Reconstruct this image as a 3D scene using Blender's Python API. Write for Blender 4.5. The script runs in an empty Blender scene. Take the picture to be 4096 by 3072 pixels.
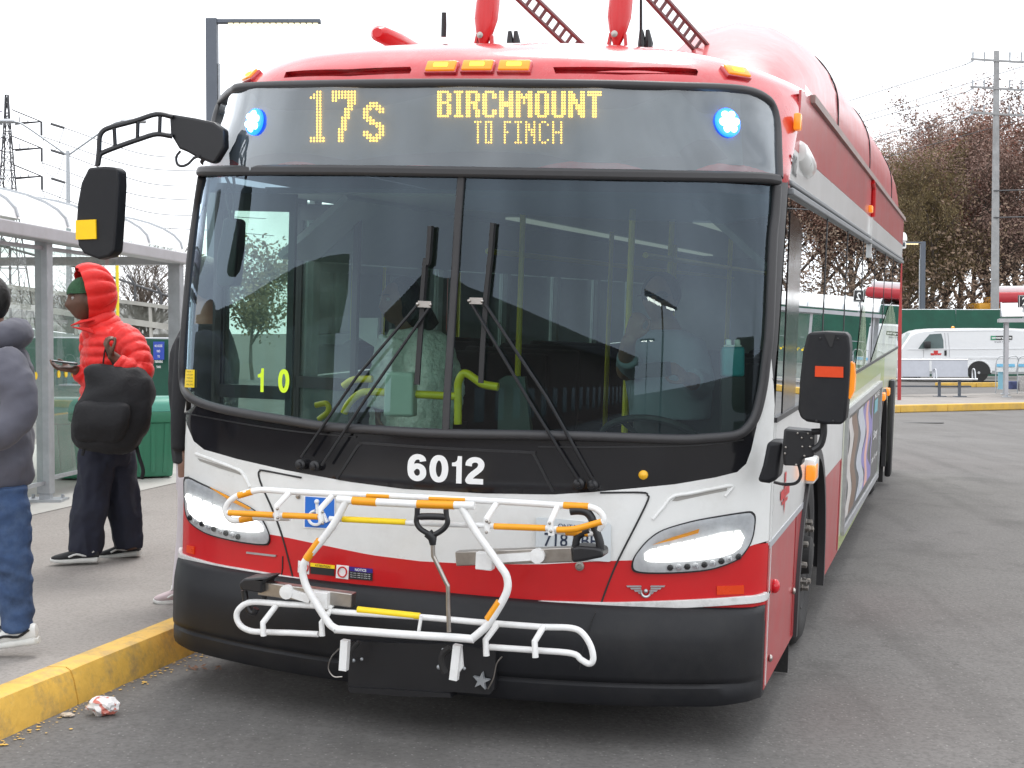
import bpy, bmesh, math, random
import numpy as np
from mathutils import Vector, Matrix, noise
from mathutils.geometry import delaunay_2d_cdt
V = Vector
S = bpy.context.scene
COL = S.collection
random.seed(7)

# ---------------------------------------------------------------- camera
F, CX, CY = 6200.0, 2048.0, 1536.0           # focal length and centre in pixels of the 4096 x 3072 photograph
HOR = 1330.0
CAMZ = 1.66
PITCH = math.atan((CY - HOR) / F)
cam = bpy.data.cameras.new('camera')
cam.sensor_width = 36.0
cam.lens = F / 4096.0 * 36.0
cam.clip_end = 4000.0
cam.clip_start = 0.05
camo = bpy.data.objects.new('camera', cam)
COL.objects.link(camo)
camo.location = (0, 0, CAMZ)
camo.rotation_euler = (math.pi / 2 - PITCH, 0, 0)
S.camera = camo
CAM = V((0, 0, CAMZ))

# ---------------------------------------------------------------- world: even overcast
W = bpy.data.worlds.new('World')
S.world = W
W.use_nodes = True
wt = W.node_tree
wt.nodes.clear()
wo = wt.nodes.new('ShaderNodeOutputWorld')
bg = wt.nodes.new('ShaderNodeBackground')
sky = wt.nodes.new('ShaderNodeTexSky')
sky.sky_type = 'NISHITA'
sky.sun_disc = False
SUN_EL, SUN_AZ = math.radians(60), math.radians(14)
sky.sun_elevation = SUN_EL
sky.sun_rotation = SUN_AZ
hs = wt.nodes.new('ShaderNodeHueSaturation')
hs.inputs['Saturation'].default_value = 0.25
tc = wt.nodes.new('ShaderNodeTexCoord')
nz = wt.nodes.new('ShaderNodeTexNoise')
nz.inputs['Scale'].default_value = 2.6
nz.inputs['Detail'].default_value = 4
rp = wt.nodes.new('ShaderNodeMapRange')
rp.inputs['From Min'].default_value = 0.33
rp.inputs['From Max'].default_value = 0.67
rp.inputs['To Min'].default_value = 9.4
rp.inputs['To Max'].default_value = 16.5
cmb = wt.nodes.new('ShaderNodeVectorMath')
cmb.operation = 'SCALE'
cmb.inputs[0].default_value = (0.965, 0.99, 1.03)
mx = wt.nodes.new('ShaderNodeMix')
mx.data_type = 'RGBA'
mx.inputs[0].default_value = 0.88
wt.links.new(tc.outputs['Generated'], nz.inputs['Vector'])
wt.links.new(nz.outputs['Fac'], rp.inputs['Value'])
wt.links.new(rp.outputs[0], cmb.inputs['Scale'])
wt.links.new(sky.outputs[0], hs.inputs['Color'])
wt.links.new(hs.outputs[0], mx.inputs[6])
wt.links.new(cmb.outputs[0], mx.inputs[7])
wt.links.new(mx.outputs[2], bg.inputs[0])
bg.inputs[1].default_value = 0.10
wt.links.new(bg.outputs[0], wo.inputs[0])

sl = bpy.data.lights.new('sun', 'SUN')
sl.energy = 1.2
sl.angle = math.radians(25)
sl.color = (1.0, 0.97, 0.93)
so = bpy.data.objects.new('sun', sl)
COL.objects.link(so)
sd = V((math.sin(SUN_AZ) * math.cos(SUN_EL), math.cos(SUN_AZ) * math.cos(SUN_EL), math.sin(SUN_EL)))
so.rotation_euler = sd.to_track_quat('Z', 'Y').to_euler()
so.location = (0, 0, 40)

S.view_settings.view_transform = 'Standard'
S.view_settings.look = 'None'
S.view_settings.exposure = 0.66
S.view_settings.gamma = 1.0
S.render.engine = 'CYCLES'

# ---------------------------------------------------------------- measuring helpers
_c, _s = math.cos(PITCH), math.sin(PITCH)
def ray(px, py):
    a, b = (px - CX) / F, -(py - CY) / F
    return V((a, b * _s + _c, b * _c - _s))
def atY(px, py, Y):                    # point on the pixel's ray at world Y
    d = ray(px, py)
    return CAM + d * (Y / d.y)
# bus axes: x to the driver's side, y along the bus away from the nose, z up (kneeling, on a cambered road)
XB = V((0.95863965, -0.28192248, -0.0391118))
YB = V((0.28274555, 0.95903901, 0.0172951))
ZB = V((0.03263387, -0.02763846, 0.99908515))
OB = V((-0.35475793, 6.16186312, 0.05695639))
MBUS = Matrix(((XB.x, YB.x, ZB.x, OB.x), (XB.y, YB.y, ZB.y, OB.y), (XB.z, YB.z, ZB.z, OB.z), (0, 0, 0, 1)))
def tol(w):
    w = w - OB
    return V((w.dot(XB), w.dot(YB), w.dot(ZB)))
CL = tol(CAM)
def lray(px, py):
    d = ray(px, py)
    return V((d.dot(XB), d.dot(YB), d.dot(ZB)))
def sm(a, b, x):
    x = min(1.0, max(0.0, (x - a) / (b - a)))
    return x * x * (3 - 2 * x)
def yf(x, z):                          # nose surface of the bus
    a = min(abs(x) / 1.295, 1.0)
    k = 0.02 + 0.09 * sm(1.6, 2.3, z) + 0.32 * sm(2.2, 2.62, z)
    y = 0.30 * a ** 2.2 + k * a ** 6 + 0.05 * sm(0.9, 2.3, z)
    e = abs(x) - 1.215
    if e > 0:
        e = min(e, 0.0799)
        y += 0.08 - math.sqrt(0.0064 - e * e)
    return y
def fc(px, py, off=0.0):               # pixel -> point on the nose, off metres proud of it
    d = lray(px, py)
    t = 6.3
    for i in range(40):
        q = CL + d * t
        t += 0.8 * (yf(q.x, q.z) - off - q.y) / d.y
    return CL + d * t
def side(px, py, x=1.295):
    d = lray(px, py)
    return CL + d * ((x - CL.x) / d.x)
def dep(px, py, y):
    d = lray(px, py)
    return CL + d * ((y - CL.y) / d.y)
_K = [(-400, -0.45), (-30, -0.35), (-6, -0.10), (9, 0.155), (13, 0.15), (30, -0.13), (56, -0.29), (120, -0.42), (5000, -0.42)]
def lin(K, t):
    for (a, b), (c, d) in zip(K, K[1:]):
        if t <= c:
            return b + (d - b) * (t - a) / (c - a)
    return K[-1][1]
YAWC, YAWS = 0.9592, 0.2828
def st(x, y):
    dx, dy = x - OB.x, y - OB.y
    return dx * YAWC - dy * YAWS, dx * YAWS + dy * YAWC
def xy(s, t):
    return OB.x + s * YAWC + t * YAWS, OB.y - s * YAWS + t * YAWC
def hz(s, t):                          # road height
    q = max(-2.2, min(3.2, s))
    far = sm(12, 34, t)
    return 0.057 - 0.0391 * q * (1 - 0.8 * far) + lin(_K, t)
def gz(x, y):
    return hz(*st(x, y))
PLAT = 0.14
def pz(x, y):                          # platform height
    s, t = st(x, y)
    return hz(-1.46, t) + PLAT + 0.004 * max(0, -1.46 - s)
def on(px, py, h=None, dz=0.0):        # pixel -> point on a height field
    h = h or gz
    d = ray(px, py)
    t = 8.0
    for i in range(80):
        q = CAM + d * t
        t += 0.7 * (h(q.x, q.y) + dz - q.z) / d.z
    return CAM + d * t
Z = lambda x0, y0, k: (lambda x, y: (x0 + x * k, y0 + y * k))
FV = Z(0, 0, 1.8517)
ZA, ZBb, ZC = Z(0, 0, .6329), Z(1300, 0, .6329), Z(2696, 0, .6329)
ZD, ZE, ZF = Z(0, 950, .6329), Z(1300, 950, .6329), Z(2696, 950, .6329)
ZG, ZH, ZI = Z(0, 2022, .6329), Z(1300, 2022, .6329), Z(2696, 2022, .6329)
ZJ, ZK, ZL = Z(640, 1800, .45208), Z(1500, 1800, .45208), Z(2400, 1800, .45208)

# ---------------------------------------------------------------- mesh builder
def catmull(P, n=6, closed=False):
    P = [V(p) for p in P]
    out = []
    N = len(P)
    rng = range(N) if closed else range(N - 1)
    for i in rng:
        if closed:
            a, b, c, d = P[(i - 1) % N], P[i], P[(i + 1) % N], P[(i + 2) % N]
        else:
            b, c = P[i], P[i + 1]
            a = P[i - 1] if i else b * 2 - c
            d = P[i + 2] if i + 2 < N else c * 2 - b
        for k in range(n):
            t = k / n
            out.append(0.5 * ((2 * b) + (c - a) * t + (2 * a - 5 * b + 4 * c - d) * t * t + (3 * b - a - 3 * c + d) * t ** 3))
    if not closed:
        out.append(P[-1])
    return out
class MB:
    def __init__(self):
        self.v, self.f, self.m = [], [], []
        self.mi = 0
    def add(self, vs, fs):
        o = len(self.v)
        self.v += [tuple(p) for p in vs]
        self.f += [[i + o for i in f] for f in fs]
        self.m += [self.mi] * len(fs)
        return self
    def box(self, c, s, R=None):
        c = V(c)
        vs = []
        for i in range(8):
            p = V(((i & 1) - .5, ((i >> 1) & 1) - .5, ((i >> 2) & 1) - .5))
            p = V((p.x * s[0], p.y * s[1], p.z * s[2]))
            vs.append(c + (R @ p if R else p))
        return self.add(vs, [(0, 2, 3, 1), (4, 5, 7, 6), (0, 1, 5, 4), (2, 6, 7, 3), (0, 4, 6, 2), (1, 3, 7, 5)])
    def rbox(self, c, s, r, R=None, seg=2):          # rounded box
        bm = bmesh.new()
        bmesh.ops.create_cube(bm, size=1)
        for v in bm.verts:
            v.co = V((v.co.x * s[0], v.co.y * s[1], v.co.z * s[2]))
        bmesh.ops.bevel(bm, geom=bm.edges[:], offset=r, segments=seg, affect='EDGES', profile=.5)
        return self.bm(bm, c, R)
    def bm(self, bm, c=(0, 0, 0), R=None):
        c = V(c)
        bm.verts.index_update()
        vs = [c + (R @ v.co if R else v.co) for v in bm.verts]
        fs = [[v.index for v in f.verts] for f in bm.faces]
        bm.free()
        return self.add(vs, fs)
    def tube(self, P, r, n=10, closed=False, cap=True, flat=None, up=None):
        P = [V(p) for p in P]
        N = len(P)
        rr = r if isinstance(r, (list, tuple)) else [r] * N
        T = []
        for i in range(N):
            a = P[(i - 1) % N] if (closed or i) else P[0]
            b = P[(i + 1) % N] if (closed or i < N - 1) else P[-1]
            t = (b - a)
            T.append(t.normalized() if t.length > 1e-9 else V((0, 0, 1)))
        u = V(up) if up else (V((0, 0, 1)) if abs(T[0].z) < .9 else V((1, 0, 0)))
        u = (u - T[0] * u.dot(T[0])).normalized()
        vs, fs = [], []
        for i in range(N):
            u = u - T[i] * u.dot(T[i])
            u = u.normalized()
            w = T[i].cross(u)
            for k in range(n):
                a = 2 * math.pi * k / n
                k2 = flat if flat else 1.0
                vs.append(P[i] + u * math.cos(a) * rr[i] + w * math.sin(a) * rr[i] * k2)
        M = N if closed else N - 1
        for i in range(M):
            for k in range(n):
                j = (i + 1) % N
                fs.append((i * n + k, i * n + (k + 1) % n, j * n + (k + 1) % n, j * n + k))
        if cap and not closed:
            fs.append(tuple(reversed(range(n))))
            fs.append(tuple((N - 1) * n + k for k in range(n)))
        return self.add(vs, fs)
    def strip(self, P, w, h, up, cap=True, closed=False):   # rectangular bar along P
        P = [V(p) for p in P]
        vs, fs = [], []
        N = len(P)
        for i in range(N):
            a = P[(i - 1) % N] if (closed or i) else P[0]
            b = P[(i + 1) % N] if (closed or i < N - 1) else P[-1]
            t = (b - a).normalized()
            u = V(up) if not callable(up) else up(P[i])
            u = (u - t * u.dot(t)).normalized()
            q = t.cross(u)
            for (A, B) in ((-1, -1), (1, -1), (1, 1), (-1, 1)):
                vs.append(P[i] + q * A * w / 2 + u * B * h / 2)
        for i in range(N if closed else N - 1):
            j = (i + 1) % N
            for k in range(4):
                fs.append((i * 4 + k, i * 4 + (k + 1) % 4, j * 4 + (k + 1) % 4, j * 4 + k))
        if cap and not closed:
            fs.append((3, 2, 1, 0))
            fs.append(tuple((N - 1) * 4 + k for k in range(4)))
        return self.add(vs, fs)
    def rings(self, R, cap=True, closed=True):      # loft through rings of equal length
        n = len(R[0])
        vs = [p for r in R for p in r]
        fs = []
        for i in range(len(R) - 1):
            for k in range(n if closed else n - 1):
                fs.append((i * n + k, i * n + (k + 1) % n, (i + 1) * n + (k + 1) % n, (i + 1) * n + k))
        if cap and closed:
            fs.append(tuple(reversed(range(n))))
            fs.append(tuple((len(R) - 1) * n + k for k in range(n)))
        return self.add(vs, fs)
    def lathe(self, prof, n=24, o=(0, 0, 0), ax='z'):
        o = V(o)
        R = []
        for (r, h) in prof:
            ring = []
            for k in range(n):
                a = 2 * math.pi * k / n
                c, s_ = r * math.cos(a), r * math.sin(a)
                ring.append(o + (V((c, s_, h)) if ax == 'z' else V((h, c, s_)) if ax == 'x' else V((s_, h, c))))
            R.append(ring)
        return self.rings(R)
    def ball(self, c, r, n=12, m=8, R=None):
        r = r if isinstance(r, (tuple, list)) else (r, r, r)
        c = V(c)
        vs, fs = [], []
        for i in range(m + 1):
            th = math.pi * i / m
            for k in range(n):
                a = 2 * math.pi * k / n
                p = V((r[0] * math.sin(th) * math.cos(a), r[1] * math.sin(th) * math.sin(a), r[2] * math.cos(th)))
                vs.append(c + (R @ p if R else p))
        for i in range(m):
            for k in range(n):
                fs.append((i * n + k, (i + 1) * n + k, (i + 1) * n + (k + 1) % n, i * n + (k + 1) % n))
        return self.add(vs, fs)
    def prism(self, out, fn, d):                    # 2-D outline -> fn(u,v) front and back by vector d
        A = [V(fn(*p)) for p in out]
        d = V(d)
        n = len(A)
        tri = cdt(out)
        vs = A + [a + d for a in A]
        fs = [list(t) for t in tri] + [[n + i for i in reversed(t)] for t in tri]
        for i in range(n):
            j = (i + 1) % n
            fs.append((j, i, n + i, n + j))
        return self.add(vs, fs)
    def build(self, name, mat, parent=None, smooth=True, ang=40, label=None, bevel=0):
        me = bpy.data.meshes.new(name)
        me.from_pydata(self.v, [], self.f)
        mats = mat if isinstance(mat, (list, tuple)) else [mat]
        for m in mats:
            me.materials.append(m)
        if len(mats) > 1:
            me.polygons.foreach_set('material_index', self.m)
        bm = bmesh.new()
        bm.from_mesh(me)
        bmesh.ops.remove_doubles(bm, verts=bm.verts, dist=1e-6)
        bmesh.ops.recalc_face_normals(bm, faces=bm.faces)
        bm.to_mesh(me)
        bm.free()
        if smooth:
            me.polygons.foreach_set('use_smooth', [True] * len(me.polygons))
            me.set_sharp_from_angle(angle=math.radians(ang))
        me.update()
        o = bpy.data.objects.new(name, me)
        COL.objects.link(o)
        if parent:
            o.parent = parent
        if label:
            o['label'] = label
        if bevel:
            b = o.modifiers.new('bevel', 'BEVEL')
            b.width = bevel
            b.segments = 2
            b.limit_method = 'ANGLE'
        return o
def cdt(out, extra=()):
    vs = [V((p[0], p[1])) for p in out] + [V((p[0], p[1])) for p in extra]
    n = len(out)
    r = delaunay_2d_cdt(vs, [(i, (i + 1) % n) for i in range(n)], [], 1, 1e-7)
    if len(r[0]) == len(vs):
        return [list(f) for f in r[2]]
    # merged points: fall back on index map
    mp = {}
    for k, src in enumerate(r[3]):
        mp[k] = src[0] if src else None
    return [[mp[i] for i in f] for f in r[2] if all(mp[i] is not None for i in f)]
def inside(p, poly):
    x, y = p
    c = False
    n = len(poly)
    for i in range(n):
        x1, y1 = poly[i][0], poly[i][1]
        x2, y2 = poly[i - 1][0], poly[i - 1][1]
        if (y1 > y) != (y2 > y) and x < (x2 - x1) * (y - y1) / (y2 - y1) + x1:
            c = not c
    return c
def dist_edge(p, poly):
    p = V((p[0], p[1]))
    best = 9
    n = len(poly)
    for i in range(n):
        a, b = V((poly[i][0], poly[i][1])), V((poly[i - 1][0], poly[i - 1][1]))
        ab = b - a
        t = max(0, min(1, (p - a).dot(ab) / max(1e-12, ab.length_squared)))
        best = min(best, (a + ab * t - p).length)
    return best
def surf_patch(name, out, fn, nf, mat, parent, thick=0.0, res=0.05, crown=None, label=None):
    """curved panel: outline (u,v) laid on fn(u,v); nf(u,v) outward normal; thick = depth of its edge behind the face"""
    us = [p[0] for p in out]
    vs_ = [p[1] for p in out]
    ex = []
    u = math.floor(min(us) / res) * res
    while u < max(us):
        v = math.floor(min(vs_) / res) * res
        while v < max(vs_):
            p = (u + .0013, v + .0017)
            if inside(p, out) and dist_edge(p, out) > res * .35:
                ex.append(p)
            v += res
        u += res
    tri = cdt(out, ex)
    pts = list(out) + ex
    n = len(out)
    P, N = [], []
    for p in pts:
        q = V(fn(*p[:2]))
        nn = nf(*p[:2])
        if crown:
            q = q + nn * crown(dist_edge(p, out))
        P.append(q)
        N.append(nn)
    fs = []
    for t in tri:
        a, b, c = (P[i] for i in t[:3])
        g = (b - a).cross(c - a)
        fs.append(list(t) if g.dot(N[t[0]]) > 0 else list(reversed(t)))
    nv = len(P)
    if thick:
        for i in range(n):
            P.append(P[i].copy())
            N.append(None)
        for i in range(n):
            P.append(P[i] - N[i] * thick)
            N.append(None)
        for i in range(n):
            j = (i + 1) % n
            fs.append((nv + i, nv + j, nv + n + j, nv + n + i))
    me = bpy.data.meshes.new(name)
    me.from_pydata(P, [], fs)
    me.materials.append(mat)
    me.polygons.foreach_set('use_smooth', [True] * len(me.polygons))
    if thick:
        bm = bmesh.new()
        bm.from_mesh(me)
        bm.faces.ensure_lookup_table()
        w = [f for f in bm.faces if f.index >= len(tri)]
        bmesh.ops.recalc_face_normals(bm, faces=w)
        bm.to_mesh(me)
        bm.free()
    if not crown:
        ln = []
        vn = {i: N[i] for i in range(nv)}
        try:
            me.update()
            for p in me.polygons:
                for li in p.loop_indices:
                    vi = me.loops[li].vertex_index
                    ln.append(tuple(vn[vi]) if vi in vn else tuple(p.normal))
            me.normals_split_custom_set(ln)
        except Exception as e:
            print('normals', e)
    o = bpy.data.objects.new(name, me)
    COL.objects.link(o)
    o.parent = parent
    if label:
        o['label'] = label
    return o
def nfront(x, z):
    e = 2e-3
    x = max(-1.285, min(1.285, x))
    dx = (yf(x + e, z) - yf(x - e, z)) / (2 * e)
    dz = (yf(x, z + e) - yf(x, z - e)) / (2 * e)
    return V((dx, -1, dz)).normalized()
def fpatch(name, pxs, mat, parent, off=0.0, thick=0.02, res=0.06, smooth=0, crown=None, label=None, local=False):
    if local:
        out = [(p[0], p[1]) for p in pxs]
    else:
        L = [fc(p[0], p[1], off) for p in pxs]
        out = [(p.x, p.z) for p in L]
    if smooth:
        out = [(p.x, p.y) for p in catmull([V((a, b, 0)) for a, b in out], smooth, True)]
    return surf_patch(name, out, lambda x, z: V((x, yf(x, z) - off, z)), nfront, mat, parent, thick, res, crown, label)
def spatch(name, yz, mat, parent, x=1.295, thick=0.01, label=None, res=5.0, fx=None):
    g = fx or (lambda y, z: V((x, y, z)))
    sgn = 1 if x > 0 else -1
    return surf_patch(name, yz, g, lambda y, z: V((sgn, 0, 0)), mat, parent, thick, res, None, label)

def text_geo(s, bold=0.0, shear=0.0, spacing=1.0):
    cu = bpy.data.curves.new('t', 'FONT')
    cu.body = s
    cu.offset = bold
    cu.shear = shear
    cu.space_character = spacing
    cu.resolution_u = 4
    o = bpy.data.objects.new('t', cu)
    COL.objects.link(o)
    dg = bpy.context.evaluated_depsgraph_get()
    ev = o.evaluated_get(dg)
    me = ev.to_mesh()
    vs = [v.co.copy() for v in me.vertices]
    fs = [list(p.vertices) for p in me.polygons]
    ev.to_mesh_clear()
    bpy.data.objects.remove(o)
    bpy.data.curves.remove(cu)
    x0, x1 = min(v.x for v in vs), max(v.x for v in vs)
    y0, y1 = min(v.y for v in vs), max(v.y for v in vs)
    return [((v.x - x0) / (x1 - x0), (v.y - y0) / (y1 - y0)) for v in vs], fs
def text_obj(name, s, fn, mat, parent, bold=0.0, label=None, shear=0.0, spacing=1.0):
    """lettering as flat print: fn(u,v) in 0..1 -> point"""
    uv, fs = text_geo(s, bold, shear, spacing)
    m = MB()
    m.add([fn(u, v) for u, v in uv], fs)
    return m.build(name, mat, parent, smooth=False, label=label)
DIG = {
 '6': (.60, [(.485, .735), (.46, .83), (.39, .885), (.30, .895), (.20, .85), (.13, .74), (.105, .58), (.105, .40), (.13, .25), (.20, .145), (.30, .105), (.40, .13), (.475, .215), (.495, .32), (.475, .44), (.41, .525), (.31, .555), (.21, .52), (.14, .44)]),
 '0': (.60, [(.30 + .195 * math.sin(k * math.pi / 16) , .50 + (.395 * math.cos(k * math.pi / 16))) for k in range(33)]),
 '1': (.36, [(.03, .70), (.12, .725), (.20, .80), (.235, .89), (.235, .70), (.235, .35), (.235, .0)]),
 '2': (.60, [(.095, .66), (.115, .785), (.20, .87), (.31, .895), (.42, .865), (.485, .775), (.485, .665), (.44, .565), (.34, .46), (.22, .345), (.14, .23), (.105, .105), (.30, .105), (.56, .105)])}
def digits_obj(name, s, fn, mat_, parent, th=.19, gap=.05, label=None):
    x = 0
    Q = []
    for ch in s:
        w, P = DIG[ch]
        Q.append((x, P, ch))
        x += w + gap
    W_ = x - gap
    m = MB()
    for x0, P, ch in Q:
        if ch == '1':
            D = [(V((.16, 0)), V((.16, .62)), V((.02, .62)), V((.02, .745)), V((.12, .77)), V((.18, .84)), V((.20, 1.0)), V((.33, 1.0)), V((.33, 0)))][0]
            pts = [(x0 + p.x, p.y) for p in D]
            o = len(m.v)
            tri = cdt(pts)
            m.add([fn(u / W_, v) for u, v in pts], tri)
            continue
        C = catmull([V((a_, b_, 0)) for a_, b_ in P], 6)
        if ch == '0':
            C = [V((.30 + .195 * math.copysign(abs(math.sin(t)) ** .85, math.sin(t)), .5 + .40 * math.cos(t), 0)) for t in [2 * math.pi * k / 60 for k in range(61)]]
        vs = []
        for i, c in enumerate(C):
            t = (C[min(i + 1, len(C) - 1)] - C[max(i - 1, 0)]).normalized()
            if ch == '0' and i in (0, len(C) - 1): t = V((1, 0, 0))
            if ch == '2' and i > len(C) - 12: t = V((1, 0, 0)) if i > len(C) - 10 else t
            n_ = V((-t.y, t.x, 0)) * th / 2
            for q in (c + n_, c - n_):
                vs.append(fn((x0 + max(0, min(.6, q.x))) / W_, max(0, min(1, q.y))))
        m.add(vs, [(2 * i, 2 * i + 1, 2 * i + 3, 2 * i + 2) for i in range(len(C) - 1)])
    return m.build(name, mat_, parent, smooth=False, label=label)
def quad_fn(a, b, c, d):                 # corners: bottom-left, bottom-right, top-right, top-left
    a, b, c, d = V(a), V(b), V(c), V(d)
    return lambda u, v: (a * (1 - u) + b * u) * (1 - v) + (d * (1 - u) + c * u) * v

# ---------------------------------------------------------------- things
def tag(o, label=None, cat=None, group=None, kind=None):
    if label: o['label'] = label
    if cat: o['category'] = cat
    if group: o['group'] = group
    if kind: o['kind'] = kind
    return o
def thing(name, label, cat, loc=(0, 0, 0), rz=0.0, group=None):
    o = bpy.data.objects.new(name, None)
    COL.objects.link(o)
    o.empty_display_size = 0.2
    o.location = loc
    o.rotation_euler = (0, 0, rz)
    return tag(o, label, cat, group)
def dup(root, loc=None, rz=None, label=None, scale=None):
    r = root.copy()
    COL.objects.link(r)
    if loc is not None: r.location = loc
    if rz is not None: r.rotation_euler = (0, 0, rz)
    if scale is not None: r.scale = (scale,) * 3
    if label: r['label'] = label
    for ch in list(root.children):
        c = ch.copy()
        COL.objects.link(c)
        c.parent = r
        for g in ch.children:
            d = g.copy()
            COL.objects.link(d)
            d.parent = c
    return r

# ---------------------------------------------------------------- materials
def srgb(r, g, b):
    f = lambda c: (c / 255 / 12.92) if c / 255 <= .04045 else ((c / 255 + .055) / 1.055) ** 2.4
    return (f(r), f(g), f(b))
def mat(name, col, rough=0.5, metal=0.0, var=0.12, vs=6.0, bump=0.0, bs=120.0, coat=0.0, spec=0.5, emit=None, es=1.0, dirt=None, dscale=3.0, damt=0.4, sheen=0.0, coord='Object'):
    m = bpy.data.materials.new(name)
    m.use_nodes = True
    t = m.node_tree
    b = t.nodes['Principled BSDF']
    N = t.nodes.new
    L = t.links.new
    b.inputs['Roughness'].default_value = rough
    b.inputs['Metallic'].default_value = metal
    b.inputs['Specular IOR Level'].default_value = spec
    b.inputs['Coat Weight'].default_value = coat
    b.inputs['Coat Roughness'].default_value = 0.08
    b.inputs['Sheen Weight'].default_value = sheen
    c4 = (*col, 1)
    b.inputs['Base Color'].default_value = c4
    tcn = N('ShaderNodeTexCoord')
    if var > 0 or dirt:
        n1 = N('ShaderNodeTexNoise')
        n1.inputs['Scale'].default_value = vs
        n1.inputs['Detail'].default_value = 6
        n1.inputs['Roughness'].default_value = .65
        L(tcn.outputs[coord], n1.inputs['Vector'])
        mr = N('ShaderNodeMapRange')
        mr.inputs['From Min'].default_value = .3
        mr.inputs['From Max'].default_value = .7
        mr.inputs['To Min'].default_value = 1 - var
        mr.inputs['To Max'].default_value = 1 + var
        L(n1.outputs['Fac'], mr.inputs['Value'])
        sc = N('ShaderNodeVectorMath')
        sc.operation = 'SCALE'
        sc.inputs[0].default_value = col
        L(mr.outputs[0], sc.inputs['Scale'])
        out = sc.outputs[0]
        if dirt:
            n2 = N('ShaderNodeTexNoise')
            n2.inputs['Scale'].default_value = dscale
            n2.inputs['Detail'].default_value = 9
            n2.inputs['Roughness'].default_value = .72
            L(tcn.outputs[coord], n2.inputs['Vector'])
            m2 = N('ShaderNodeMapRange')
            m2.inputs['From Min'].default_value = .47
            m2.inputs['From Max'].default_value = .72
            m2.inputs['To Max'].default_value = damt
            L(n2.outputs['Fac'], m2.inputs['Value'])
            mm = N('ShaderNodeMix')
            mm.data_type = 'RGBA'
            L(m2.outputs[0], mm.inputs[0])
            L(out, mm.inputs[6])
            mm.inputs[7].default_value = (*dirt, 1)
            out = mm.outputs[2]
        L(out, b.inputs['Base Color'])
        rr = N('ShaderNodeMapRange')
        rr.inputs['To Min'].default_value = max(0.02, rough - .08)
        rr.inputs['To Max'].default_value = min(1, rough + .12)
        L(n1.outputs['Fac'], rr.inputs['Value'])
        L(rr.outputs[0], b.inputs['Roughness'])
    if bump > 0:
        n3 = N('ShaderNodeTexNoise')
        n3.inputs['Scale'].default_value = bs
        n3.inputs['Detail'].default_value = 4
        L(tcn.outputs[coord], n3.inputs['Vector'])
        bp = N('ShaderNodeBump')
        bp.inputs['Strength'].default_value = bump
        bp.inputs['Distance'].default_value = .01
        L(n3.outputs['Fac'], bp.inputs['Height'])
        L(bp.outputs[0], b.inputs['Normal'])
    if emit:
        b.inputs['Emission Color'].default_value = (*emit, 1)
        b.inputs['Emission Strength'].default_value = es
    return m
def glass(name, tint, refl=1.0, rough=0.0, base=0.0, film=None, ff=0.0, gcol=(.95, .98, 1.0)):
    """thin sheet: Fresnel reflection over tinted transmission; film = diffuse film mottled by noise"""
    m = bpy.data.materials.new(name)
    m.use_nodes = True
    t = m.node_tree
    t.nodes.clear()
    N = t.nodes.new
    L = t.links.new
    o = N('ShaderNodeOutputMaterial')
    mixs = N('ShaderNodeMixShader')
    tr = N('ShaderNodeBsdfTransparent')
    tr.inputs[0].default_value = (*tint, 1)
    gl = N('ShaderNodeBsdfGlossy')
    gl.inputs['Roughness'].default_value = rough
    gl.inputs[0].default_value = (*gcol, 1)
    fr = N('ShaderNodeFresnel')
    fr.inputs[0].default_value = 1.5
    ma = N('ShaderNodeMath')
    ma.operation = 'MULTIPLY_ADD'
    ma.use_clamp = True
    ma.inputs[1].default_value = refl
    ma.inputs[2].default_value = base
    L(fr.outputs[0], ma.inputs[0])
    L(ma.outputs[0], mixs.inputs[0])
    src = tr.outputs[0]
    if film:
        df = N('ShaderNodeBsdfDiffuse')
        df.inputs[0].default_value = (*film, 1)
        nn = N('ShaderNodeTexNoise')
        nn.inputs['Scale'].default_value = 5
        nn.inputs['Detail'].default_value = 7
        tcn = N('ShaderNodeTexCoord')
        L(tcn.outputs['Object'], nn.inputs['Vector'])
        q = N('ShaderNodeMapRange')
        q.inputs['From Min'].default_value = .3
        q.inputs['From Max'].default_value = .75
        q.inputs['To Min'].default_value = ff * .4
        q.inputs['To Max'].default_value = ff * 1.5
        L(nn.outputs['Fac'], q.inputs['Value'])
        m3 = N('ShaderNodeMixShader')
        L(q.outputs[0], m3.inputs[0])
        L(src, m3.inputs[1])
        L(df.outputs[0], m3.inputs[2])
        src = m3.outputs[0]
    L(src, mixs.inputs[1])
    L(gl.outputs[0], mixs.inputs[2])
    L(mixs.outputs[0], o.inputs[0])
    return m
def emis(name, col, s):
    m = bpy.data.materials.new(name)
    m.use_nodes = True
    t = m.node_tree
    t.nodes.clear()
    o = t.nodes.new('ShaderNodeOutputMaterial')
    e = t.nodes.new('ShaderNodeEmission')
    e.inputs[0].default_value = (*col, 1)
    e.inputs[1].default_value = s
    t.links.new(e.outputs[0], o.inputs[0])
    return m
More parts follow.
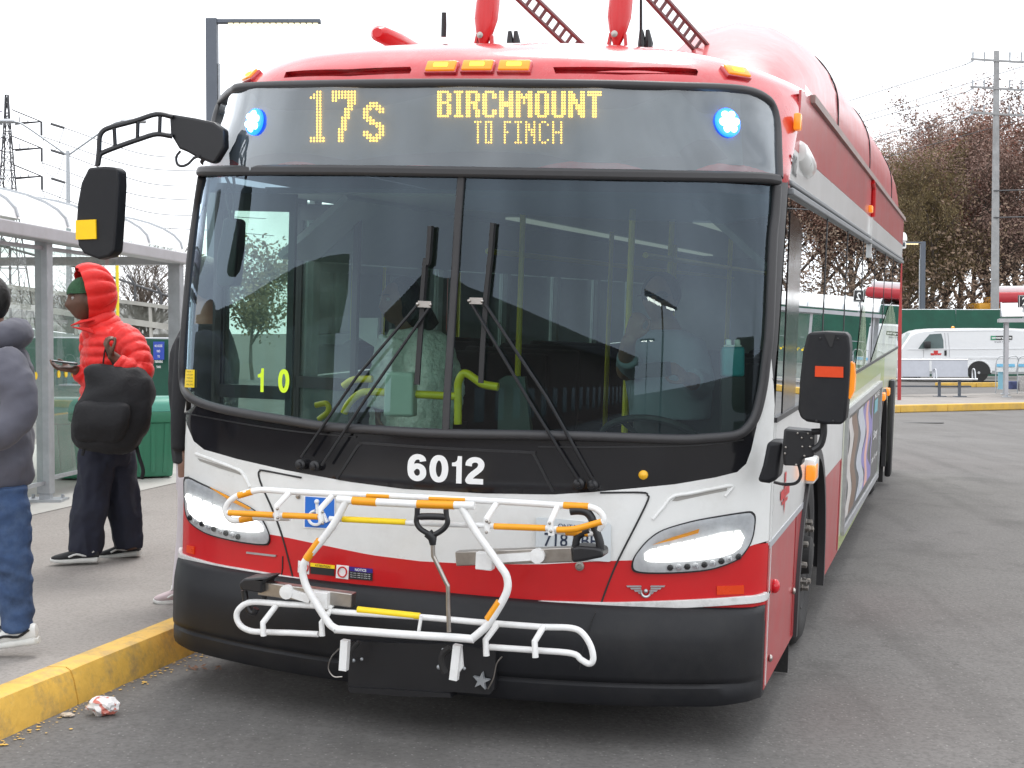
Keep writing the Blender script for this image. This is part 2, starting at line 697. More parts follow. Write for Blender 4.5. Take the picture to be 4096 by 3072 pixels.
def asphalt(name, c1, c2, speck=0.5, sp_scale=160.0, stain=0.35, rough=.92):
    m = bpy.data.materials.new(name)
    m.use_nodes = True
    t = m.node_tree
    b = t.nodes['Principled BSDF']
    N = t.nodes.new
    L = t.links.new
    b.inputs['Roughness'].default_value = rough
    b.inputs['Specular IOR Level'].default_value = .3
    tcn = N('ShaderNodeTexCoord')
    def noise_(s, d=5, r=.6):
        n = N('ShaderNodeTexNoise')
        n.inputs['Scale'].default_value = s
        n.inputs['Detail'].default_value = d
        n.inputs['Roughness'].default_value = r
        L(tcn.outputs['Object'], n.inputs['Vector'])
        return n
    def mp(src, a, bb, c, d):
        r = N('ShaderNodeMapRange')
        for k, x in zip(('From Min', 'From Max', 'To Min', 'To Max'), (a, bb, c, d)):
            r.inputs[k].default_value = x
        L(src, r.inputs['Value'])
        return r.outputs[0]
    def mixc(f, a, bb):
        x = N('ShaderNodeMix')
        x.data_type = 'RGBA'
        if isinstance(f, float): x.inputs[0].default_value = f
        else: L(f, x.inputs[0])
        for k, c in ((6, a), (7, bb)):
            if isinstance(c, tuple): x.inputs[k].default_value = (*c, 1)
            else: L(c, x.inputs[k])
        return x.outputs[2]
    big = noise_(.55, 6, .65)
    col = mixc(mp(big.outputs['Fac'], .35, .65, 0, 1), c1, c2)
    mid = noise_(3.2, 8, .7)
    col = mixc(mp(mid.outputs['Fac'], .52, .75, 0, stain), col, tuple(x * .45 for x in c1))
    fine = noise_(sp_scale * .55, 3, .6)
    col = mixc(mp(fine.outputs['Fac'], .34, .56, .42, 0), col, tuple(x * .5 for x in c1))
    oil = noise_(1.15, 3, .5)
    col = mixc(mp(oil.outputs['Fac'], .60, .70, 0, stain * .8), col, tuple(x * .5 for x in c1))
    mpn = N('ShaderNodeMapping')
    mpn.inputs['Rotation'].default_value = (0, 0, math.radians(16.4))
    mpn.inputs['Scale'].default_value = (2.6, .16, 1)
    L(tcn.outputs['Object'], mpn.inputs['Vector'])
    trk = noise_(1.0, 6, .6)
    L(mpn.outputs[0], trk.inputs['Vector'])
    col = mixc(mp(trk.outputs['Fac'], .50, .72, 0, stain), col, tuple(x * .55 for x in c1))
    pale = noise_(.8, 7, .7)
    col = mixc(mp(pale.outputs['Fac'], .56, .72, 0, .4), col, tuple(x * 1.35 for x in c2))
    vor = N('ShaderNodeTexVoronoi')
    vor.inputs['Scale'].default_value = sp_scale
    L(tcn.outputs['Object'], vor.inputs['Vector'])
    wn = N('ShaderNodeTexWhiteNoise')
    L(vor.outputs['Position'], wn.inputs['Vector'])
    a = mp(wn.outputs['Value'], .90, 1.0, 0, speck)
    bb = mp(vor.outputs['Distance'], .25, .5, 1, 0)
    mu = N('ShaderNodeMath')
    mu.operation = 'MULTIPLY'
    L(a, mu.inputs[0])
    L(bb, mu.inputs[1])
    col = mixc(mu.outputs[0], col, (.42, .41, .39))
    crk = N('ShaderNodeTexVoronoi')
    crk.feature = 'DISTANCE_TO_EDGE'
    crk.inputs['Scale'].default_value = .42
    wv = N('ShaderNodeVectorMath')
    wv.operation = 'MULTIPLY_ADD'
    wv.inputs[1].default_value = (.5, .5, .5)
    L(mid.outputs['Color'], wv.inputs[0])
    L(tcn.outputs['Object'], wv.inputs[2])
    L(wv.outputs[0], crk.inputs['Vector'])
    ck = mp(crk.outputs['Distance'], .0, .004, stain * 1.2, 0)
    cm = N('ShaderNodeMath')
    cm.operation = 'MULTIPLY'
    L(ck, cm.inputs[0])
    L(mp(big.outputs['Fac'], .50, .58, 0, 1), cm.inputs[1])
    col = mixc(cm.outputs[0], col, tuple(x * .3 for x in c1))
    L(col, b.inputs['Base Color'])
    bp = N('ShaderNodeBump')
    bp.inputs['Strength'].default_value = .55
    bp.inputs['Distance'].default_value = .006
    L(fine.outputs['Fac'], bp.inputs['Height'])
    L(bp.outputs[0], b.inputs['Normal'])
    return m
M = {}
M['white'] = mat('bus white paint', (.76, .765, .75), .28, var=.03, vs=4, coat=.4, dirt=(.42, .39, .34), dscale=6, damt=.20)
M['white_side'] = mat('bus side white paint', (.74, .745, .735), .3, var=.04, vs=4, coat=.5, dirt=(.5, .47, .43), dscale=5, damt=.25)
M['red'] = mat('bus red paint', (.54, .009, .012), .32, var=.06, vs=5, coat=.25, spec=.4, dirt=(.36, .03, .03), dscale=6, damt=.18)
M['red_side'] = mat('dusty bus side red paint', (.47, .03, .035), .34, var=.08, vs=3, coat=.45, dirt=(.38, .13, .12), dscale=4, damt=.5)
M['red_roof'] = mat('bus roof red paint', (.52, .022, .03), .24, var=.05, vs=3, coat=1.0, dirt=(.5, .2, .2), dscale=5, damt=.4)
M['red_fairing'] = mat('fairing red paint', (.50, .03, .035), .36, var=.06, vs=3, coat=.35, dirt=(.5, .26, .26), dscale=4, damt=.45)
M['blackgloss'] = mat('black gloss panel', (.010, .010, .012), .08, var=.1, vs=5, coat=.3)
M['plastic'] = mat('black textured plastic', (.0085, .009, .0115), .46, var=.15, vs=9, bump=.12, bs=500, spec=.36, dirt=(.028, .027, .026), dscale=4, damt=.4)
M['plasticdk'] = mat('dark plastic', (.012, .012, .014), .38, var=.1, bump=.05, bs=400)
M['rubber'] = mat('rubber seal', (.035, .034, .036), .45, var=.1, vs=20)
M['tyre'] = mat('tyre rubber', (.022, .021, .021), .75, var=.2, vs=12, bump=.2, bs=60)
M['steel'] = mat('brushed steel', (.42, .39, .36), .32, 1.0, var=.12, vs=25)
M['alu'] = mat('aluminium', (.52, .53, .55), .35, .9, var=.08, vs=12)
M['galv'] = mat('galvanised steel', (.40, .42, .44), .45, .6, var=.12, vs=10)
M['rackwhite'] = mat('white powder coat', (.82, .82, .81), .33, var=.03, vs=20, dirt=(.4, .38, .35), dscale=14, damt=.22)
M['reflector'] = mat('orange reflector tape', srgb(238, 158, 22), .4, var=.06, vs=30)
M['yellowtape'] = mat('yellow sticker', srgb(250, 214, 30), .45, var=.05, vs=30)
M['yellow'] = mat('yellow rail paint', (.78, .62, .02), .35, var=.05, vs=10, coat=.2)
M['amber'] = mat('amber lens', (.85, .27, .02), .15, var=.05, emit=(1, .3, .02), es=.25)
M['amber_on'] = emis('lit amber led', (1.0, .60, .06), 2.6)
M['led'] = emis('sign led', (1.0, .50, .035), 4.2)
M['blue_on'] = emis('lit blue led', (.28, .72, 1.0), 7.0)
M['blue_lens'] = mat('blue lamp lens', (.02, .12, .8), .1, var=.05, emit=(.01, .12, 1.0), es=2.6)
M['head_on'] = emis('lit headlamp led', (1.0, .99, .95), 2.2)
M['chrome'] = mat('lamp reflector', (.55, .56, .575), .35, .15, var=.12, vs=30)
M['lens'] = glass('lamp lens', (.93, .94, .95), 1.3)
M['wind'] = glass('green tinted windscreen', (.60, .81, .73), 1.5, film=(.5, .55, .55), ff=.012, gcol=(.68, .83, 1.0))
M['signglass'] = glass('sign glass', (.70, .77, .80), 2.7, film=(.28, .34, .39), ff=.15)
M['sideglass'] = glass('dark side window', (.05, .055, .055), 1.7)
M['clearglass'] = glass('shelter glass', (.84, .90, .87), 1.1, film=(.58, .64, .61), ff=.14)
M['mirror'] = mat('mirror', (.8, .8, .8), .03, 1.0, var=0)
M['lime'] = mat('lime wrap print', (.42, .50, .16), .3, var=.06, vs=2, coat=.4, dirt=(.4, .42, .3), damt=.3)
M['palewrap'] = mat('pale wrap print', (.62, .65, .50), .3, var=.05, vs=2, coat=.4)
M['interior'] = mat('interior panel', (.34, .36, .35), .6, var=.06)
M['intdark'] = mat('dashboard plastic', (.035, .037, .038), .6, var=.1, bump=.1, bs=300)
M['floor_in'] = mat('bus floor', (.12, .12, .125), .7, var=.15)
M['sticker_w'] = mat('white print', (.84, .84, .83), .4, var=.02)
M['print_k'] = mat('black print', (.015, .015, .016), .5, var=.05)
M['blueprint'] = mat('blue print', srgb(35, 110, 205), .35, var=.03)
M['asphalt'] = asphalt('road asphalt', (.138, .131, .125), (.170, .163, .157), .45, 85, .45)
M['plat'] = asphalt('platform asphalt', (.290, .266, .246), (.325, .301, .280), .14, 110, .18)
M['concrete'] = mat('pale concrete', (.46, .45, .42), .85, var=.10, vs=3, bump=.25, bs=60, dirt=(.28, .27, .25), dscale=1.5, damt=.45)
M['kerby'] = mat('yellow kerb paint', (.76, .46, .085), .6, var=.12, vs=5, bump=.45, bs=26, dirt=(.25, .19, .12), dscale=8, damt=.75)

# ---------------------------------------------------------------- ground
def sheet(name, ss, ts, hf, m, kind='structure'):
    b = MB()
    n = len(ss)
    vs = []
    for t in ts:
        for s in ss:
            x, y = xy(s, t)
            vs.append((x, y, hf(s, t)))
    fs = []
    for j in range(len(ts) - 1):
        for i in range(n - 1):
            fs.append((j * n + i, j * n + i + 1, (j + 1) * n + i + 1, (j + 1) * n + i))
    b.add(vs, fs)
    o = b.build(name, m)
    return tag(o, kind=kind)
SS = [-900, -300, -100, -40, -20, -12, -8, -5, -3, -2.2, -1.46, -.7, 0, .7, 1.4, 2, 2.6, 3.2, 5, 8, 12, 20, 40, 100, 300, 900]
TS = [-900, -200, -60, -30, -18, -12, -9, -6, -4, -2, 0, 2, 4, 6, 8, 9, 10, 11, 13, 15, 17, 20, 23, 26, 30, 34, 40, 48, 56, 70, 90, 120, 200, 400, 900, 2500]
tag(sheet('road', SS, TS, hz, M['asphalt']), 'worn grey asphalt bus loop roadway under and around the bus')
KS = -1.455                                # kerb face
PT = [-14, -9, -6, -4, -2, -1, 0, 1, 2, 4, 6, 8, 9, 11, 13, 16, 20, 26, 32]
def ph(s, t):
    return hz(-1.46, t) + PLAT + 0.004 * max(0, -1.46 - s)
tag(sheet('platform', [-8.2, -6, -4.6, -3.4, -2.4, KS - .17], PT, ph, M['plat']), 'beige grey asphalt bus platform where passengers walk')
tag(sheet('shelter_pad', [-7.7, -6.5, -5.2, -4.42], PT[4:], lambda s, t: ph(s, t) + .004, M['concrete']), 'pale concrete strip that the bus shelter stands on')
def kerb_mesh(t0, t1, jt):
    prof = [(KS + .003, -.06), (KS, .02), (KS - .012, .105), (KS - .03, PLAT + .006), (KS - .06, PLAT + .014), (KS - .15, PLAT + .010), (KS - .18, PLAT - .004), (KS - .19, -.06)]
    R = []
    t = t0
    rnd = random.Random(int(t0 * 10))
    ts = [t0]
    while ts[-1] < t1 - 1e-6:
        ts.append(min(t1, ts[-1] + .09))
    for t in ts:
        base = hz(-1.46, t)
        w = noise.noise(V((t * 1.4, 3, 0))) * .008
        ring = []
        for k, (s, z) in enumerate(prof):
            j = noise.noise(V((t * 7, k * 3.1, 5))) * .006
            ch = .018 * max(0, noise.noise(V((t * 2.3, 9, 1))) - .25) if k in (2, 3) else 0
            x, y = xy(s + w + j - ch, t)
            ring.append((x, y, base + z + j * .4 - ch))
        R.append(ring)
    return MB().rings(R)
kb = bpy.data.objects.new('kerb', None)
COL.objects.link(kb)
tag(kb, 'yellow painted concrete kerb along the platform edge', kind='structure')
tt = -9.33
while tt < 30:
    kerb_mesh(tt, tt + 3.04, 0).build('kerb_stone', M['kerby'], kb)
    tt += 3.05
# ================================================================ the bus
BUS = thing('bus', 'red and white electric city bus 6012 with a white bike rack on its nose', 'bus')
BUS.matrix_world = MBUS
L_END = 11.45
def zt(x):
    return 2.80 - 0.11 * (min(abs(x) / 1.295, 1)) ** 4
def capY(x, z):
    y = yf(x, min(z, 2.62))
    w = (z - 2.52) / (zt(x) - 2.52)
    if w > 0:
        y += 0.42 * (1 - math.sqrt(max(0, 1 - min(w, 1) ** 2)))
    return y
def fcap(px, py, off=0.0):
    d = lray(px, py)
    t = 6.4
    for i in range(60):
        q = CL + d * t
        t += 0.5 * (capY(q.x, min(q.z, 2.76)) - off - q.y) / d.y
    return CL + d * t
def F_(pts, z=None):
    z = z or FV
    return [z(*p) for p in pts]
def floc(pts, off=0.0):
    return [fc(p[0], p[1], off) for p in pts]

# ---- upper front cap with its two intake slots
def make_cap():
    R = []
    xs = []
    n = 72
    for i in range(n + 1):
        u = -1 + 2 * i / n
        xs.append(1.2949 * math.copysign(1 - (1 - abs(u)) ** 1.5, u))
    zs = [2.25, 2.33, 2.41, 2.49]
    rows = []
    for z in zs:
        rows.append([V((x, capY(x, z), z)) for x in xs])
    for k in range(1, 15):
        w = math.sin(k / 14 * math.pi / 2)
        rows.append([V((x, capY(x, 2.52 + (zt(x) - 2.52) * w), 2.52 + (zt(x) - 2.52) * w)) for x in xs])
    inner = [[p + V((0, .05, -.02)) for p in r] for r in rows]
    m = MB()
    nn = len(xs)
    allr = rows + inner[::-1]
    m.rings(allr, cap=False, closed=False)
    # close the loop of rows so that the shell is watertight
    vs = m.v
    T = len(allr)
    for k in range(nn - 1):
        m.f.append([(T - 1) * nn + k, (T - 1) * nn + k + 1, k + 1, k])
    for e in (0, nn - 1):
        H = len(rows)
        for r in range(H - 1):
            m.f.append([r * nn + e, (r + 1) * nn + e, (T - 2 - r) * nn + e, (T - 1 - r) * nn + e])
    m.m = [0] * len(m.f)
    return m
cap = make_cap().build('front_cap', M['red_roof'], BUS, ang=60)
def cutter(pts, depth):
    P = [fcap(p[0], p[1], .03) for p in pts]
    m = MB()
    n = len(P)
    vs = P + [p + V((0, depth, -.012)) for p in P]
    fs = [list(range(n)), list(reversed(range(n, 2 * n)))] + [(i, (i + 1) % n, n + (i + 1) % n, n + i) for i in range(n)]
    m.add(vs, fs)
    return m.build('cutter', M['red_roof'], BUS, smooth=False)
def densify(P, k):
    out = []
    for a, b in zip(P, P[1:] + P[:1]):
        for i in range(k):
            out.append((a[0] + (b[0] - a[0]) * i / k, a[1] + (b[1] - a[1]) * i / k))
    return out
for pts in (F_([(607, 164), (612, 151), (745, 145), (881, 139.5), (884, 146), (880, 154), (745, 160)]),
            F_([(1191, 140), (1345, 141), (1502, 144.5), (1506, 150), (1503, 159), (1345, 157), (1196, 154)])):
    cu = cutter(pts, .068)
    bo = cap.modifiers.new('slot', 'BOOLEAN')
    bo.object = cu
    bo.operation = 'DIFFERENCE'
    bo.solver = 'EXACT'
    dg = bpy.context.evaluated_depsgraph_get()
    me = bpy.data.meshes.new_from_object(cap.evaluated_get(dg))
    cap.modifiers.clear()
    cap.data = me
    bpy.data.objects.remove(cu)
cap['label'] = 'red rounded front roof cap with two intake slots'
# marker lamps
def marker(px, py, w=.062, h=.026):
    p = fcap(px, py)
    z = p.z
    e = .01
    n = V(((capY(p.x + e, z) - capY(p.x - e, z)) / (2 * e), -1, (capY(p.x, z + e) - capY(p.x, z - e)) / (2 * e))).normalized()
    ux = V((0, 0, 1)).cross(n).normalized()
    uz = n.cross(ux)
    if uz.z < 0: uz = -uz
    R = Matrix((ux, n, uz)).transposed()
    m = MB()
    m.rbox(p + n * .004, (w * 2 + .012, .02, h * 2 + .012), .006, R)
    bz = m.build('marker_lamp', M['red_roof'], BUS)
    m = MB()
    m.rbox(p + n * .016, (w * 2, .014, h * 2), .005, R)
    m.build('amber_lens', M['amber'], bz)
    m = MB()
    m.rbox(p + n * .024, (w * .95, .010, h * .75), .004, R)
    m.build('lit_led', M['amber_on'], bz)
    m = MB()
    for s_ in (-1, 1):
        m.lathe([(.006, 0), (.006, .004), (0.001, .005)], 8, (0, 0, 0), 'y')
    return bz
for a in ((955, 149), (1033, 147.5), (1112, 147.5), (545, 168), (1588, 160)):
    marker(*FV(*a))

# ---- destination sign
sgn_out = [(815, 650), (833, 600), (851, 525), (867, 456), (889, 400), (930, 362), (1000, 345), (1400, 335), (1850, 332), (2400, 337), (2700, 345), (2900, 352), (3000, 365), (3062, 393), (3092, 430), (3108, 500), (3112, 600), (3116, 712), (2700, 704), (2000, 690), (1400, 682), (1000, 682), (812, 690)]
fpatch('sign_backing', sgn_out, mat('sign backing', (.09, .105, .13), .4, var=.08), BUS, .010, .01, .08)
scr = fpatch('sign_panel', [(1000, 372), (1850, 358), (2700, 370), (2960, 395), (2972, 660), (2400, 650), (1400, 640), (960, 640), (965, 560)], mat('led matrix board', (.17, .20, .22), .5, var=.05, vs=40, bump=.3, bs=700), BUS, .014, .004, .08)
fpatch('sign_glass', sgn_out, M['signglass'], BUS, .034, .0, .08)
GL = {
 'B': '11111. 11..11 11..11 11..11 11111. 11..11 11..11 11..11 11..11 11111.',
 'I': '1111 .11. .11. .11. .11. .11. .11. .11. .11. 1111',
 'R': '11111. 11..11 11..11 11..11 11111. 11.11. 11.11. 11..11 11..11 11..11',
 'C': '.1111. 11..11 11..11 11.... 11.... 11.... 11.... 11..11 11..11 .1111.',
 'H': '11..11 11..11 11..11 11..11 111111 111111 11..11 11..11 11..11 11..11',
 'M': '11...11 111.111 1111111 11.1.11 11.1.11 11...11 11...11 11...11 11...11 11...11',
 'O': '.1111. 11..11 11..11 11..11 11..11 11..11 11..11 11..11 11..11 .1111.',
 'U': '11..11 11..11 11..11 11..11 11..11 11..11 11..11 11..11 11..11 .1111.',
 'N': '11...11 111..11 111..11 1111.11 1111.11 11.1111 11.1111 11..111 11..111 11...11',
 'T': '111111 111111 ..11.. ..11.. ..11.. ..11.. ..11.. ..11.. ..11.. ..11..',
 't': '111 .1. .1. .1. .1. .1. .1. .1. .1.', 'o': '111 1.1 1.1 1.1 1.1 1.1 1.1 1.1 111',
 'f': '111 1.. 1.. 1.. 11. 1.. 1.. 1.. 1..', 'i': '111 .1. .1. .1. .1. .1. .1. .1. 111',
 'n': '1..1 11.1 11.1 1111 1.11 1.11 1..1 1..1 1..1', 'c': '.11. 1..1 1... 1... 1... 1... 1... 1..1 .11.',
 'h': '1..1 1..1 1..1 1..1 1111 1..1 1..1 1..1 1..1', ' ': '.. .. .. .. .. .. .. .. ..',
 '1': '..11. .111. 1111. ..11. ..11. ..11. ..11. ..11. ..11. ..11. ..11. ..11. ..11. ..11. ..11. ..11. 11111 11111',
 '7': '11111111 11111111 11111111 11...111 .....111 .....11. ....111. ....11.. ....11.. ...111.. ...11... ...11... ...11... ..111... ..11.... ..11.... ..11.... ..11....',
 's': '..111.. .11111. 111.111 11...11 11..... 111.... .111... ..1111. ....111 .....11 11...11 111.111 .11111. ..111..',
}
def led_text(name, s, quad, cellw, gap, r, label):
    """dots of a letter string inside a pixel quad (x0,y0,x1,y1,slope)"""
    cols = []
    rows = max(len(GL[c].split()) for c in s)
    x = 0
    dots = []
    for c in s:
        G = GL[c].split()
        off = rows - len(G)
        for j, row in enumerate(G):
            for i, ch in enumerate(row):
                if ch == '1':
                    dots.append((x + i, j + off))
        x += len(G[0]) + gap
    x -= gap
    x0, y0, x1, y1, sl_ = quad
    m = MB()
    for (i, j) in dots:
        px = x0 + (x1 - x0) * (i + .5) / x
        py = y0 + (y1 - y0) * (j + .5) / rows + sl_ * (px - x0)
        p = fc(px, py, .020)
        nn = nfront(p.x, p.z)
        u = V((1, 0, 0))
        u = (u - nn * u.dot(nn)).normalized()
        w = nn.cross(u)
        vs = [p + (u * math.cos(k * math.pi / 4) + w * math.sin(k * math.pi / 4)) * r for k in range(8)]
        m.add(vs, [tuple(range(8))])
    o = m.build(name, M['led'], BUS, smooth=False, label=label)
    return o
led_text('route_number_led', '17s', (*ZA(1955, 572), *ZA(2430, 900), -.004), 1, 2, .0046, 'amber LED route number 17S')
led_text('destination_led', 'BIRCHMOUNT', (*ZBb(708, 572), *ZBb(1748, 742), .002), 1, 1, .0041, 'amber LED destination BIRCHMOUNT')
led_text('destination_led', 'to finch', (*ZBb(940, 762), *ZBb(1502, 908), .003), 1, 1, .0032, 'amber LED line TO FINCH')
# blue lamps either side of the sign
for (c, r, nm) in ((ZA(1610, 770), .056, 'a'), (ZC(338, 775), .058, 'b')):
    p = fc(*c, .040)
    nn = nfront(p.x, p.z)
    u = (V((1, 0, 0)) - nn * nn.x).normalized()
    w = nn.cross(u)
    R = Matrix((u, nn, w)).transposed()
    m = MB()
    m.lathe([(r, -.004), (r, .006), (r * .8, .010), (.001, .012)], 28, (0, 0, 0), 'y')
    m.v = [tuple(p + R @ V(q)) for q in m.v]
    lens_ = m.build('blue_lamp', M['blue_lens'], BUS)
    for k in range(7):
        a = k * math.pi / 3 + .3
        q = p + (u * math.cos(a) + w * math.sin(a)) * (r * .55 if k < 6 else 0) + nn * .011
        m = MB()
        m.ball(q, r * .27, 10, 6)
        m.build('blue_led', M['blue_on'], lens_)
# ---- rubber frames
def ftube(name, pxs, r, m, off=.01, n=6, closed=False, flat=None, parent=None, local=None):
    P = local or floc(pxs, off)
    P = catmull(P, n, closed)
    return MB().tube(P, r, 10, closed, True, flat).build(name, m, parent or BUS)
ftube('sign_frame', sgn_out[:18], .018, M['rubber'], .026)
hd = [(806, 690), (830, 684), (1100, 680), (1400, 681), (1850, 688), (2200, 694), (2600, 701), (2950, 708), (3060, 713), (3118, 722)]
P_ = catmull(floc(hd, .022), 6)
MB().strip(P_, .042, .04, lambda p: nfront(p.x, p.z)).build('header_rail', M['rubber'], BUS, bevel=.012)
ws_r = [(3108, 745), (3102, 850), (3092, 950), (3084, 1140), (3076, 1330), (3063, 1450), (3050, 1551), (3025, 1655), (2990, 1712), (2940, 1742), (2823, 1753), (2696, 1757), (2249, 1743), (1775, 1735), (1490, 1719), (1300, 1706), (1139, 1680), (986, 1655), (886, 1636), (800, 1610), (752, 1580), (735, 1535), (732, 1460), (734, 1393), (750, 1203), (766, 1013), (791, 823), (808, 710)]
ftube('windscreen_seal', ws_r, .020, M['rubber'], .012)
dv = [(1846, 700), (1834, 850), (1822, 1050), (1810, 1250), (1797, 1450), (1788, 1600), (1783, 1735)]
P_ = catmull(floc(dv, .012), 4)
MB().strip(P_, .030, .02, lambda p: nfront(p.x, p.z)).build('windscreen_divider', M['rubber'], BUS, bevel=.006)
glass_out = hd[1:-1] + ws_r
hd_l = [p for p in hd if p[0] < 1846]
gl_left = hd_l[1:] + dv + [p for p in ws_r[14:]]
gl_right = [p for p in hd if p[0] > 1846] + ws_r[:13] + dv[::-1]
fpatch('windscreen_pane', gl_left, M['wind'], BUS, .004, 0, .06)
fpatch('windscreen_pane', gl_right, M['wind'], BUS, .004, 0, .06)
shade = glass('tinted shade band', (.42, .43, .55), .0, film=(.10, .10, .14), ff=.35)
fpatch('shade_band', [(842, 700), (1100, 696), (1400, 697), (1838, 703), (1834, 775), (1400, 770), (1100, 775), (835, 770)], shade, BUS, -.004, 0, .08)
fpatch('shade_band', [(1858, 704), (2300, 710), (2700, 716), (3090, 726), (3086, 860), (2900, 895), (2500, 880), (2100, 860), (1852, 835)], shade, BUS, -.004, 0, .08)
# black surround behind the pillars
pil = floc([(3108, 712), (3096, 950), (3080, 1330), (3066, 1450)])
po = [(p.x, p.z) for p in pil] + [(1.288, 1.45), (1.2935, 1.62), (1.2935, 2.0), (1.2935, 2.25)]
fpatch('windscreen_pillar', po, M['rubber'], BUS, .001, .02, .05, local=True)
pil = floc([(808, 712), (767, 1013), (735, 1393), (733, 1500), (745, 1590)])
po = [(p.x, p.z) for p in pil] + [(-1.2935, 1.20), (-1.2935, 1.6), (-1.2935, 2.25)]
fpatch('windscreen_pillar', po, M['rubber'], BUS, .001, .02, .05, local=True)

# ---- black panel under the windscreen
bw = [(737, 1650), (748, 1700), (775, 1765), (816, 1798), (949, 1836), (1139, 1880), (1400, 1928), (1616, 1956), (1933, 1974), (2218, 1978), (2376, 1968), (2540, 1953), (2700, 1937), (2860, 1910), (2949, 1888), (2985, 1855), (3005, 1800), (3030, 1690)]
rub_low = ws_r[7:21]
bl_out = bw + rub_low[:-1]
fpatch('lower_black_panel', bl_out, M['blackgloss'], BUS, .000, .02, .06)
# hatch outline and the small seams on the black panel
def seam(name, pxs, m=None, w=.006, off=.004, n=4, h=.004):
    P = catmull(floc(pxs, off), n)
    return MB().strip(P, w, h, lambda p: nfront(p.x, p.z)).build(name, m or M['rubber'], BUS)
hatch = [ZE(*p) for p in ((75, 1525), (130, 1440), (200, 1330), (225, 1308), (260, 1300), (700, 1330), (1280, 1357), (1310, 1365), (1335, 1400), (1380, 1490), (1440, 1605))]
seam('hatch_edge', hatch, M['plasticdk'], .010, .006, 3, .008)
ho = [(p.x, p.z) for p in catmull(floc(hatch), 3)] + [(p.x, p.z) for p in floc([(2218, 1973), (1933, 1968), (1616, 1950), (1360, 1918)])]
fpatch('number_hatch', ho, M['blackgloss'], BUS, .006, .006, .06, local=True)
seam('panel_edge', [ZE(*p) for p in ((1345, 1322), (1700, 1325), (2212, 1318))] + [(2860, 1775), (2975, 1758)], M['plasticdk'], .006)
seam('panel_edge', [(740, 1652), (820, 1668), (1000, 1700), (1200, 1728), (1425, 1748)], M['plasticdk'], .006)
def quad_map(c, fn):
    """c: 4 pixel corners bl, br, tr, tl; fn(px,py)->point"""
    q = quad_fn(*[V((p[0], p[1], 0)) for p in c])
    return lambda u, v: fn(*q(u, v)[:2])
digits_obj('fleet_number', '6012', quad_map([ZK(283, 272), ZK(968, 308), ZK(972, 66), ZK(290, 30)], lambda a, b: fc(a, b, .0085)), M['sticker_w'], BUS, .20, .085, 'white fleet number 6012')
p = fc(*ZE(2013, 1500), .006)
MB().lathe([(.018, .004), (.018, -.008), (.010, -.016), (.001, -.018)], 18, p, 'y').build('amber_button_lamp', mat('amber button', (.85, .45, .02), .25, var=.05), BUS)

# ---- white and red nose panels
rw = [(3069, 2166), (3019, 2178), (2960, 2200), (2536, 2241), (2400, 2245), (2178, 2257), (1907, 2257), (1681, 2245), (1500, 2222), (1454, 2214), (1273, 2177), (1128, 2146), (1076, 2137), (960, 2105), (800, 2045), (735, 2022)]
a = [(q.x, q.z) for q in floc(bw)]
c = [(q.x, q.z) for q in floc(rw)]
rgt = [(q.x, q.z) for q in floc([(3052, 1640), (3072, 1470), (3082, 1390)])]
white_out = [(-1.2935, 1.26)] + a + rgt + [(1.288, 1.44), (1.2935, 1.36), (1.2935, 1.1), (1.2935, .82)] + c[1:-1] + [(-1.2935, .845)]
fpatch('white_nose_panel', white_out, M['white'], BUS, .0, .03, .05, local=True)
zl = floc([(726, 2225)])[0].z
sp = [(726, 2222), (800, 2250), (866, 2268), (1000, 2292), (1137, 2315), (1409, 2354), (1640, 2378), (1800, 2394), (1952, 2406), (2382, 2423), (2581, 2420), (2852, 2408), (2960, 2400), (3050, 2389)]
s_ = [(q.x, q.z) for q in floc(sp)]
red_out = [(-1.2935, .845)] + c[1:-1][::-1] + [(1.2935, .81), (1.2935, .58), (1.2935, .50)] + [(x, z - .04) for x, z in s_[::-1][1:-1]] + [(-1.2935, .52)]
fpatch('red_nose_panel', red_out, M['red'], BUS, .0012, .03, .05, local=True)
P = [V((-1.2925, yf(-1.2925, .58), s_[0][1] + .012))] + floc(sp, 0) + [V((1.2925, yf(1.2925, .58), s_[-1][1] + .006))]
P = catmull(P, 5)
P = [V((p.x, yf(p.x, p.z) - .006, p.z)) for p in P]
MB().strip(P, .031, .018, lambda p: nfront(p.x, p.z)).build('white_rub_strip', mat('scuffed white trim', (.66, .66, .65), .4, var=.05, vs=9, dirt=(.25, .24, .22), dscale=12, damt=.6), BUS, bevel=.004)
# panel gaps of the centre nose hatch
seam('panel_gap', [ZJ(*p) for p in ((1250, 245), (920, 182), (885, 185), (872, 215), (900, 315), (1000, 540), (1080, 760), (1140, 980), (1190, 1190))], M['print_k'], .007, .002)
seam('panel_gap', [ZL(*p) for p in ((0, 378), (370, 376), (420, 400), (425, 440), (330, 640), (160, 975), (70, 1190), (0, 1385))], M['print_k'], .007, .002)
seam('panel_gap', [ZJ(*p) for p in ((1085, 940), (1083, 1050), (1070, 1130))], M['print_k'], .004, .003)
# brow slots above the headlamps, recess shade painted as a flat grey patch
def brow(pts, slot, z):
    P = catmull(floc([z(*p) for p in pts], .006), 5)
    MB().tube([p + V((0, .006, 0)) for p in P], .007, 8, False, True).build('brow_ridge', M['white'], BUS)
    fpatch('brow_slot_shade', [z(*p) for p in slot], mat('slot shade grey', (.30, .29, .27), .6, var=.1), BUS, .0025, .002, .05)  # grey colour stands in for the shade inside the recess
brow([(465, 615), (560, 505), (640, 415), (800, 385), (1000, 345), (1165, 318), (1140, 370), (1105, 412)], [(640, 450), (680, 410), (1130, 325), (1120, 360), (680, 452)], ZL)
brow([(310, 35), (500, 105), (690, 180), (740, 230), (790, 330)], [(330, 70), (520, 130), (690, 190), (715, 220), (520, 160), (350, 95)], ZJ)
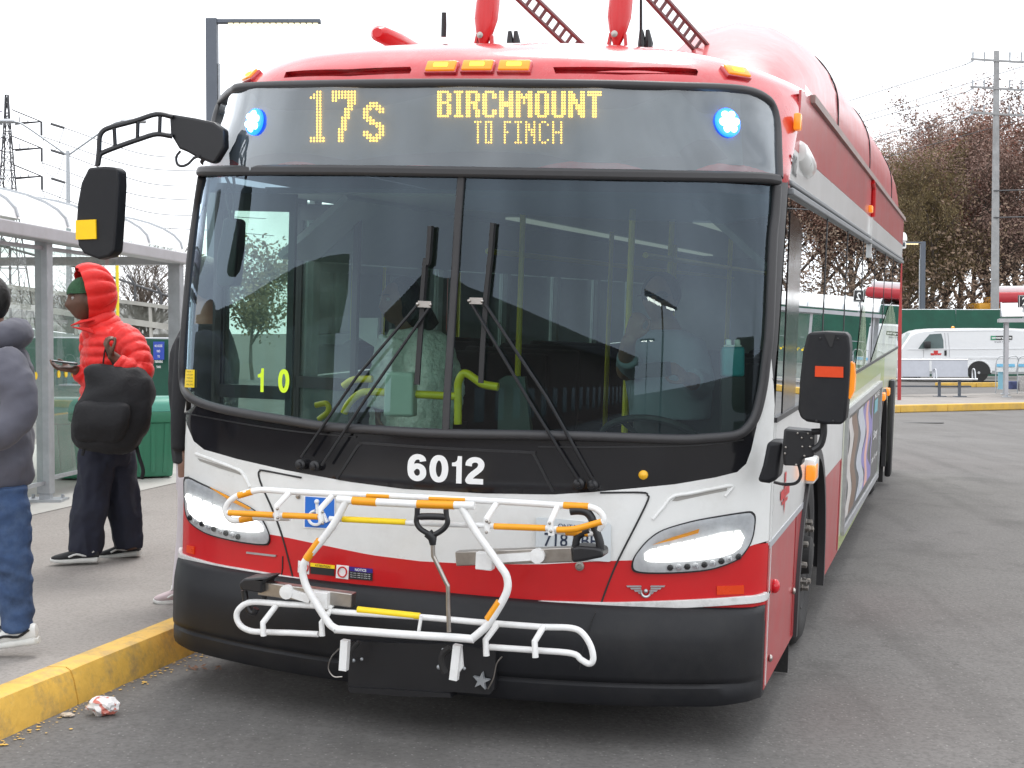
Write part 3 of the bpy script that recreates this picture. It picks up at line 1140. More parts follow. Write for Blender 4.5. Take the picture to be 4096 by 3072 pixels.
# ---- headlamps
def headlamp(rim, led, beads, amber, dirl, z, lab, spike):
    rim_ = [z(*p) for p in rim]
    h = fpatch('headlamp', rim_, M['plasticdk'], BUS, .008, .02, .05, smooth=4, label=lab)
    cx = sum(p[0] for p in rim_) / len(rim_)
    cy = sum(p[1] for p in rim_) / len(rim_)
    ins = [(cx + (p[0] - cx) * .972, cy + (p[1] - cy) * .945) for p in rim_]
    fpatch('reflector', ins, M['chrome'], h, .012, .004, .04, smooth=4)
    fpatch('led_bar', [z(*p) for p in led], M['head_on'], h, .018, .008, .04, smooth=2)
    fpatch('amber_strip', [z(*p) for p in amber], M['reflector'], h, .017, .004, .04)
    for k in range(9):
        u = k / 8
        p = fc(*z(beads[0][0] + (beads[1][0] - beads[0][0]) * u, beads[0][1] + (beads[1][1] - beads[0][1]) * u - dirl * math.sin(u * math.pi)), .016)
        m = MB()
        m.lathe([(.013, .004), (.011, -.006), (.004, -.008), (.003, -.002), (.001, -.002)], 10, p, 'y')
        m.build('lamp_bead', M['plasticdk'] if k % 2 == 0 else M['chrome'], h)
    q0, q1 = spike
    for k in range(7):
        u = (k + .5) / 7
        px_, py_ = q0[0] + (q1[0] - q0[0]) * u, q0[1] + (q1[1] - q0[1]) * u
        P = [fc(*z(px_ + dx, py_ + dy), .020) for dx, dy in ((-7, -8), (7, -8), (5, 26), (-5, 26))]
        MB().add(P + [p_ + V((0, .006, 0)) for p_ in P], [(0, 1, 2, 3), (0, 4, 5, 1), (1, 5, 6, 2), (2, 6, 7, 3), (3, 7, 4, 0)]).build('lamp_divider', M['chrome'], h, smooth=False)
    fpatch('lens', ins, M['lens'], h, .026, .0, .05, smooth=4)
headlamp([(280, 1050), (290, 970), (340, 890), (430, 790), (560, 705), (800, 632), (1000, 592), (1300, 545), (1360, 555), (1380, 600), (1372, 700), (1355, 780), (1320, 860), (1240, 960), (1120, 1020), (950, 1068), (700, 1092), (450, 1097), (320, 1085)],
         [(440, 885), (850, 792), (1240, 712), (1245, 860), (1080, 945), (760, 985), (440, 990), (400, 950)], ((620, 1042), (1225, 945)), [(470, 838), (650, 770), (880, 700), (870, 735), (640, 800)], -22, ZL, 'headlamp with lit white LED bar beside the wing emblem', ((440, 885), (1240, 712)))
headlamp([(215, 238), (350, 290), (550, 385), (780, 500), (860, 565), (920, 650), (965, 760), (962, 825), (910, 845), (700, 820), (450, 760), (330, 700), (250, 630), (218, 540), (208, 400)],
         [(235, 385), (560, 525), (830, 610), (905, 720), (720, 722), (400, 660), (260, 560), (240, 470)], ((265, 600), (690, 768)), [(440, 330), (620, 420), (800, 515), (780, 530), (600, 440)], -14, ZJ, 'headlamp with lit white LED bar beside the platform kerb', ((240, 390), (860, 625)))
# front reflectors, chrome dash, wing emblem, stickers, plate
for pts, z in (([(1035, 1205), (1275, 1198), (1275, 1275), (1035, 1282)], ZL), ([(235, 842), (300, 856), (300, 925), (232, 905)], ZJ)):
    fpatch('side_reflector', [z(*p) for p in pts], mat('orange reflector', srgb(214, 62, 12), .25, var=.08), BUS, .006, .005, .05)
fpatch('chrome_dash', [ZJ(*p) for p in ((762, 900), (1028, 930), (1018, 946), (762, 916))], M['alu'], BUS, .008, .007, .05)
em = MB()
for sgn in (-1, 1):
    for k in range(4):
        y = 1200 + k * 20
        x0, x1 = 405 + sgn * (38 + k * 2), 405 + sgn * (172 - k * 34)
        c4 = [(x0, y + 14), (x1 - sgn * 10, y + 14), (x1, y), (x0 + sgn * (6), y)]
        P = [fc(*ZL(*q), .008) for q in c4]
        em.add(P + [p_ + V((0, .006, 0)) for p_ in P], [(0, 1, 2, 3), (0, 4, 5, 1), (1, 5, 6, 2), (2, 6, 7, 3), (3, 7, 4, 0)])
arc = [fc(*ZL(405 + 42 * math.cos(t), 1252 + 46 * math.sin(t)), .009) for t in [math.pi * k / 12 for k in range(-1, 14)]]
em.tube(arc, .005, 6)
em.ball(fc(*ZL(405, 1248), .010), .009, 10, 6)
em.build('wing_emblem', M['alu'], BUS, smooth=False, label='silver winged emblem')
def fquad(name, c, m, off, parent=None, z=None, thick=.002):
    return fpatch(name, [z(*p) for p in c], m, parent or BUS, off, thick, .06)
ww = fquad('wheelchair_sticker', [(1272, 400), (1550, 420), (1550, 705), (1268, 690)], M['sticker_w'], .004, None, ZJ)
fquad('blue_field', [(1285, 412), (1540, 430), (1540, 695), (1280, 680)], M['blueprint'], .006, ww, ZJ)
m = MB()
pl = lambda P, r: m.tube([fc(*ZJ(*p), .009) for p in P], r, 6)
m.ball(fc(*ZJ(1388, 458), .009), .011, 10, 6)
pl([(1390, 480), (1392, 565), (1450, 570), (1478, 640)], .008)
pl([(1392, 520), (1440, 525)], .006)
pl([(1378 + 62 * math.cos(t), 600 + 62 * math.sin(t)) for t in [k * .3 - .2 for k in range(17)]], .0065)
m.build('wheelchair_symbol', M['sticker_w'], ww)
for c, mm, nm in (([(1222, 978), (1318, 1000), (1318, 1100), (1218, 1082)], M['sticker_w'], 'pictogram_field'), ([(1330, 998), (1545, 1022), (1545, 1052), (1330, 1030)], M['yellowtape'], 'caution_field'), ([(1330, 1032), (1540, 1054), (1540, 1116), (1330, 1094)], M['print_k'], 'caution_text_field'),
                  ([(1562, 1015), (1670, 1026), (1665, 1145), (1555, 1132)], M['sticker_w'], 'pictogram_field'), ([(1675, 1032), (1880, 1052), (1880, 1090), (1675, 1070)], mat('violet print', srgb(52, 36, 130), .4, var=.03), 'notice_field'), ([(1675, 1072), (1880, 1092), (1878, 1158), (1673, 1140)], M['print_k'], 'notice_text_field')):
    fquad(nm, c, mm, .005, None, ZJ)
text_obj('caution_text', 'ATTENTION', quad_map([ZJ(1370, 1030), ZJ(1505, 1044), ZJ(1505, 1024), ZJ(1370, 1010)], lambda a_, b_: fc(a_, b_, .0085)), M['print_k'], BUS, .01)
text_obj('notice_text', 'NOTICE', quad_map([ZJ(1725, 1069), ZJ(1825, 1079), ZJ(1825, 1056), ZJ(1725, 1046)], lambda a_, b_: fc(a_, b_, .0085)), M['sticker_w'], BUS, .02)
for k in range(3):
    text_obj('small_print', 'do not ride or step up', quad_map([ZJ(1685, 1092 + k * 18), ZJ(1860, 1108 + k * 18), ZJ(1860, 1097 + k * 18), ZJ(1685, 1081 + k * 18)], lambda a_, b_: fc(a_, b_, .0085)), M['sticker_w'], BUS, 0)
for cxy in ((1612, 1080), (1272, 1040)):
    MB().tube([fc(*ZJ(cxy[0] + 38 * math.cos(t), cxy[1] + 44 * math.sin(t)), .008) for t in [k * math.pi / 12 for k in range(24)]], .003, 5, True).build('prohibition_ring', mat('red print', (.6, .02, .02), .4, var=.02), BUS)
# licence plate
pt = fquad('licence_plate', [(1425, 605), (1445, 597), (2070, 650), (2088, 665), (2085, 985), (2065, 990), (1420, 940)], mat('plate white', (.62, .66, .68), .4, var=.04, vs=15), .012, None, ZK, .008)
text_obj('plate_number', '718 8BH', quad_map([ZK(1495, 852), ZK(1990, 868), ZK(1995, 752), ZK(1500, 730)], lambda a_, b_: fc(a_, b_, .0145)), mat('plate ink', (.02, .03, .06), .5, var=.05), pt, .01)
text_obj('plate_heading', 'ONTARIO', quad_map([ZK(1620, 690), ZK(1880, 712), ZK(1882, 672), ZK(1622, 650)], lambda a_, b_: fc(a_, b_, .0145)), mat('plate ink b', (.02, .03, .10), .5, var=.05), pt, 0)
p = fc(*ZK(1812, 1028), .004)
MB().lathe([(.018, .004), (.018, -.004), (.010, -.006), (.009, -.002), (.001, -.002)], 14, p, 'y').build('tow_eye_cap', M['steel'], BUS)
p = fc(*ZJ(1222, 410), .004)
MB().lathe([(.010, .004), (.010, -.004), (.001, -.006)], 12, p, 'y').build('bolt', M['steel'], BUS)

# ---- bumper
def bumper():
    xs = [-1.30 + 2.60 * i / 64 for i in range(65)]
    prof = [(.565, -.03), (.564, .012), (.556, .034), (.535, .050), (.47, .072), (.44, .077), (.40, .078), (.30, .076), (.283, .070), (.274, .058), (.268, .058), (.258, .066), (.215, .062), (.195, .050), (.19, .0), (.19, -.06)]
    R = []
    for x in xs:
        a = abs(x) / 1.30
        xx = math.copysign(1.2925 * (1 - (1 - a) ** 1.0), x)
        e = sm(.86, 1.0, a)
        ring = []
        for z, o in prof:
            zz = z + .012 * (1 - a) * (1 if z > .5 else 0) - (0 if z > .25 else .012 * (1 - e))
            ring.append(V((xx * (1 + .012 * min(1, o / .07) * (1 if x < 0 else .0)), yf(min(1.2925, max(-1.2925, xx)), .5) - o * (1 - .45 * e) - .0, zz)))
        R.append(ring)
    # return to the side
    for sgn, idx in ((-1, 0), (1, -1)):
        extra = []
        for k in (1, 2):
            extra.append([p + V((0, .06 * k, 0)) for p in R[idx]])
        if sgn < 0:
            R = extra[::-1] + R
        else:
            R = R + extra
    return MB().rings(R, cap=True, closed=False)
bumper().build('front_bumper', M['plastic'], BUS, ang=35, label='black moulded plastic front bumper')
seam('bumper_gap', [(2383, 2450), (2362, 2500), (2345, 2560), (2330, 2610), (2318, 2680)], M['print_k'], .004, .079)
MB().box((0, .30, .36), (2.3, .16, .30)).build('bumper_beam', M['plasticdk'], BUS)
m = MB()
P = [dep(*ZH(*q), -.12) for q in ((150, 1150), (450, 1165), (790, 1190), (800, 1215), (450, 1205), (150, 1180))]
m.add(P + [q + V((0, .1, 0)) for q in P], [(0, 1, 4, 5), (1, 2, 3, 4), (0, 5, 11, 6), (3, 2, 8, 9), (0, 6, 7, 1), (1, 7, 8, 2), (5, 4, 10, 11), (4, 3, 9, 10), (6, 11, 10, 7), (7, 10, 9, 8)])
P = [dep(*ZH(*q), -.10) for q in ((150, 860), (830, 880), (1080, 920), (1070, 1160), (1040, 1195), (830, 1180), (145, 1160))]
m.add(P + [q + V((0, .03, 0)) for q in P], [tuple(range(7)), tuple(range(13, 6, -1))] + [(i, (i + 1) % 7, 7 + (i + 1) % 7, 7 + i) for i in range(7)])
m.build('tow_bracket', M['plasticdk'], BUS, smooth=False)
# ---- sides
ARC = lambda cy, r, a0, a1, n=14, cz=.46: [(cy + r * math.cos(a0 + (a1 - a0) * k / n), cz + r * math.sin(a0 + (a1 - a0) * k / n)) for k in range(n + 1)]
Y1, Y2 = 2.22, 8.85
def edge(z):
    return yf(1.2949, z) - .002
def both(name, yz, mR, thick=.012, x=1.295, ml=None):
    spatch(name, yz, mR, BUS, x, thick)
    spatch(name, yz, ml or mR, BUS, -x, thick)
arch_top = [(y, z) for y, z in ARC(Y1, .70, math.pi, 0, 24, .30)]      # front arch, half circle over z .30
za = .80
hw = math.sqrt(.70 ** 2 - (za - .30) ** 2)
up = [(y, z) for y, z in ARC(Y1, .70, math.acos(-hw / .70), math.acos(hw / .70), 14, .30)]
lowL = [(y, z) for y, z in ARC(Y1, .70, math.acos(-hw / .70), math.pi, 10, .30)]
lowR = [(y, z) for y, z in ARC(Y1, .70, math.acos(hw / .70), 0, 10, .30)]
wsp = [(edge(.8), za)] + up + [(4.06, za), (4.06, 1.295), (edge(1.295), 1.295)]
spatch('white_side_panel', wsp, M['white_side'], BUS, 1.295, .012)
spatch('white_side_panel', [(1.55, za)] + [q for q in up if q[0] > 1.6] + [(4.06, za), (4.06, 1.295), (1.55, 1.295)], M['white_side'], BUS, -1.295, .012)
spatch('red_side_panel', [(edge(.21) + .02, .21), (Y1 - .70, .21)] + lowL[::-1] + [(edge(.79), za - .002)], M['red_side'], BUS, 1.295, .012)
spatch('red_side_panel', [(edge(.21) + .02, .21), (Y1 - .70, .21), (Y1 - .70, .36), (edge(.36) + .02, .36)], M['red_side'], BUS, -1.295, .012)
both('red_side_panel', [(Y1 + .70, .21), (4.06, .21), (4.06, za - .002)] + lowR, M['red_side'])
both('side_seam', [(edge(.7) + .06, .22), (edge(.7) + .07, .22), (edge(.7) + .07, 1.28), (edge(.7) + .06, 1.28)], M['white_side'], .006, 1.298)
for yy in (1.40, 3.98):
    spatch('dark_red_edge', [(yy, .23), (yy + .075, .23), (yy + .075, .79), (yy, .79)], mat('deep red', (.30, .008, .012), .3, var=.04), BUS, 1.2975, .004)
both('grey_stripe', [(edge(.8) + .01, .785), (Y1 - hw - .03, .785), (Y1 - hw - .03, .812), (edge(.8) + .01, .812)], mat('grey stripe', (.40, .41, .43), .35, var=.05), .004, 1.2985)
# rear half: pale green wrap
hw2 = math.sqrt(.66 ** 2 - .42 ** 2)
arch2 = [(y, z) for y, z in ARC(Y2, .66, math.pi, 0, 20, .30)]
both('wrap_panel', [(4.10, .21), (Y2 - .66, .21)] + arch2 + [(Y2 + .66, .21), (L_END, .21), (L_END, 1.295), (4.10, 1.295)], M['palewrap'], .012, 1.295, M['white_side'])
spatch('lime_band', [(4.12, .215), (8.15, .215), (8.15, .36), (4.12, .30)], M['lime'], BUS, 1.297, .002)
spatch('lime_band', [(8.25, 1.0), (8.75, 1.0), (8.75, 1.28), (4.3, 1.28), (4.3, 1.16), (8.25, 1.16)], M['lime'], BUS, 1.297, .002)
spatch('panel_slot', [(4.065, .33), (4.098, .33), (4.098, 1.29), (4.065, 1.29)], M['print_k'], BUS, 1.2945, .01)
# advertising frame
ad = spatch('advert_panel', [(4.30, .345), (8.10, .30), (8.10, 1.05), (4.30, 1.06)], mat('advert dark print', (.075, .075, .078), .3, var=.1, vs=3), BUS, 1.305, .012, 'advertising panel with violet and pink print')
fr = MB()
for a_, b_ in (((4.24, 1.075), (8.18, 1.065)), ((4.24, .31), (8.18, .265)), ((4.24, .31), (4.24, 1.075)), ((8.18, .265), (8.18, 1.065))):
    fr.strip([(1.304, *a_), (1.304, *b_)], .05, .028, (1, 0, 0))
fr.build('frame', M['alu'], ad, smooth=False)
def wav(y0, w, z0, z1, ph):
    A = []
    n = 14
    for k in range(n + 1):
        z = z0 + (z1 - z0) * k / n
        A.append((y0 + w * .35 * math.sin(k * .9 + ph), z))
    return A + [(y0 + w + w * .35 * math.sin(k * .8 + ph + 1), z0 + (z1 - z0) * k / n) for k in range(n, -1, -1)]
for nm, y0, w, col in (('print_band', 4.45, .35, srgb(205, 200, 196)), ('print_figure', 4.80, .42, srgb(120, 92, 74)), ('print_band', 5.45, .55, srgb(190, 195, 205)), ('print_figure', 6.05, .75, srgb(132, 122, 186)), ('print_figure', 6.25, .28, srgb(226, 172, 160)), ('print_band', 6.95, .10, srgb(160, 150, 205))):
    q = mat('advert print', col, .3, var=.12, vs=6)
    spatch(nm, wav(y0, w, .37, 1.02, y0), q, ad, 1.3062 + .0012 * (y0 % 1), .0)
spatch('print_block', [(7.25, .86), (7.72, .86), (7.72, .97), (7.25, .97)], mat('teal print', srgb(95, 170, 185), .3, var=.1), ad, 1.308, 0)
for t_, z0, h_, y0, y1 in (('MORE', .985, .04, 7.2, 7.9), ('Stay', .62, .10, 7.25, 7.8), ('play it by ear', .45, .06, 7.15, 7.95), ('see more now', .40, .05, 5.7, 6.1)):
    text_obj('print_text', t_, quad_fn((1.309, y0, z0), (1.309, y1, z0), (1.309, y1, z0 + h_), (1.309, y0, z0 + h_)), M['sticker_w'], ad, .01)
# window band
spatch('window_band', [(edge(1.30) + .004, 1.298), (L_END - .15, 1.298), (L_END - .15, 2.20), (edge(2.2) + .02, 2.20)], M['sideglass'], BUS, 1.293, 0)
spatch('window_band', [(1.55, 1.298), (L_END - .15, 1.298), (L_END - .15, 2.20), (1.55, 2.20)], glass('door side glazing', (.55, .60, .58), 1.0), BUS, -1.293, 0)
m = MB()
for yy in (.66, 1.50):
    m.box((-1.27, yy, 1.28), (.06, .05, 1.85))
m.box((-1.27, 1.08, 2.2), (.06, .86, .05))
m.build('door_frame', M['rubber'], BUS, smooth=False)
for yy, rr in ((.66, .12), (1.47, -.12)):
    R_ = Matrix.Rotation(rr, 3, 'Z')
    m = MB()
    m.box((-1.10, yy, 1.28), (.36, .03, .06), R_); m.box((-1.10, yy, .42), (.36, .03, .10), R_); m.box((-1.10, yy, 2.14), (.36, .03, .08), R_)
    for e in (-.17, .17):
        m.box(V((-1.10, yy, 1.28)) + R_ @ V((e, 0, 0)), (.03, .03, 1.8), R_)
    dl = m.build('door_leaf', M['rubber'], BUS, smooth=False)
    m = MB(); m.box((-1.10, yy, 1.28), (.31, .006, 1.7), R_); m.build('door_glass', M['clearglass'], dl, smooth=False)
for yy in (2.35, 3.75, 5.2, 6.65, 8.1, 9.55):
    both('window_joint', [(yy, 1.30), (yy + .02, 1.30), (yy + .02, 2.2), (yy, 2.2)], M['rubber'], .004, 1.296)
spatch('sash_post', [(.66, 1.30), (1.13, 1.30), (1.12, 2.07), (1.02, 2.12), (.64, 2.14)], M['blackgloss'], BUS, 1.2965, .003)
sp_r = [side(*ZF(*q)) for q in ((660, 440), (725, 430), (725, 1080), (665, 1125))]
tr = MB()
tr.strip([(1.298, edge(1.29) + .0, 1.30), (1.298, L_END - .1, 1.30)], .02, .014, (1, 0, 0))
tr.build('belt_trim', M['rubber'], BUS, smooth=False)
tr = MB()
tr.strip([(1.300, edge(2.25) + .01, 2.215), (1.300, L_END, 2.215)], .030, .03, (1, 0, 0))
tr.strip([(1.298, edge(2.25) + .01, 2.25), (1.298, L_END, 2.25)], .022, .018, (1, 0, 0))
tr.build('gutter_rail', mat('grey rail', (.20, .21, .22), .4, .4, var=.1), BUS, bevel=.006)
# translucent wrap shapes running up over the windows
wr = glass('pale wrap film', (.30, .36, .26), .8, film=(.55, .62, .45), ff=.8)
spatch('wrap_film', [(4.9, 1.30), (6.1, 1.30), (5.8, 1.62), (5.5, 1.80), (5.3, 1.70)], wr, BUS, 1.2972, 0)
spatch('wrap_film', [(6.6, 1.30), (10.9, 1.30), (10.9, 1.50), (10.2, 1.68), (9.7, 1.76), (9.0, 1.74), (8.0, 1.56)], wr, BUS, 1.2972, 0)
# upper side bands
def bandz(z0, z1, m, nm, x=1.295):
    both(nm, [(edge(z0) + .004, z0)] + [(L_END, z0), (L_END, z1)] + [(edge(z0 + (z1 - z0) * k / 4) + .004, z0 + (z1 - z0) * k / 4) for k in (4, 3, 2, 1)], m, .01, x)
bandz(2.26, 2.395, M['white_side'], 'white_roof_band')
bandz(2.397, 2.66, M['red_side'], 'red_roof_band')
tr = MB()
tr.strip([(1.300, 1.25, 2.672), (1.300, L_END, 2.672)], .035, .03, (1, 0, 0))
tr.build('roof_gutter', mat('worn rail', (.30, .22, .20), .5, .2, var=.2, vs=4), BUS, smooth=False)
m = MB()
m.strip([(1.301, 5.82, 2.10), (1.301, 5.82, 2.39)], .07, .02, (1, 0, 0))
m.build('white_post', M['white_side'], BUS, smooth=False)
MB().tube([(1.302, 5.70, 2.64), (1.306, 5.80, 2.6), (1.306, 5.84, 2.40)], .02, 8).build('drain_pipe', M['red'], BUS)
MB().rbox((1.305, 5.62, 2.44), (.03, .13, .05), .008).build('side_marker', M['amber'], BUS)
digits_obj('side_fleet_number', '6012', quad_fn((1.2985, .62, 2.285), (1.2985, .78, 2.285), (1.2985, .78, 2.375), (1.2985, .60, 2.375)), M['print_k'], BUS, .16)
m = MB()
R = []
for k, (y, s_, zz) in enumerate(((.80, .2, 2.43), (.82, .7, 2.41), (.88, .9, 2.395), (1.10, .95, 2.375), (1.34, .8, 2.37), (1.42, .3, 2.37))):
    R.append([(1.29 + .060 * s_ * math.cos(a), y, zz + .075 * s_ * math.sin(a)) for a in [2 * math.pi * j / 16 for j in range(16)]])
m.rings(R)
m.v = [(1.29 + (x - 1.29) * .85, 1.08 + (y - 1.08) * .8, 2.385 + (z - 2.385) * .85) for x, y, z in m.v]
m.build('camera_pod', M['white'], BUS)
MB().rbox((1.30, .72, 2.51), (.03, .06, .07), .008).build('side_marker', M['amber'], BUS)
# roof deck, rear wall, underside
m = MB()
xs = [-1.295 + 2.59 * i / 24 for i in range(25)]
R = [[(x, max(capY(x, zt(x) - .001) - .02, 0) if k == 0 else yy, zt(x) - .012) for x in xs] for k, yy in enumerate((0, 3, 6, 9, L_END))]
m.rings(R, cap=False, closed=False)
for sx in (-1, 1):
    m.add([(sx * 1.2945, 1.0, 2.65), (sx * 1.2945, L_END, 2.65), (sx * 1.2945, L_END, 2.70), (sx * 1.2945, 1.0, 2.70)], [(0, 1, 2, 3)])
m.build('roof', M['red_roof'], BUS, ang=60)
MB().box((0, L_END + .02, 1.48), (2.57, .06, 2.5)).build('rear_wall', M['red_side'], BUS, bevel=.05)
m = MB()
m.box((0, 5.9, .30), (2.3, 10.6, .10))
for sx in (-1, 1):
    m.box((sx * 1.22, 1.0, .36), (.06, .72, .3))
m.build('underframe', M['plasticdk'], BUS, smooth=False)
# roof fairings
def fairing(sx, y0, name, lab):
    R = []
    for k, y in enumerate((y0, y0 + .10, y0 + .4, y0 + .9, y0 + 1.5, y0 + 2.0, y0 + 4.5, y0 + 7.5, 10.2, 10.8, 11.2)):
        h = (.01, .08, .20, .35, .48, .53, .60, .62, .58, .38, .06)[k]
        ring = []
        for (u, w) in ((1.265, 0), (1.262, .24), (1.25, .44), (1.205, .62), (1.12, .79), (.98, .94), (.80, 1.0), (.58, .90), (.40, .55), (.32, 0)):
            f = sm(y0, y0 + 1.4, y)
            uu = u if u > .9 else u + (.9 - u) * .0
            uu = (uu - 1.265) * (.55 + .45 * f) + 1.265 - .05 * (1 - f)
            ring.append((sx * uu, y, 2.66 + h * w * 1.12))
        R.append(ring)
    return MB().rings(R).build(name, M['red_fairing'], BUS, ang=50, label=lab)
fairing(1, .80, 'roof_fairing', 'red battery fairing along the driver side of the roof')
fairing(-1, 1.4, 'roof_fairing', 'red battery fairing along the door side of the roof')
for yy, hh in ((3.05, .535), (5.9, .605), (9.2, .61)):
    z_ = lambda w: 2.66 + hh * w * 1.12 + .002
    MB().tube(catmull([(1.266, yy, 2.68), (1.264, yy + .01, z_(.24)), (1.252, yy + .02, z_(.44)), (1.207, yy + .03, z_(.62)), (1.122, yy + .04, z_(.79)), (.985, yy + .05, z_(.935))], 4), .005, 6).build('fairing_joint', M['print_k'], BUS)
# charging horns, their stays and aerials on the roof
def horn(px0, lab):
    b = dep(*ZBb(px0, 200), .62)
    base = V((b.x, .62, zt(b.x)))
    R = []
    for (h, rx, ry) in ((.010, .010, .016), (.035, .020, .030), (.08, .036, .046), (.14, .050, .058), (.21, .050, .062), (.29, .042, .058), (.37, .030, .045), (.43, .010, .015)):
        R.append([base + V((rx * math.cos(a), ry * math.sin(a) + h * .25, h)) for a in [2 * math.pi * k / 18 for k in range(18)]])
    hn = MB().rings(R).build('charging_horn', M['red'], BUS, label=lab)
    m = MB()
    for s_ in (-.042, .045):
        m.strip([base + V((s_, .0, -.03)), base + V((s_ * .7, .02, .07))], .03, .010, (1, 0, 0))
    m.box(base + V((.05, .03, .0)), (.22, .10, .015))
    m.build('horn_bracket', M['red'], hn, smooth=False)
    m = MB()
    m.lathe([(.014, -.062), (.014, -.068), (.001, -.07)], 12, base + V((0, .02, .06)), 'y')
    m.build('horn_bolt', M['steel'], hn)
    m = MB()
    for s_ in (.075, .105):
        P = [base + V((s_, .15, .01)), base + V((s_, .16, .05)), base + V((s_ * .9, .17, .11))]
        m.tube(P, [.014, .019, .009], 8)
    m.build('insulator', M['plasticdk'], hn)
    m = MB()
    a, c_ = base + V((.03, .30, .30)), base + V((.26, 1.0, .04))
    for s_ in (V((0, 0, 0)), V((.035, 0, .05))):
        m.tube([a + s_, c_ + s_], .011, 6)
    for k in range(14):
        q = a + (c_ - a) * (k / 13)
        m.tube([q, q + V((.035, 0, .05))], .009, 5)
    m.build('ladder_stay', mat('stay grey red', (.20, .12, .12), .5, .3, var=.1), hn)
    return hn
horn(1000, 'red charging horn near the middle of the roof front')
horn(1845, 'red charging horn on the driver side of the roof front')
for (zx, zy0, zy1, r) in ((752, 160, 80, .012), (1997, 210, -30, .007)):
    b = fcap(*ZBb(zx, zy0), 0)
    q = dep(*ZBb(zx, zy0), .75)
    q2 = dep(*ZBb(zx, zy1), .75)
    MB().tube([q + V((0, 0, -.05)), q, q2], [r, r, r * .9], 10).build('aerial', M['plasticdk'], BUS)
b = dep(*ZBb(330, 205), .95)
m = MB()
m.rings([[b + V((rx * math.cos(a) * .5, o, rx * math.sin(a) * .42)) for a in [2 * math.pi * k / 14 for k in range(14)]] for o, rx in ((0, .05), (.03, .09), (.25, .10), (.6, .07), (.9, .02))])
m.build('roof_scoop', M['red'], BUS)

# ---- wheels
def wheel(x, y, sx, w=.28, dual=False):
    z = .465
    R_ = .465
    m = MB()
    pr = [(.285, -w / 2 + .02), (.33, -w / 2), (.42, -w / 2 + .005), (.455, -w / 2 + .03), (R_, -w / 2 + .06), (R_, w / 2 - .06), (.455, w / 2 - .03), (.42, w / 2 - .005), (.33, w / 2), (.285, w / 2 - .02)]
    m.lathe(pr, 40, (0, 0, 0), 'x')
    m.v = [(v[0] * sx + x, v[1] + y, v[2] + z) for v in m.v]
    wh = m.build('wheel', M['tyre'], BUS)
    m = MB()
    o = w / 2
    m.lathe([(.288, -o + .02), (.288, o - .02), (.275, o - .01), (.26, o - .03), (.22, o - .05), (.17, o - .03), (.10, o - .02), (.095, o + .02), (.07, o + .03), (.001, o + .03)], 32, (0, 0, 0), 'x')
    m.v = [(v[0] * sx + x, v[1] + y, v[2] + z) for v in m.v]
    m.build('rim', M['tyre'] if sx > 0 else M['plasticdk'], wh)
    for k in range(10):
        a = 2 * math.pi * k / 10 + .15
        m = MB()
        m.lathe([(.020, o - .04), (.020, o - .01), (.016, o - .008), (.016, o + .018), (.001, o + .022)], 8, (0, .168 * math.cos(a), .168 * math.sin(a)), 'x')
        m.v = [(v[0] * sx + x, v[1] + y, v[2] + z) for v in m.v]
        m.build('lug_nut', M['steel'], wh)
    return wh
for sx in (1, -1):
    wheel(sx * 1.13, Y1 + .06, sx)
    wheel(sx * 1.12, Y2, sx)
    for cy, r0 in ((Y1, .70), (Y2, .66)):
        m = MB()
        A = [(y, z) for y, z in ARC(cy, r0, math.pi, 0, 24, .30)]
        A = [(cy - r0, .20)] + A + [(cy + r0, .20)]
        m.strip([V((sx * 1.292, y, z)) for y, z in A], .05, .04, lambda p: V((sx, 0, 0)))
        m.build('wheel_arch', M['rubber'], BUS)
        m = MB()
        rr = [[(xx, cy + (r0 - .01) * math.cos(t), .30 + (r0 - .01) * math.sin(t)) for t in [math.pi * k / 16 for k in range(17)]] for xx in (sx * 1.28, sx * .80)]
        m.rings(rr, cap=False, closed=False)
        m.add([(sx * .80, cy - r0, .2), (sx * .80, cy + r0, .2), (sx * .80, cy + r0, 1.0), (sx * .80, cy - r0, 1.0)], [(0, 1, 2, 3)])
        m.build('wheel_housing', M['plasticdk'], BUS)
    m = MB()
    m.box((sx * 1.12, Y1 - .64, .14), (.30, .015, .26))
    m.build('mud_flap', M['tyre'], BUS, smooth=False)
    m = MB()
    m.box((sx * 1.12, Y2 + .72, .22), (.34, .015, .36))
    m.build('mud_flap', M['tyre'], BUS, smooth=False)
# side turn lamp, transit shield, buttons, engine-side black grille
m = MB()
m.rbox((1.315, 1.86, .955), (.05, .22, .12), .012)
lp = m.build('side_turn_lamp', M['white_side'], BUS)
MB().rbox((1.322, 1.80, .95), (.045, .15, .075), .008).build('amber_lens', M['amber'], lp)
lg = MB()
S0 = lambda u, v: (1.2985, .86 + u * .5, .955 + v)
def bar(u0, u1, v0, v1):
    lg.add([S0(u0, v0), S0(u1, v0), S0(u1, v1), S0(u0, v1)], [(0, 1, 2, 3)])
bar(-.30, -.06, -.018, .022); bar(.08, .36, -.018, .022)
bar(-.20, -.06, -.042, -.026); bar(.08, .24, -.042, -.026)
lg.add([S0(-.05, .09), S0(.07, .09), S0(.07, -.03), S0(.01, -.095), S0(-.05, -.03)], [(0, 1, 2, 3, 4)])
lg.build('transit_shield', mat('shield red', (.55, .02, .025), .35, var=.05), BUS, smooth=False, label='red winged transit shield on the white side')
text_obj('shield_letters', 'TTC', quad_fn(S0(-.04, .0), S0(.06, .0), S0(.06, .05), S0(-.04, .05)), M['sticker_w'], BUS, .02)
for y, z in ((1.38, .44), (.55, .31)):
    MB().ball((1.302, y, z), (.010, .016, .016), 10, 6).build('panel_bolt', M['steel'], BUS)
MB().ball((1.302, .60, .60), (.022, .03, .03), 12, 8).build('red_side_lamp', mat('red lens', (.6, .01, .02), .15, var=.02), BUS)
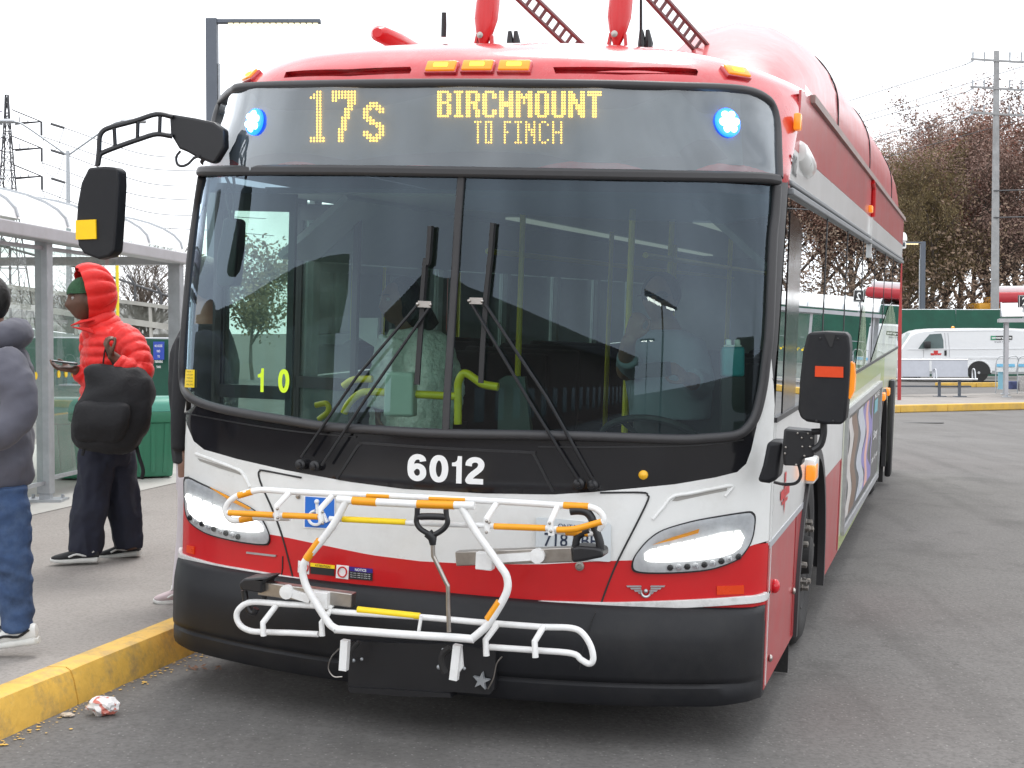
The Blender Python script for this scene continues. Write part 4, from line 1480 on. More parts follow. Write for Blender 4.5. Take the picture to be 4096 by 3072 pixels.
m = MB()
m.rbox((1.325, 9.85, .55), (.06, .25, .95), .02)
m.build('rear_grille', M['plasticdk'], BUS)
for y in (8.55, 9.35):
    MB().rbox((1.31, y, .93), (.04, .22, .07), .01).build('side_marker', M['amber'], BUS)

# ---- mirrors
def prism_y(pxs, y, d, name, m, parent, bevel=.02, label=None, ty=0.0):
    P = [dep(p[0], p[1], y) for p in pxs]
    out = [(p.x, p.z) for p in P]
    mb = MB()
    mb.prism(out, lambda a, b: (a, y, b), (0, d, 0))
    o = mb.build(name, m, parent, ang=50, label=label, bevel=bevel)
    o.modifiers[0].segments = 4
    o.modifiers[0].angle_limit = math.radians(40)
    return o
ro = [ZF(*p) for p in ((842, 612), (870, 598), (960, 592), (1080, 600), (1106, 622), (1114, 700), (1110, 850), (1100, 1000), (1085, 1150), (1060, 1182), (960, 1182), (840, 1165), (800, 1140), (784, 1090), (795, 900), (815, 720))]
mr = prism_y(ro, -.06, .13, 'door_mirror', M['plastic'], BUS, .028, 'black round-cornered mirror beside the driver window with orange reflector')
m = MB()
P = [dep(*ZF(*q), -.066) for q in ((892, 812), (1070, 818), (1070, 886), (890, 880))]
m.add(P + [p + V((0, .02, 0)) for p in P], [(0, 1, 2, 3), (0, 4, 5, 1), (1, 5, 6, 2), (2, 6, 7, 3), (3, 7, 4, 0)])
m.build('reflector', mat('orange red reflector', srgb(214, 68, 22), .3, var=.06, vs=20), mr, smooth=False)
m = MB()
P = [dep(*ZF(*q), -.0) for q in ((1108, 775), (1140, 800), (1146, 880), (1140, 970), (1115, 1020), (1100, 1010))]
m.prism([(p.x, p.z) for p in P], lambda a, b: (a, -.02, b), (0, .07, 0))
m.build('turn_repeater', M['amber'], mr)
m = MB()
P = [dep(*ZF(*q), -.064) for q in ((950, 610), (1020, 612), (1000, 690), (985, 692))]
m.add(P, [(0, 1, 2, 3)])
for q in ((925, 637), (1036, 641), (900, 1160), (1005, 1160)):
    m.ball(dep(*ZF(*q), -.060), .005, 8, 5)
m.build('mirror_detail', M['print_k'], mr, smooth=False)
P = [dep(*ZF(*q), 0.0) for q in ((945, 1170), (945, 1240), (925, 1310), (880, 1345))]
MB().tube(catmull(P, 5), .013, 8).build('mirror_arm', M['plasticdk'], mr)
P = [dep(*ZF(*q), 0.02) for q in ((945, 1225), (870, 1228))]
MB().tube(P, .012, 8).build('mirror_arm', M['plasticdk'], mr)
bk = prism_y([ZF(*p) for p in ((695, 1208), (890, 1225), (885, 1385), (810, 1400), (805, 1445), (690, 1442), (685, 1330))], .02, .12, 'mirror_bracket', M['plasticdk'], BUS, .008)
m = MB()
for q in ((782, 1237), (848, 1238), (808, 1266), (868, 1267), (812, 1322), (860, 1322), (707, 1326), (702, 1364), (824, 1380), (772, 1436)):
    m.ball(dep(*ZF(*q), .016), .0045, 8, 5)
m.build('bracket_bolts', M['steel'], bk)
prism_y([ZF(*p) for p in ((590, 1290), (690, 1292), (672, 1400), (655, 1530), (600, 1556), (525, 1545), (560, 1440))], .12, .16, 'mirror_foot', M['plastic'], BUS, .015)
P = [dep(*ZF(*q), .06) for q in ((630, 1545), (700, 1560), (770, 1552), (800, 1510), (795, 1460), (785, 1430))]
MB().tube(catmull(P, 5), .006, 6).build('mirror_cable', M['plasticdk'], BUS)
# door-side mirror on its ladder arm
lo = F_([(190, 362), (225, 359), (246, 361), (255, 368), (256, 400), (252, 470), (247, 542), (236, 554), (212, 560), (180, 548), (168, 530), (163, 490), (166, 440), (174, 395)])
lm = prism_y(lo, .0, .075, 'door_mirror', M['plastic'], BUS, .026, 'black long mirror over the platform with a yellow sticker')
m = MB()
P = [dep(*FV(*q), -.008) for q in ((163.5, 476), (206, 474), (207, 516), (163.5, 517.5))]
m.add(P + [p + V((0, .03, 0)) for p in P], [(0, 1, 2, 3), (0, 4, 5, 1), (1, 5, 6, 2), (2, 6, 7, 3), (3, 7, 4, 0)])
m.build('yellow_sticker', mat('yellow reflective sticker', srgb(255, 205, 0), .35, var=.04, vs=40, emit=srgb(255, 190, 0), es=.0), lm, smooth=False)
arm = MB()
up_ = [ZA(*q) for q in ((615, 1050), (625, 960), (630, 870), (650, 830), (700, 805), (850, 765), (990, 722), (1090, 738))]
dn = [ZA(*q) for q in ((620, 1040), (630, 985), (650, 965), (750, 925), (880, 880), (990, 848), (1090, 862))]
yy_ = lambda px: .04 + .16 * (px - 380) / 320
arm.tube(catmull([dep(*p, yy_(p[0])) for p in up_], 4), .011, 8)
arm.tube(catmull([dep(*p, yy_(p[0])) for p in dn], 4), .011, 8)
for a_, b_ in (((722, 808), (728, 925)), ((872, 768), (868, 880)), ((1012, 735), (1008, 845))):
    arm.tube([dep(*ZA(*a_), yy_(ZA(*a_)[0])), dep(*ZA(*b_), yy_(ZA(*b_)[0]))], .0085, 8)
arm.build('mirror_arm', M['plasticdk'], lm)
bb = prism_y([ZA(*p) for p in ((1068, 725), (1090, 722), (1230, 745), (1350, 770), (1415, 820), (1418, 930), (1385, 985), (1360, 1025), (1330, 1030), (1250, 1000), (1180, 960), (1130, 940), (1100, 890), (1075, 850))], .20, .05, 'mirror_bracket', M['plasticdk'], BUS, .012)
P = [dep(*ZA(*q), .2) for q in ((1140, 955), (1115, 990), (1120, 1035), (1150, 1050), (1190, 1035), (1225, 1000), (1265, 985))]
MB().tube(catmull(P, 4), .006, 6).build('mirror_cable', M['plasticdk'], BUS)
P = [dep(*ZA(*q), .24) for q in ((1415, 930), (1445, 980), (1448, 1040), (1430, 1120), (1470, 1150), (1485, 1230), (1470, 1330), (1468, 1390))]
# inside mirror hanging behind the windscreen
MB().tube(catmull([dep(*ZA(*q), .42) for q in ((1395, 1000), (1425, 1110), (1480, 1240), (1470, 1390))], 4), .007, 6).build('inner_mirror_stay', M['plasticdk'], BUS)
MB().tube(catmull([dep(*ZA(*q), .42) for q in ((1440, 1000), (1480, 1160), (1435, 1230), (1465, 1390))], 4), .007, 6).build('inner_mirror_stay', M['plasticdk'], BUS)
prism_y([ZA(*p) for p in ((1410, 1385), (1440, 1375), (1490, 1380), (1507, 1400), (1500, 1600), (1480, 1790), (1460, 1812), (1375, 1808), (1362, 1780), (1370, 1600), (1395, 1480))], .45, .08, 'inner_mirror', M['plasticdk'], BUS, .02)

# ---- wipers
def wiper(rods, blade, piv, name):
    m = MB()
    for r in rods:
        m.tube([fc(*p, .045) for p in r], .0065, 6)
    w = m.build('wiper', M['plasticdk'], BUS, label=name)
    P = catmull([fc(*p, .028) for p in blade], 6)
    m = MB()
    m.strip(P, .020, .012, lambda p: nfront(p.x, p.z))
    m.strip([p + V((0, -.012, 0)) for p in P[:len(P) * 2 // 3]], .016, .016, lambda p: nfront(p.x, p.z))
    m.build('blade', M['print_k'], w, smooth=False)
    m = MB()
    for p in piv:
        q = fc(*p, .010)
        m.lathe([(.022, .01), (.022, -.02), (.012, -.026), (.010, -.034), (.001, -.036)], 16, q, 'y')
    m.build('pivot', M['plasticdk'], w)
    m = MB()
    e = [fc(*r[-1], .048) for r in rods]
    m.strip([e[0], e[1]], .025, .014, lambda p: nfront(p.x, p.z))
    for q in e:
        m.ball(q + V((0, -.01, 0)), .007, 8, 6)
    m.build('knuckle', M['steel'], w, smooth=False)
wiper([[ZE(-150, 1390), ZE(200, 880), ZE(590, 420)], [ZE(-20, 1440), ZE(250, 1030), ZE(672, 424)]], [ZBb(672, 1430), ZBb(655, 1660), ZE(640, 150), ZE(620, 400), ZE(600, 650), ZE(582, 930)], [FV(652, 1003), FV(683, 1006)], 'long black wiper on the door-side pane')
wiper([[ZE(1600, 1530), ZE(1300, 1050), ZE(915, 400)], [ZE(1690, 1530), ZE(1400, 1010), ZE(998, 402)]], [ZBb(1065, 1410), ZBb(1050, 1600), ZE(1045, 150), ZE(1020, 390), ZE(1000, 650), ZE(985, 920)], [ZE(1610, 1555), ZE(1697, 1565)], 'long black wiper on the driver-side pane')
# ---- lettering on the glass
z7 = Z(700, 1100, .36166)
for t_, c in (('1', [(912, 1292), (985, 1295), (990, 1032), (912, 1035)]), ('0', [(1138, 1300), (1262, 1305), (1268, 1042), (1142, 1040)])):
    digits_obj('window_numeral', t_, quad_map([z7(*p) for p in c], lambda a_, b_: fc(a_, b_, .010)), mat('fluorescent yellow', (.62, .85, .02), .5, var=.03, vs=30), BUS, .20)
fpatch('yellow_notice', [z7(*p) for p in ((118, 1045), (212, 1048), (208, 1245), (105, 1242))], M['yellowtape'], BUS, .012, .003, .05)
for k in range(5):
    q = [(128, 1075 + 36 * k), (198, 1077 + 36 * k), (198, 1060 + 36 * k), (128, 1058 + 36 * k)]
    text_obj('notice_print', ('SEAT', 'STOP', 'YIELD', 'LOOK', 'BUS')[k], quad_map([z7(*p) for p in q], lambda a_, b_: fc(a_, b_, .0165)), M['print_k'], BUS, 0)

# ---- bike rack folded up against the nose
RK = MB()
hoop = [ZK(880, 492), ZK(400, 480), ZJ(1800, 455), ZJ(1570, 435)]
m = MB()
H = -.34
m.tube([dep(*p, H) for p in hoop], .0150, 12)
rack = m.build('bike_rack', M['rackwhite'], BUS, label='white tubular folding bike rack with orange reflective tape')
def rt(name, pxs, y, r=.0155, n=5, mm=None, closed=False, sub=True, seg=10):
    ys = y if isinstance(y, (list, tuple)) else [y] * len(pxs)
    P = [dep(*p, yy) for p, yy in zip(pxs, ys)]
    if n: P = catmull(P, n, closed)
    return MB().tube(P, r, seg, closed).build(name, mm or M['rackwhite'], rack)
rt('main_arm', [ZJ(1650, 450), ZJ(1560, 620), ZJ(1440, 790), ZJ(1300, 960), ZJ(1262, 1060), ZJ(1285, 1180), ZJ(1340, 1290), ZJ(1440, 1450), ZJ(1510, 1550), ZJ(1580, 1590)], H, .0150)
rt('main_arm', [ZK(770, 510), ZK(870, 690), ZK(990, 860), ZK(1110, 1030), ZK(1165, 1120), ZK(1172, 1230), ZK(1120, 1350), ZK(1000, 1540), ZH(980, 800), ZH(920, 850)], H, .0150)
rt('base_bar', [ZJ(1560, 1590), ZH(100, 785), ZH(500, 815), ZH(820, 835), ZH(940, 845)], H, .0158)
# upper tray
rt('upper_tray_rail', [ZK(1890, 500), ZK(1660, 490), ZK(1100, 455), ZK(500, 425), ZJ(2000, 405), ZJ(1560, 388), ZJ(1150, 368), ZJ(930, 352), ZJ(820, 365), ZJ(700, 400), ZJ(620, 450), ZJ(580, 520), ZJ(600, 590), ZJ(650, 625), ZJ(720, 618), ZJ(830, 598), ZJ(1000, 600), ZJ(1150, 600)], -.27, .0122)
rt('upper_tray_rail', [ZK(1880, 500), ZK(1960, 525), ZK(2015, 580), ZK(2020, 650), ZK(1960, 715), ZK(1890, 735), ZK(1680, 725), ZK(1600, 715)], -.27, .0122)
rt('upper_tray_bar', [ZJ(598, 556), ZJ(1010, 575), ZJ(1430, 592)], -.31, .0105, 0)
rt('upper_tray_bar', [ZJ(1500, 608), ZK(0, 625), ZK(300, 645), ZK(700, 660), ZK(980, 668)], -.31, .0105, 0)
rt('upper_tray_bar', [ZK(1000, 672), ZK(1540, 692), ZK(1640, 705), ZK(1760, 700), ZK(1900, 665), ZK(2010, 632)], -.31, .0105, 3)
for a_, b_ in (((1150, 372), (1030, 500)), ((1530, 400), (1420, 520))):
    rt('tray_brace', [ZJ(*a_), ZJ(*b_), ZJ(b_[0] + 8, b_[1] + 120)], (-.27, -.32, -.32), .0118, 0)
for a_, b_ in (((1080, 470), (985, 610)), ((1620, 490), (1550, 640))):
    rt('tray_brace', [ZK(*a_), ZK(*b_), ZK(b_[0] + 10, b_[1] + 115)], (-.27, -.32, -.32), .0118, 0)
m = MB()
for q in ((1038, 520), (1042, 600), (1440, 548), (1440, 648)):
    m.ball(dep(*ZJ(*q), -.335), .0065, 8, 5)
for q in ((985, 628), (985, 728), (1545, 648), (1555, 720), (1010, 640)):
    m.ball(dep(*ZK(*q), -.335), .0065, 8, 5)
m.build('tray_bolts', M['steel'], rack)
# lower tray
rt('lower_tray_rail', [ZH(1400, 770), ZH(1000, 740), ZH(600, 705), ZH(60, 670), ZJ(1500, 1390), ZJ(1050, 1360), ZJ(860, 1345), ZJ(760, 1360), ZJ(690, 1420), ZJ(680, 1490), ZJ(720, 1560), ZJ(800, 1600), ZJ(900, 1610), ZJ(1150, 1618), ZJ(1400, 1630)], -.26, .0122)
rt('lower_tray_rail', [ZH(1390, 768), ZH(1560, 775), ZH(1630, 810), ZH(1680, 890), ZH(1695, 970), ZH(1670, 1000), ZH(1620, 975), ZH(1560, 935), ZH(1330, 915), ZH(1040, 895)], -.26, .0122)
for a_, b_, zz in (((1030, 1375), (910, 1530), ZJ), ((1510, 1410), (1430, 1530), ZJ)):
    rt('tray_brace', [zz(*a_), zz(*b_), zz(b_[0] + 6, b_[1] + 115)], (-.26, -.31, -.31), .0118, 0)
for a_, b_ in (((1090, 750), (1015, 850)), ((1385, 760), (1325, 860))):
    rt('tray_brace', [ZH(*a_), ZH(*b_), ZH(b_[0] + 5, b_[1] + 100)], (-.26, -.31, -.31), .0122, 0)
rt('tray_brace', [ZH(608, 700), ZH(592, 800)], -.30, .007, 0)
# legs, cables and star knob
for pp in (((130, 850), (118, 1040)), ((840, 880), (815, 1100))):
    P = [dep(*ZH(*q), -.31) for q in pp]
    m = MB()
    m.strip(P, .030, .03, (0, 1, 0))
    m.build('leg', M['rackwhite'], rack, smooth=False)
m = MB()
P = [dep(*ZH(*q), -.30) for q in ((830, 880), (862, 890), (872, 1020), (815, 1105), (800, 1100))]
m.add(P + [q + V((0, .012, 0)) for q in P], [tuple(range(5)), tuple(range(9, 4, -1))] + [(i, (i + 1) % 5, 5 + (i + 1) % 5, 5 + i) for i in range(5)])
m.build('leg_plate', M['rackwhite'], rack, smooth=False)
rt('cable', [ZH(90, 905), (ZH(40, 960)), ZH(22, 1030), ZH(55, 1080), ZH(110, 1082)], -.2, .0028, 5, M['steel'], seg=5)
rt('cable', [ZH(1120, 955), ZH(1085, 1000), ZH(1065, 1090), ZH(1030, 1160)], -.2, .0028, 5, M['steel'], seg=5)
m = MB()
c_ = dep(*ZH(985, 1110), -.13)
pts = []
for k in range(10):
    a = k * math.pi / 5 + .2
    r = .036 if k % 2 == 0 else .014
    pts.append((c_.x + r * math.cos(a), c_.z + r * math.sin(a)))
m.prism(pts, lambda a, b: (a, -.13, b), (0, .02, 0))
m.build('star_knob', M['galv'], rack, smooth=False)
m = MB()
for q, r in (((180, 980), .008), (((232, 972)), .007), ((720, 1022), .010), ((880, 1030), .007), ((745, 910), .006)):
    m.ball(dep(*ZH(*q), -.125), r, 8, 6)
m.build('bracket_bolts', M['galv'], rack)
m = MB()
P = [dep(*ZH(*q), -.18) for q in ((790, 900), (745, 940), (738, 1000), (760, 1060))]
m.tube(catmull(P, 4), .014, 8)
m.build('pivot_wheel', M['tyre'], rack)
m = MB()
P = [dep(*ZH(*q), -.18) for q in ((215, 860), (170, 920), (160, 990))]
m.tube(catmull(P, 4), .009, 8)
m.build('pivot_wheel', M['tyre'], rack)
# support arms (steel channel, white sleeve, black hooks)
def support(ch, sleeve, hook, link, z, yb_=-.24):
    m = MB()
    m.strip([dep(*z(*ch[0]), yb_), dep(*z(*ch[1]), yb_)], .055, .05, (0, 1, 0))
    a = m.build('support_channel', M['steel'], rack, smooth=False, bevel=.004)
    m = MB()
    m.strip([dep(*z(*sleeve[0]), yb_ - .03), dep(*z(*sleeve[1]), yb_ - .03)], .066, .05, (0, 1, 0))
    m.build('support_sleeve', M['rackwhite'], rack, smooth=False, bevel=.004)
    m = MB()
    m.strip([dep(*z(*link[0]), yb_ - .03), dep(*z(*link[1]), yb_ - .03)], .03, .02, (0, 1, 0))
    q = dep(*z(*link[1]), yb_ - .03)
    m.lathe([(.028, .012), (.028, -.012), (.010, -.014), (.001, -.015)], 16, q, 'y')
    m.build('support_link', M['rackwhite'], rack)
support(((730, 955), (1760, 918)), ((905, 970), (1050, 985)), None, ((1080, 960), (1440, 935)), ZK)
support(((890, 1215), (1715, 1325)), ((1350, 1315), (1500, 1330)), None, ((1330, 1320), (1125, 1255)), ZJ)
hk = prism_y([ZK(*p) for p in ((1742, 860), (1800, 850), (1950, 862), (2010, 880), (2020, 950), (1850, 985), (1742, 1000))], -.30, .10, 'hook_base', M['plasticdk'], rack, .01)
rt('hook', [ZK(1730, 540), ZK(1800, 535), ZK(1870, 550), ZK(1915, 600), ZK(1940, 680), ZK(1985, 800), ZK(1995, 880)], -.27, .016, 5, M['plasticdk'])
rt('hook', [ZK(1900, 715), ZK(1800, 760), ZK(1770, 860)], -.27, .014, 5, M['plasticdk'])
prism_y([ZJ(*p) for p in ((705, 1165), (740, 1140), (930, 1128), (965, 1130), (900, 1185), (900, 1270), (720, 1245), (700, 1210))], -.30, .12, 'hook_base', M['plasticdk'], rack, .012)
rt('hook', [ZJ(745, 1240), ZJ(760, 1340), ZJ(790, 1420), ZJ(830, 1440), ZJ(850, 1400)], -.25, .013, 5, M['plasticdk'])
rt('hook', [ZJ(925, 1270), ZJ(915, 1330)], -.25, .011, 0, M['plasticdk'])
# release handle
rt('handle_rod', [ZK(512, 830), ZK(515, 930), ZK(530, 965), ZK(630, 1175), ZK(645, 1210), ZK(648, 1380), ZK(655, 1610)], -.37, .0085, 3, M['steel'])
hd_ = rt('handle', [ZK(375, 515), ZK(372, 580), ZK(368, 640), ZK(400, 695), ZK(470, 740), ZK(508, 752), ZK(545, 740), ZK(610, 695), ZK(642, 640), ZK(632, 580), ZK(628, 525)], -.375, .0105, 5, M['plasticdk'])
rt('handle_grip', [ZK(375, 592), ZK(440, 588), ZK(505, 588), ZK(570, 590), ZK(630, 596)], -.375, [.009] + [.013] * 7 + [.009], 2, M['plasticdk'])
rt('handle_neck', [ZK(470, 735), ZK(510, 780), ZK(512, 840)], -.375, [.020, .018, .012], 0, M['plasticdk'])
# reflective tapes
def tape(pxs, y, r, mm=None, n=0):
    rt('reflective_tape', pxs, y, r, n, mm or M['reflector'])
tape([ZJ(695, 402), ZJ(815, 368)], -.27, .0132)
tape([ZJ(610, 556), ZJ(1005, 575)], -.312, .0118); tape([ZJ(1090, 578), ZJ(1400, 591)], -.312, .0118)
tape([ZJ(710, 620), ZJ(828, 598)], -.27, .0132)
tape([ZJ(1705, 448), ZJ(1918, 462)], H, .0162); tape([ZK(375, 479), ZK(702, 488)], H, .0162)
tape([ZJ(1830, 402), ZJ(2030, 411)], -.277, .0085); tape([ZK(480, 429), ZK(800, 443)], -.277, .0085)
tape([ZK(1055, 675), ZK(1510, 692)], -.312, .0118); tape([ZK(1670, 490), ZK(1890, 500)], -.27, .0132)
tape([ZK(1610, 706), ZK(1760, 700), ZK(1900, 665), ZK(2005, 634)], -.312, .0118, None, 3)
tape([ZK(1690, 726), ZK(1888, 735)], -.27, .0132)
tape([ZJ(1415, 800), ZJ(1295, 965)], H, .0162); tape([ZK(1105, 1345), ZK(1000, 1500)], H, .0162)
tape([ZJ(1615, 612), ZJ(2175, 638)], -.312, .0116, M['yellowtape']); tape([ZJ(1750, 1412), ZH(600, 700)], -.262, .0132, M['yellowtape'])

# ---- interior seen through the glass
seatm = mat('dark seat fabric', (.03, .022, .026), .8, var=.2)
IN = MB()
IN.box((0, 6.0, .345), (2.45, 10.6, .03))
inn = IN.build('interior', M['floor_in'], BUS, smooth=False)
m = MB()
m.box((0, 6.2, 2.22), (2.5, 10.3, .03))
m.box((0, 11.35, 1.3), (2.45, .04, 1.9))
for sx in (-1, 1):
    for y0, y1, z0 in ((1.55, 2.96, 1.03), (2.96, 8.13, .365), (8.13, 9.57, 1.0), (9.57, 11.3, .365)):
        m.box((sx * 1.262, (y0 + y1) / 2, (z0 + 1.295) / 2), (.03, y1 - y0, 1.295 - z0))
    m.box((sx * 1.0, 6.2, 2.05), (.45, 10.3, .03), Matrix.Rotation(sx * .7, 3, 'Y'))
    for yy in (1.68, 3.75, 5.2, 6.65, 8.1, 9.55):
        m.box((sx * 1.262, yy, 1.75), (.03, .09, .95))
m.box((1.262, 1.05, .83), (.03, .9, .93))
m.build('lining', M['interior'], inn, smooth=False)
m = MB()
m.rings([[(x, y, z) for x in [(-.25 + 1.5 * k / 12) for k in range(13)]] for y, z in ((.42, .98), (.50, 1.05), (.75, 1.07), (1.0, 1.02), (1.02, .6))], cap=False, closed=False)
m.box((.5, .75, .55), (1.5, .5, .4))
m.box((.42, .62, 1.05), (.7, .25, .10))
m.build('dashboard', M['intdark'], inn, smooth=True)
m = MB()
cx_, cz_ = dep(*FV(1415, 830), .95).x, dep(*FV(1415, 830), .95).z
R = Matrix.Rotation(math.radians(-35), 3, 'X')
ring = [V((cx_, .95, 1.12)) + R @ V((.23 * math.cos(a), .23 * math.sin(a), 0)) for a in [2 * math.pi * k / 28 for k in range(28)]]
m.tube(ring, .015, 8, True)
for a in (0, 2.1, 4.2):
    m.tube([V((cx_, .95, 1.10)), V((cx_, .95, 1.12)) + R @ V((.23 * math.cos(a), .23 * math.sin(a), 0))], .012, 6)
m.tube([V((cx_, .95, 1.10)), V((cx_, .75, .9))], .03, 8)
m.build('steering_wheel', M['intdark'], inn)
def rail(pxs, y, r=.0185, n=4):
    MB().tube(catmull([dep(*ZE(*p), y) for p in pxs], n), r, 10).build('handrail', M['yellow'], inn)
rail([(120, 1110), (150, 1050), (220, 988), (300, 975), (520, 988), (750, 1000), (840, 1005)], .95)
rail([(840, 1180), (840, 1005), (842, 920), (865, 868), (895, 860), (950, 895), (1000, 928), (1095, 945)], .95, .019)
rail([(115, 940), (180, 900), (300, 895)], 1.25, .018)
rail([(-60, 1060), (10, 1050), (20, 1100), (-40, 1150)], .9, .014)
m = MB()
for x, y in ((-.35, 2.4), (.42, 2.7), (-.35, 4.6), (.42, 4.9), (-.35, 7.0), (.42, 7.2), (.40, 1.75)):
    m.tube([(x, y, .36), (x, y, 2.2)], .017, 8)
for sx in (-.42, .42):
    m.tube([(sx, 2.0, 1.98), (sx, 10.8, 1.98)], .016, 8)
m.build('stanchions', M['yellow'], inn)
a_ = [dep(*ZE(*p), .90) for p in ((375, 848), (555, 855), (555, 1135), (365, 1130))]
m = MB()
m.prism([(p.x, p.z) for p in a_], lambda a, b: (a, .90, b), (0, .07, 0))
m.build('pale_reader_box', mat('pale green plastic', (.55, .62, .56), .4, var=.03), inn, bevel=.012)
a_ = [dep(*ZE(*p), 1.9) for p in ((165, 508), (335, 508), (325, 700), (165, 600))]
m = MB()
m.prism([(p.x, p.z) for p in a_], lambda a, b: (a, 1.9, b), (0, .03, 0))
m.build('notice_board', mat('pale board', (.7, .74, .72), .5, var=.03), inn, smooth=False)
for k, (x, y) in enumerate(((-.85, 3.2), (.85, 3.2), (-.85, 4.0), (.85, 4.0), (-.85, 4.8), (.85, 4.8), (-.85, 5.6), (.85, 5.6))):
    m = MB()
    m.rbox((x, y, .82), (.8, .45, .08), .03)
    m.rbox((x, y + .22, 1.12), (.8, .07, .55), .03)
    m.build('passenger_seat', seatm, inn)
m = MB()
m.rbox((.72, 1.62, 1.15), (.5, .12, .75), .05)
m.rbox((.72, 1.40, .80), (.5, .5, .12), .05)
m.box((.72, 1.40, .55), (.3, .3, .4))
m.build('driver_seat', M['intdark'], inn)
a_ = [dep(*ZE(*p), 1.05) for p in ((1100, 900), (1140, 875), (1260, 880), (1300, 1230), (1090, 1230))]
m = MB()
m.prism([(p.x, p.z) for p in a_], lambda a, b: (a, 1.05, b), (0, .04, 0))
m.build('driver_partition', mat('dark grey panel', (.05, .06, .06), .5, var=.05), inn, smooth=False)
a_ = [dep(*ZE(*p), .72) for p in ((1995, 800), (2150, 790), (2160, 880), (1950, 890))]
m = MB()
m.prism([(p.x, p.z) for p in a_], lambda a, b: (a, .72, b), (0, .12, 0))
m.build('fare_display', M['print_k'], inn, smooth=False)
for sx in (-.55, .55):
    MB().box((sx, 6.4, 2.195), (.10, 7.0, .012)).build('ceiling_lamp', mat('interior lamp cover', (.5, .5, .48), .5, var=0, emit=(1, .96, .86), es=.12), inn)
# ================================================================ surroundings
def put(px, py, Y, dz=0.0):
    """foot of a thing: straight below the pixel ray at distance Y"""
    p = atY(px, py, Y)
    return V((p.x, p.y, gz(p.x, p.y) + dz))
DK = mat('dark grey steel', (.11, .125, .15), .45, .3, var=.08, vs=3)
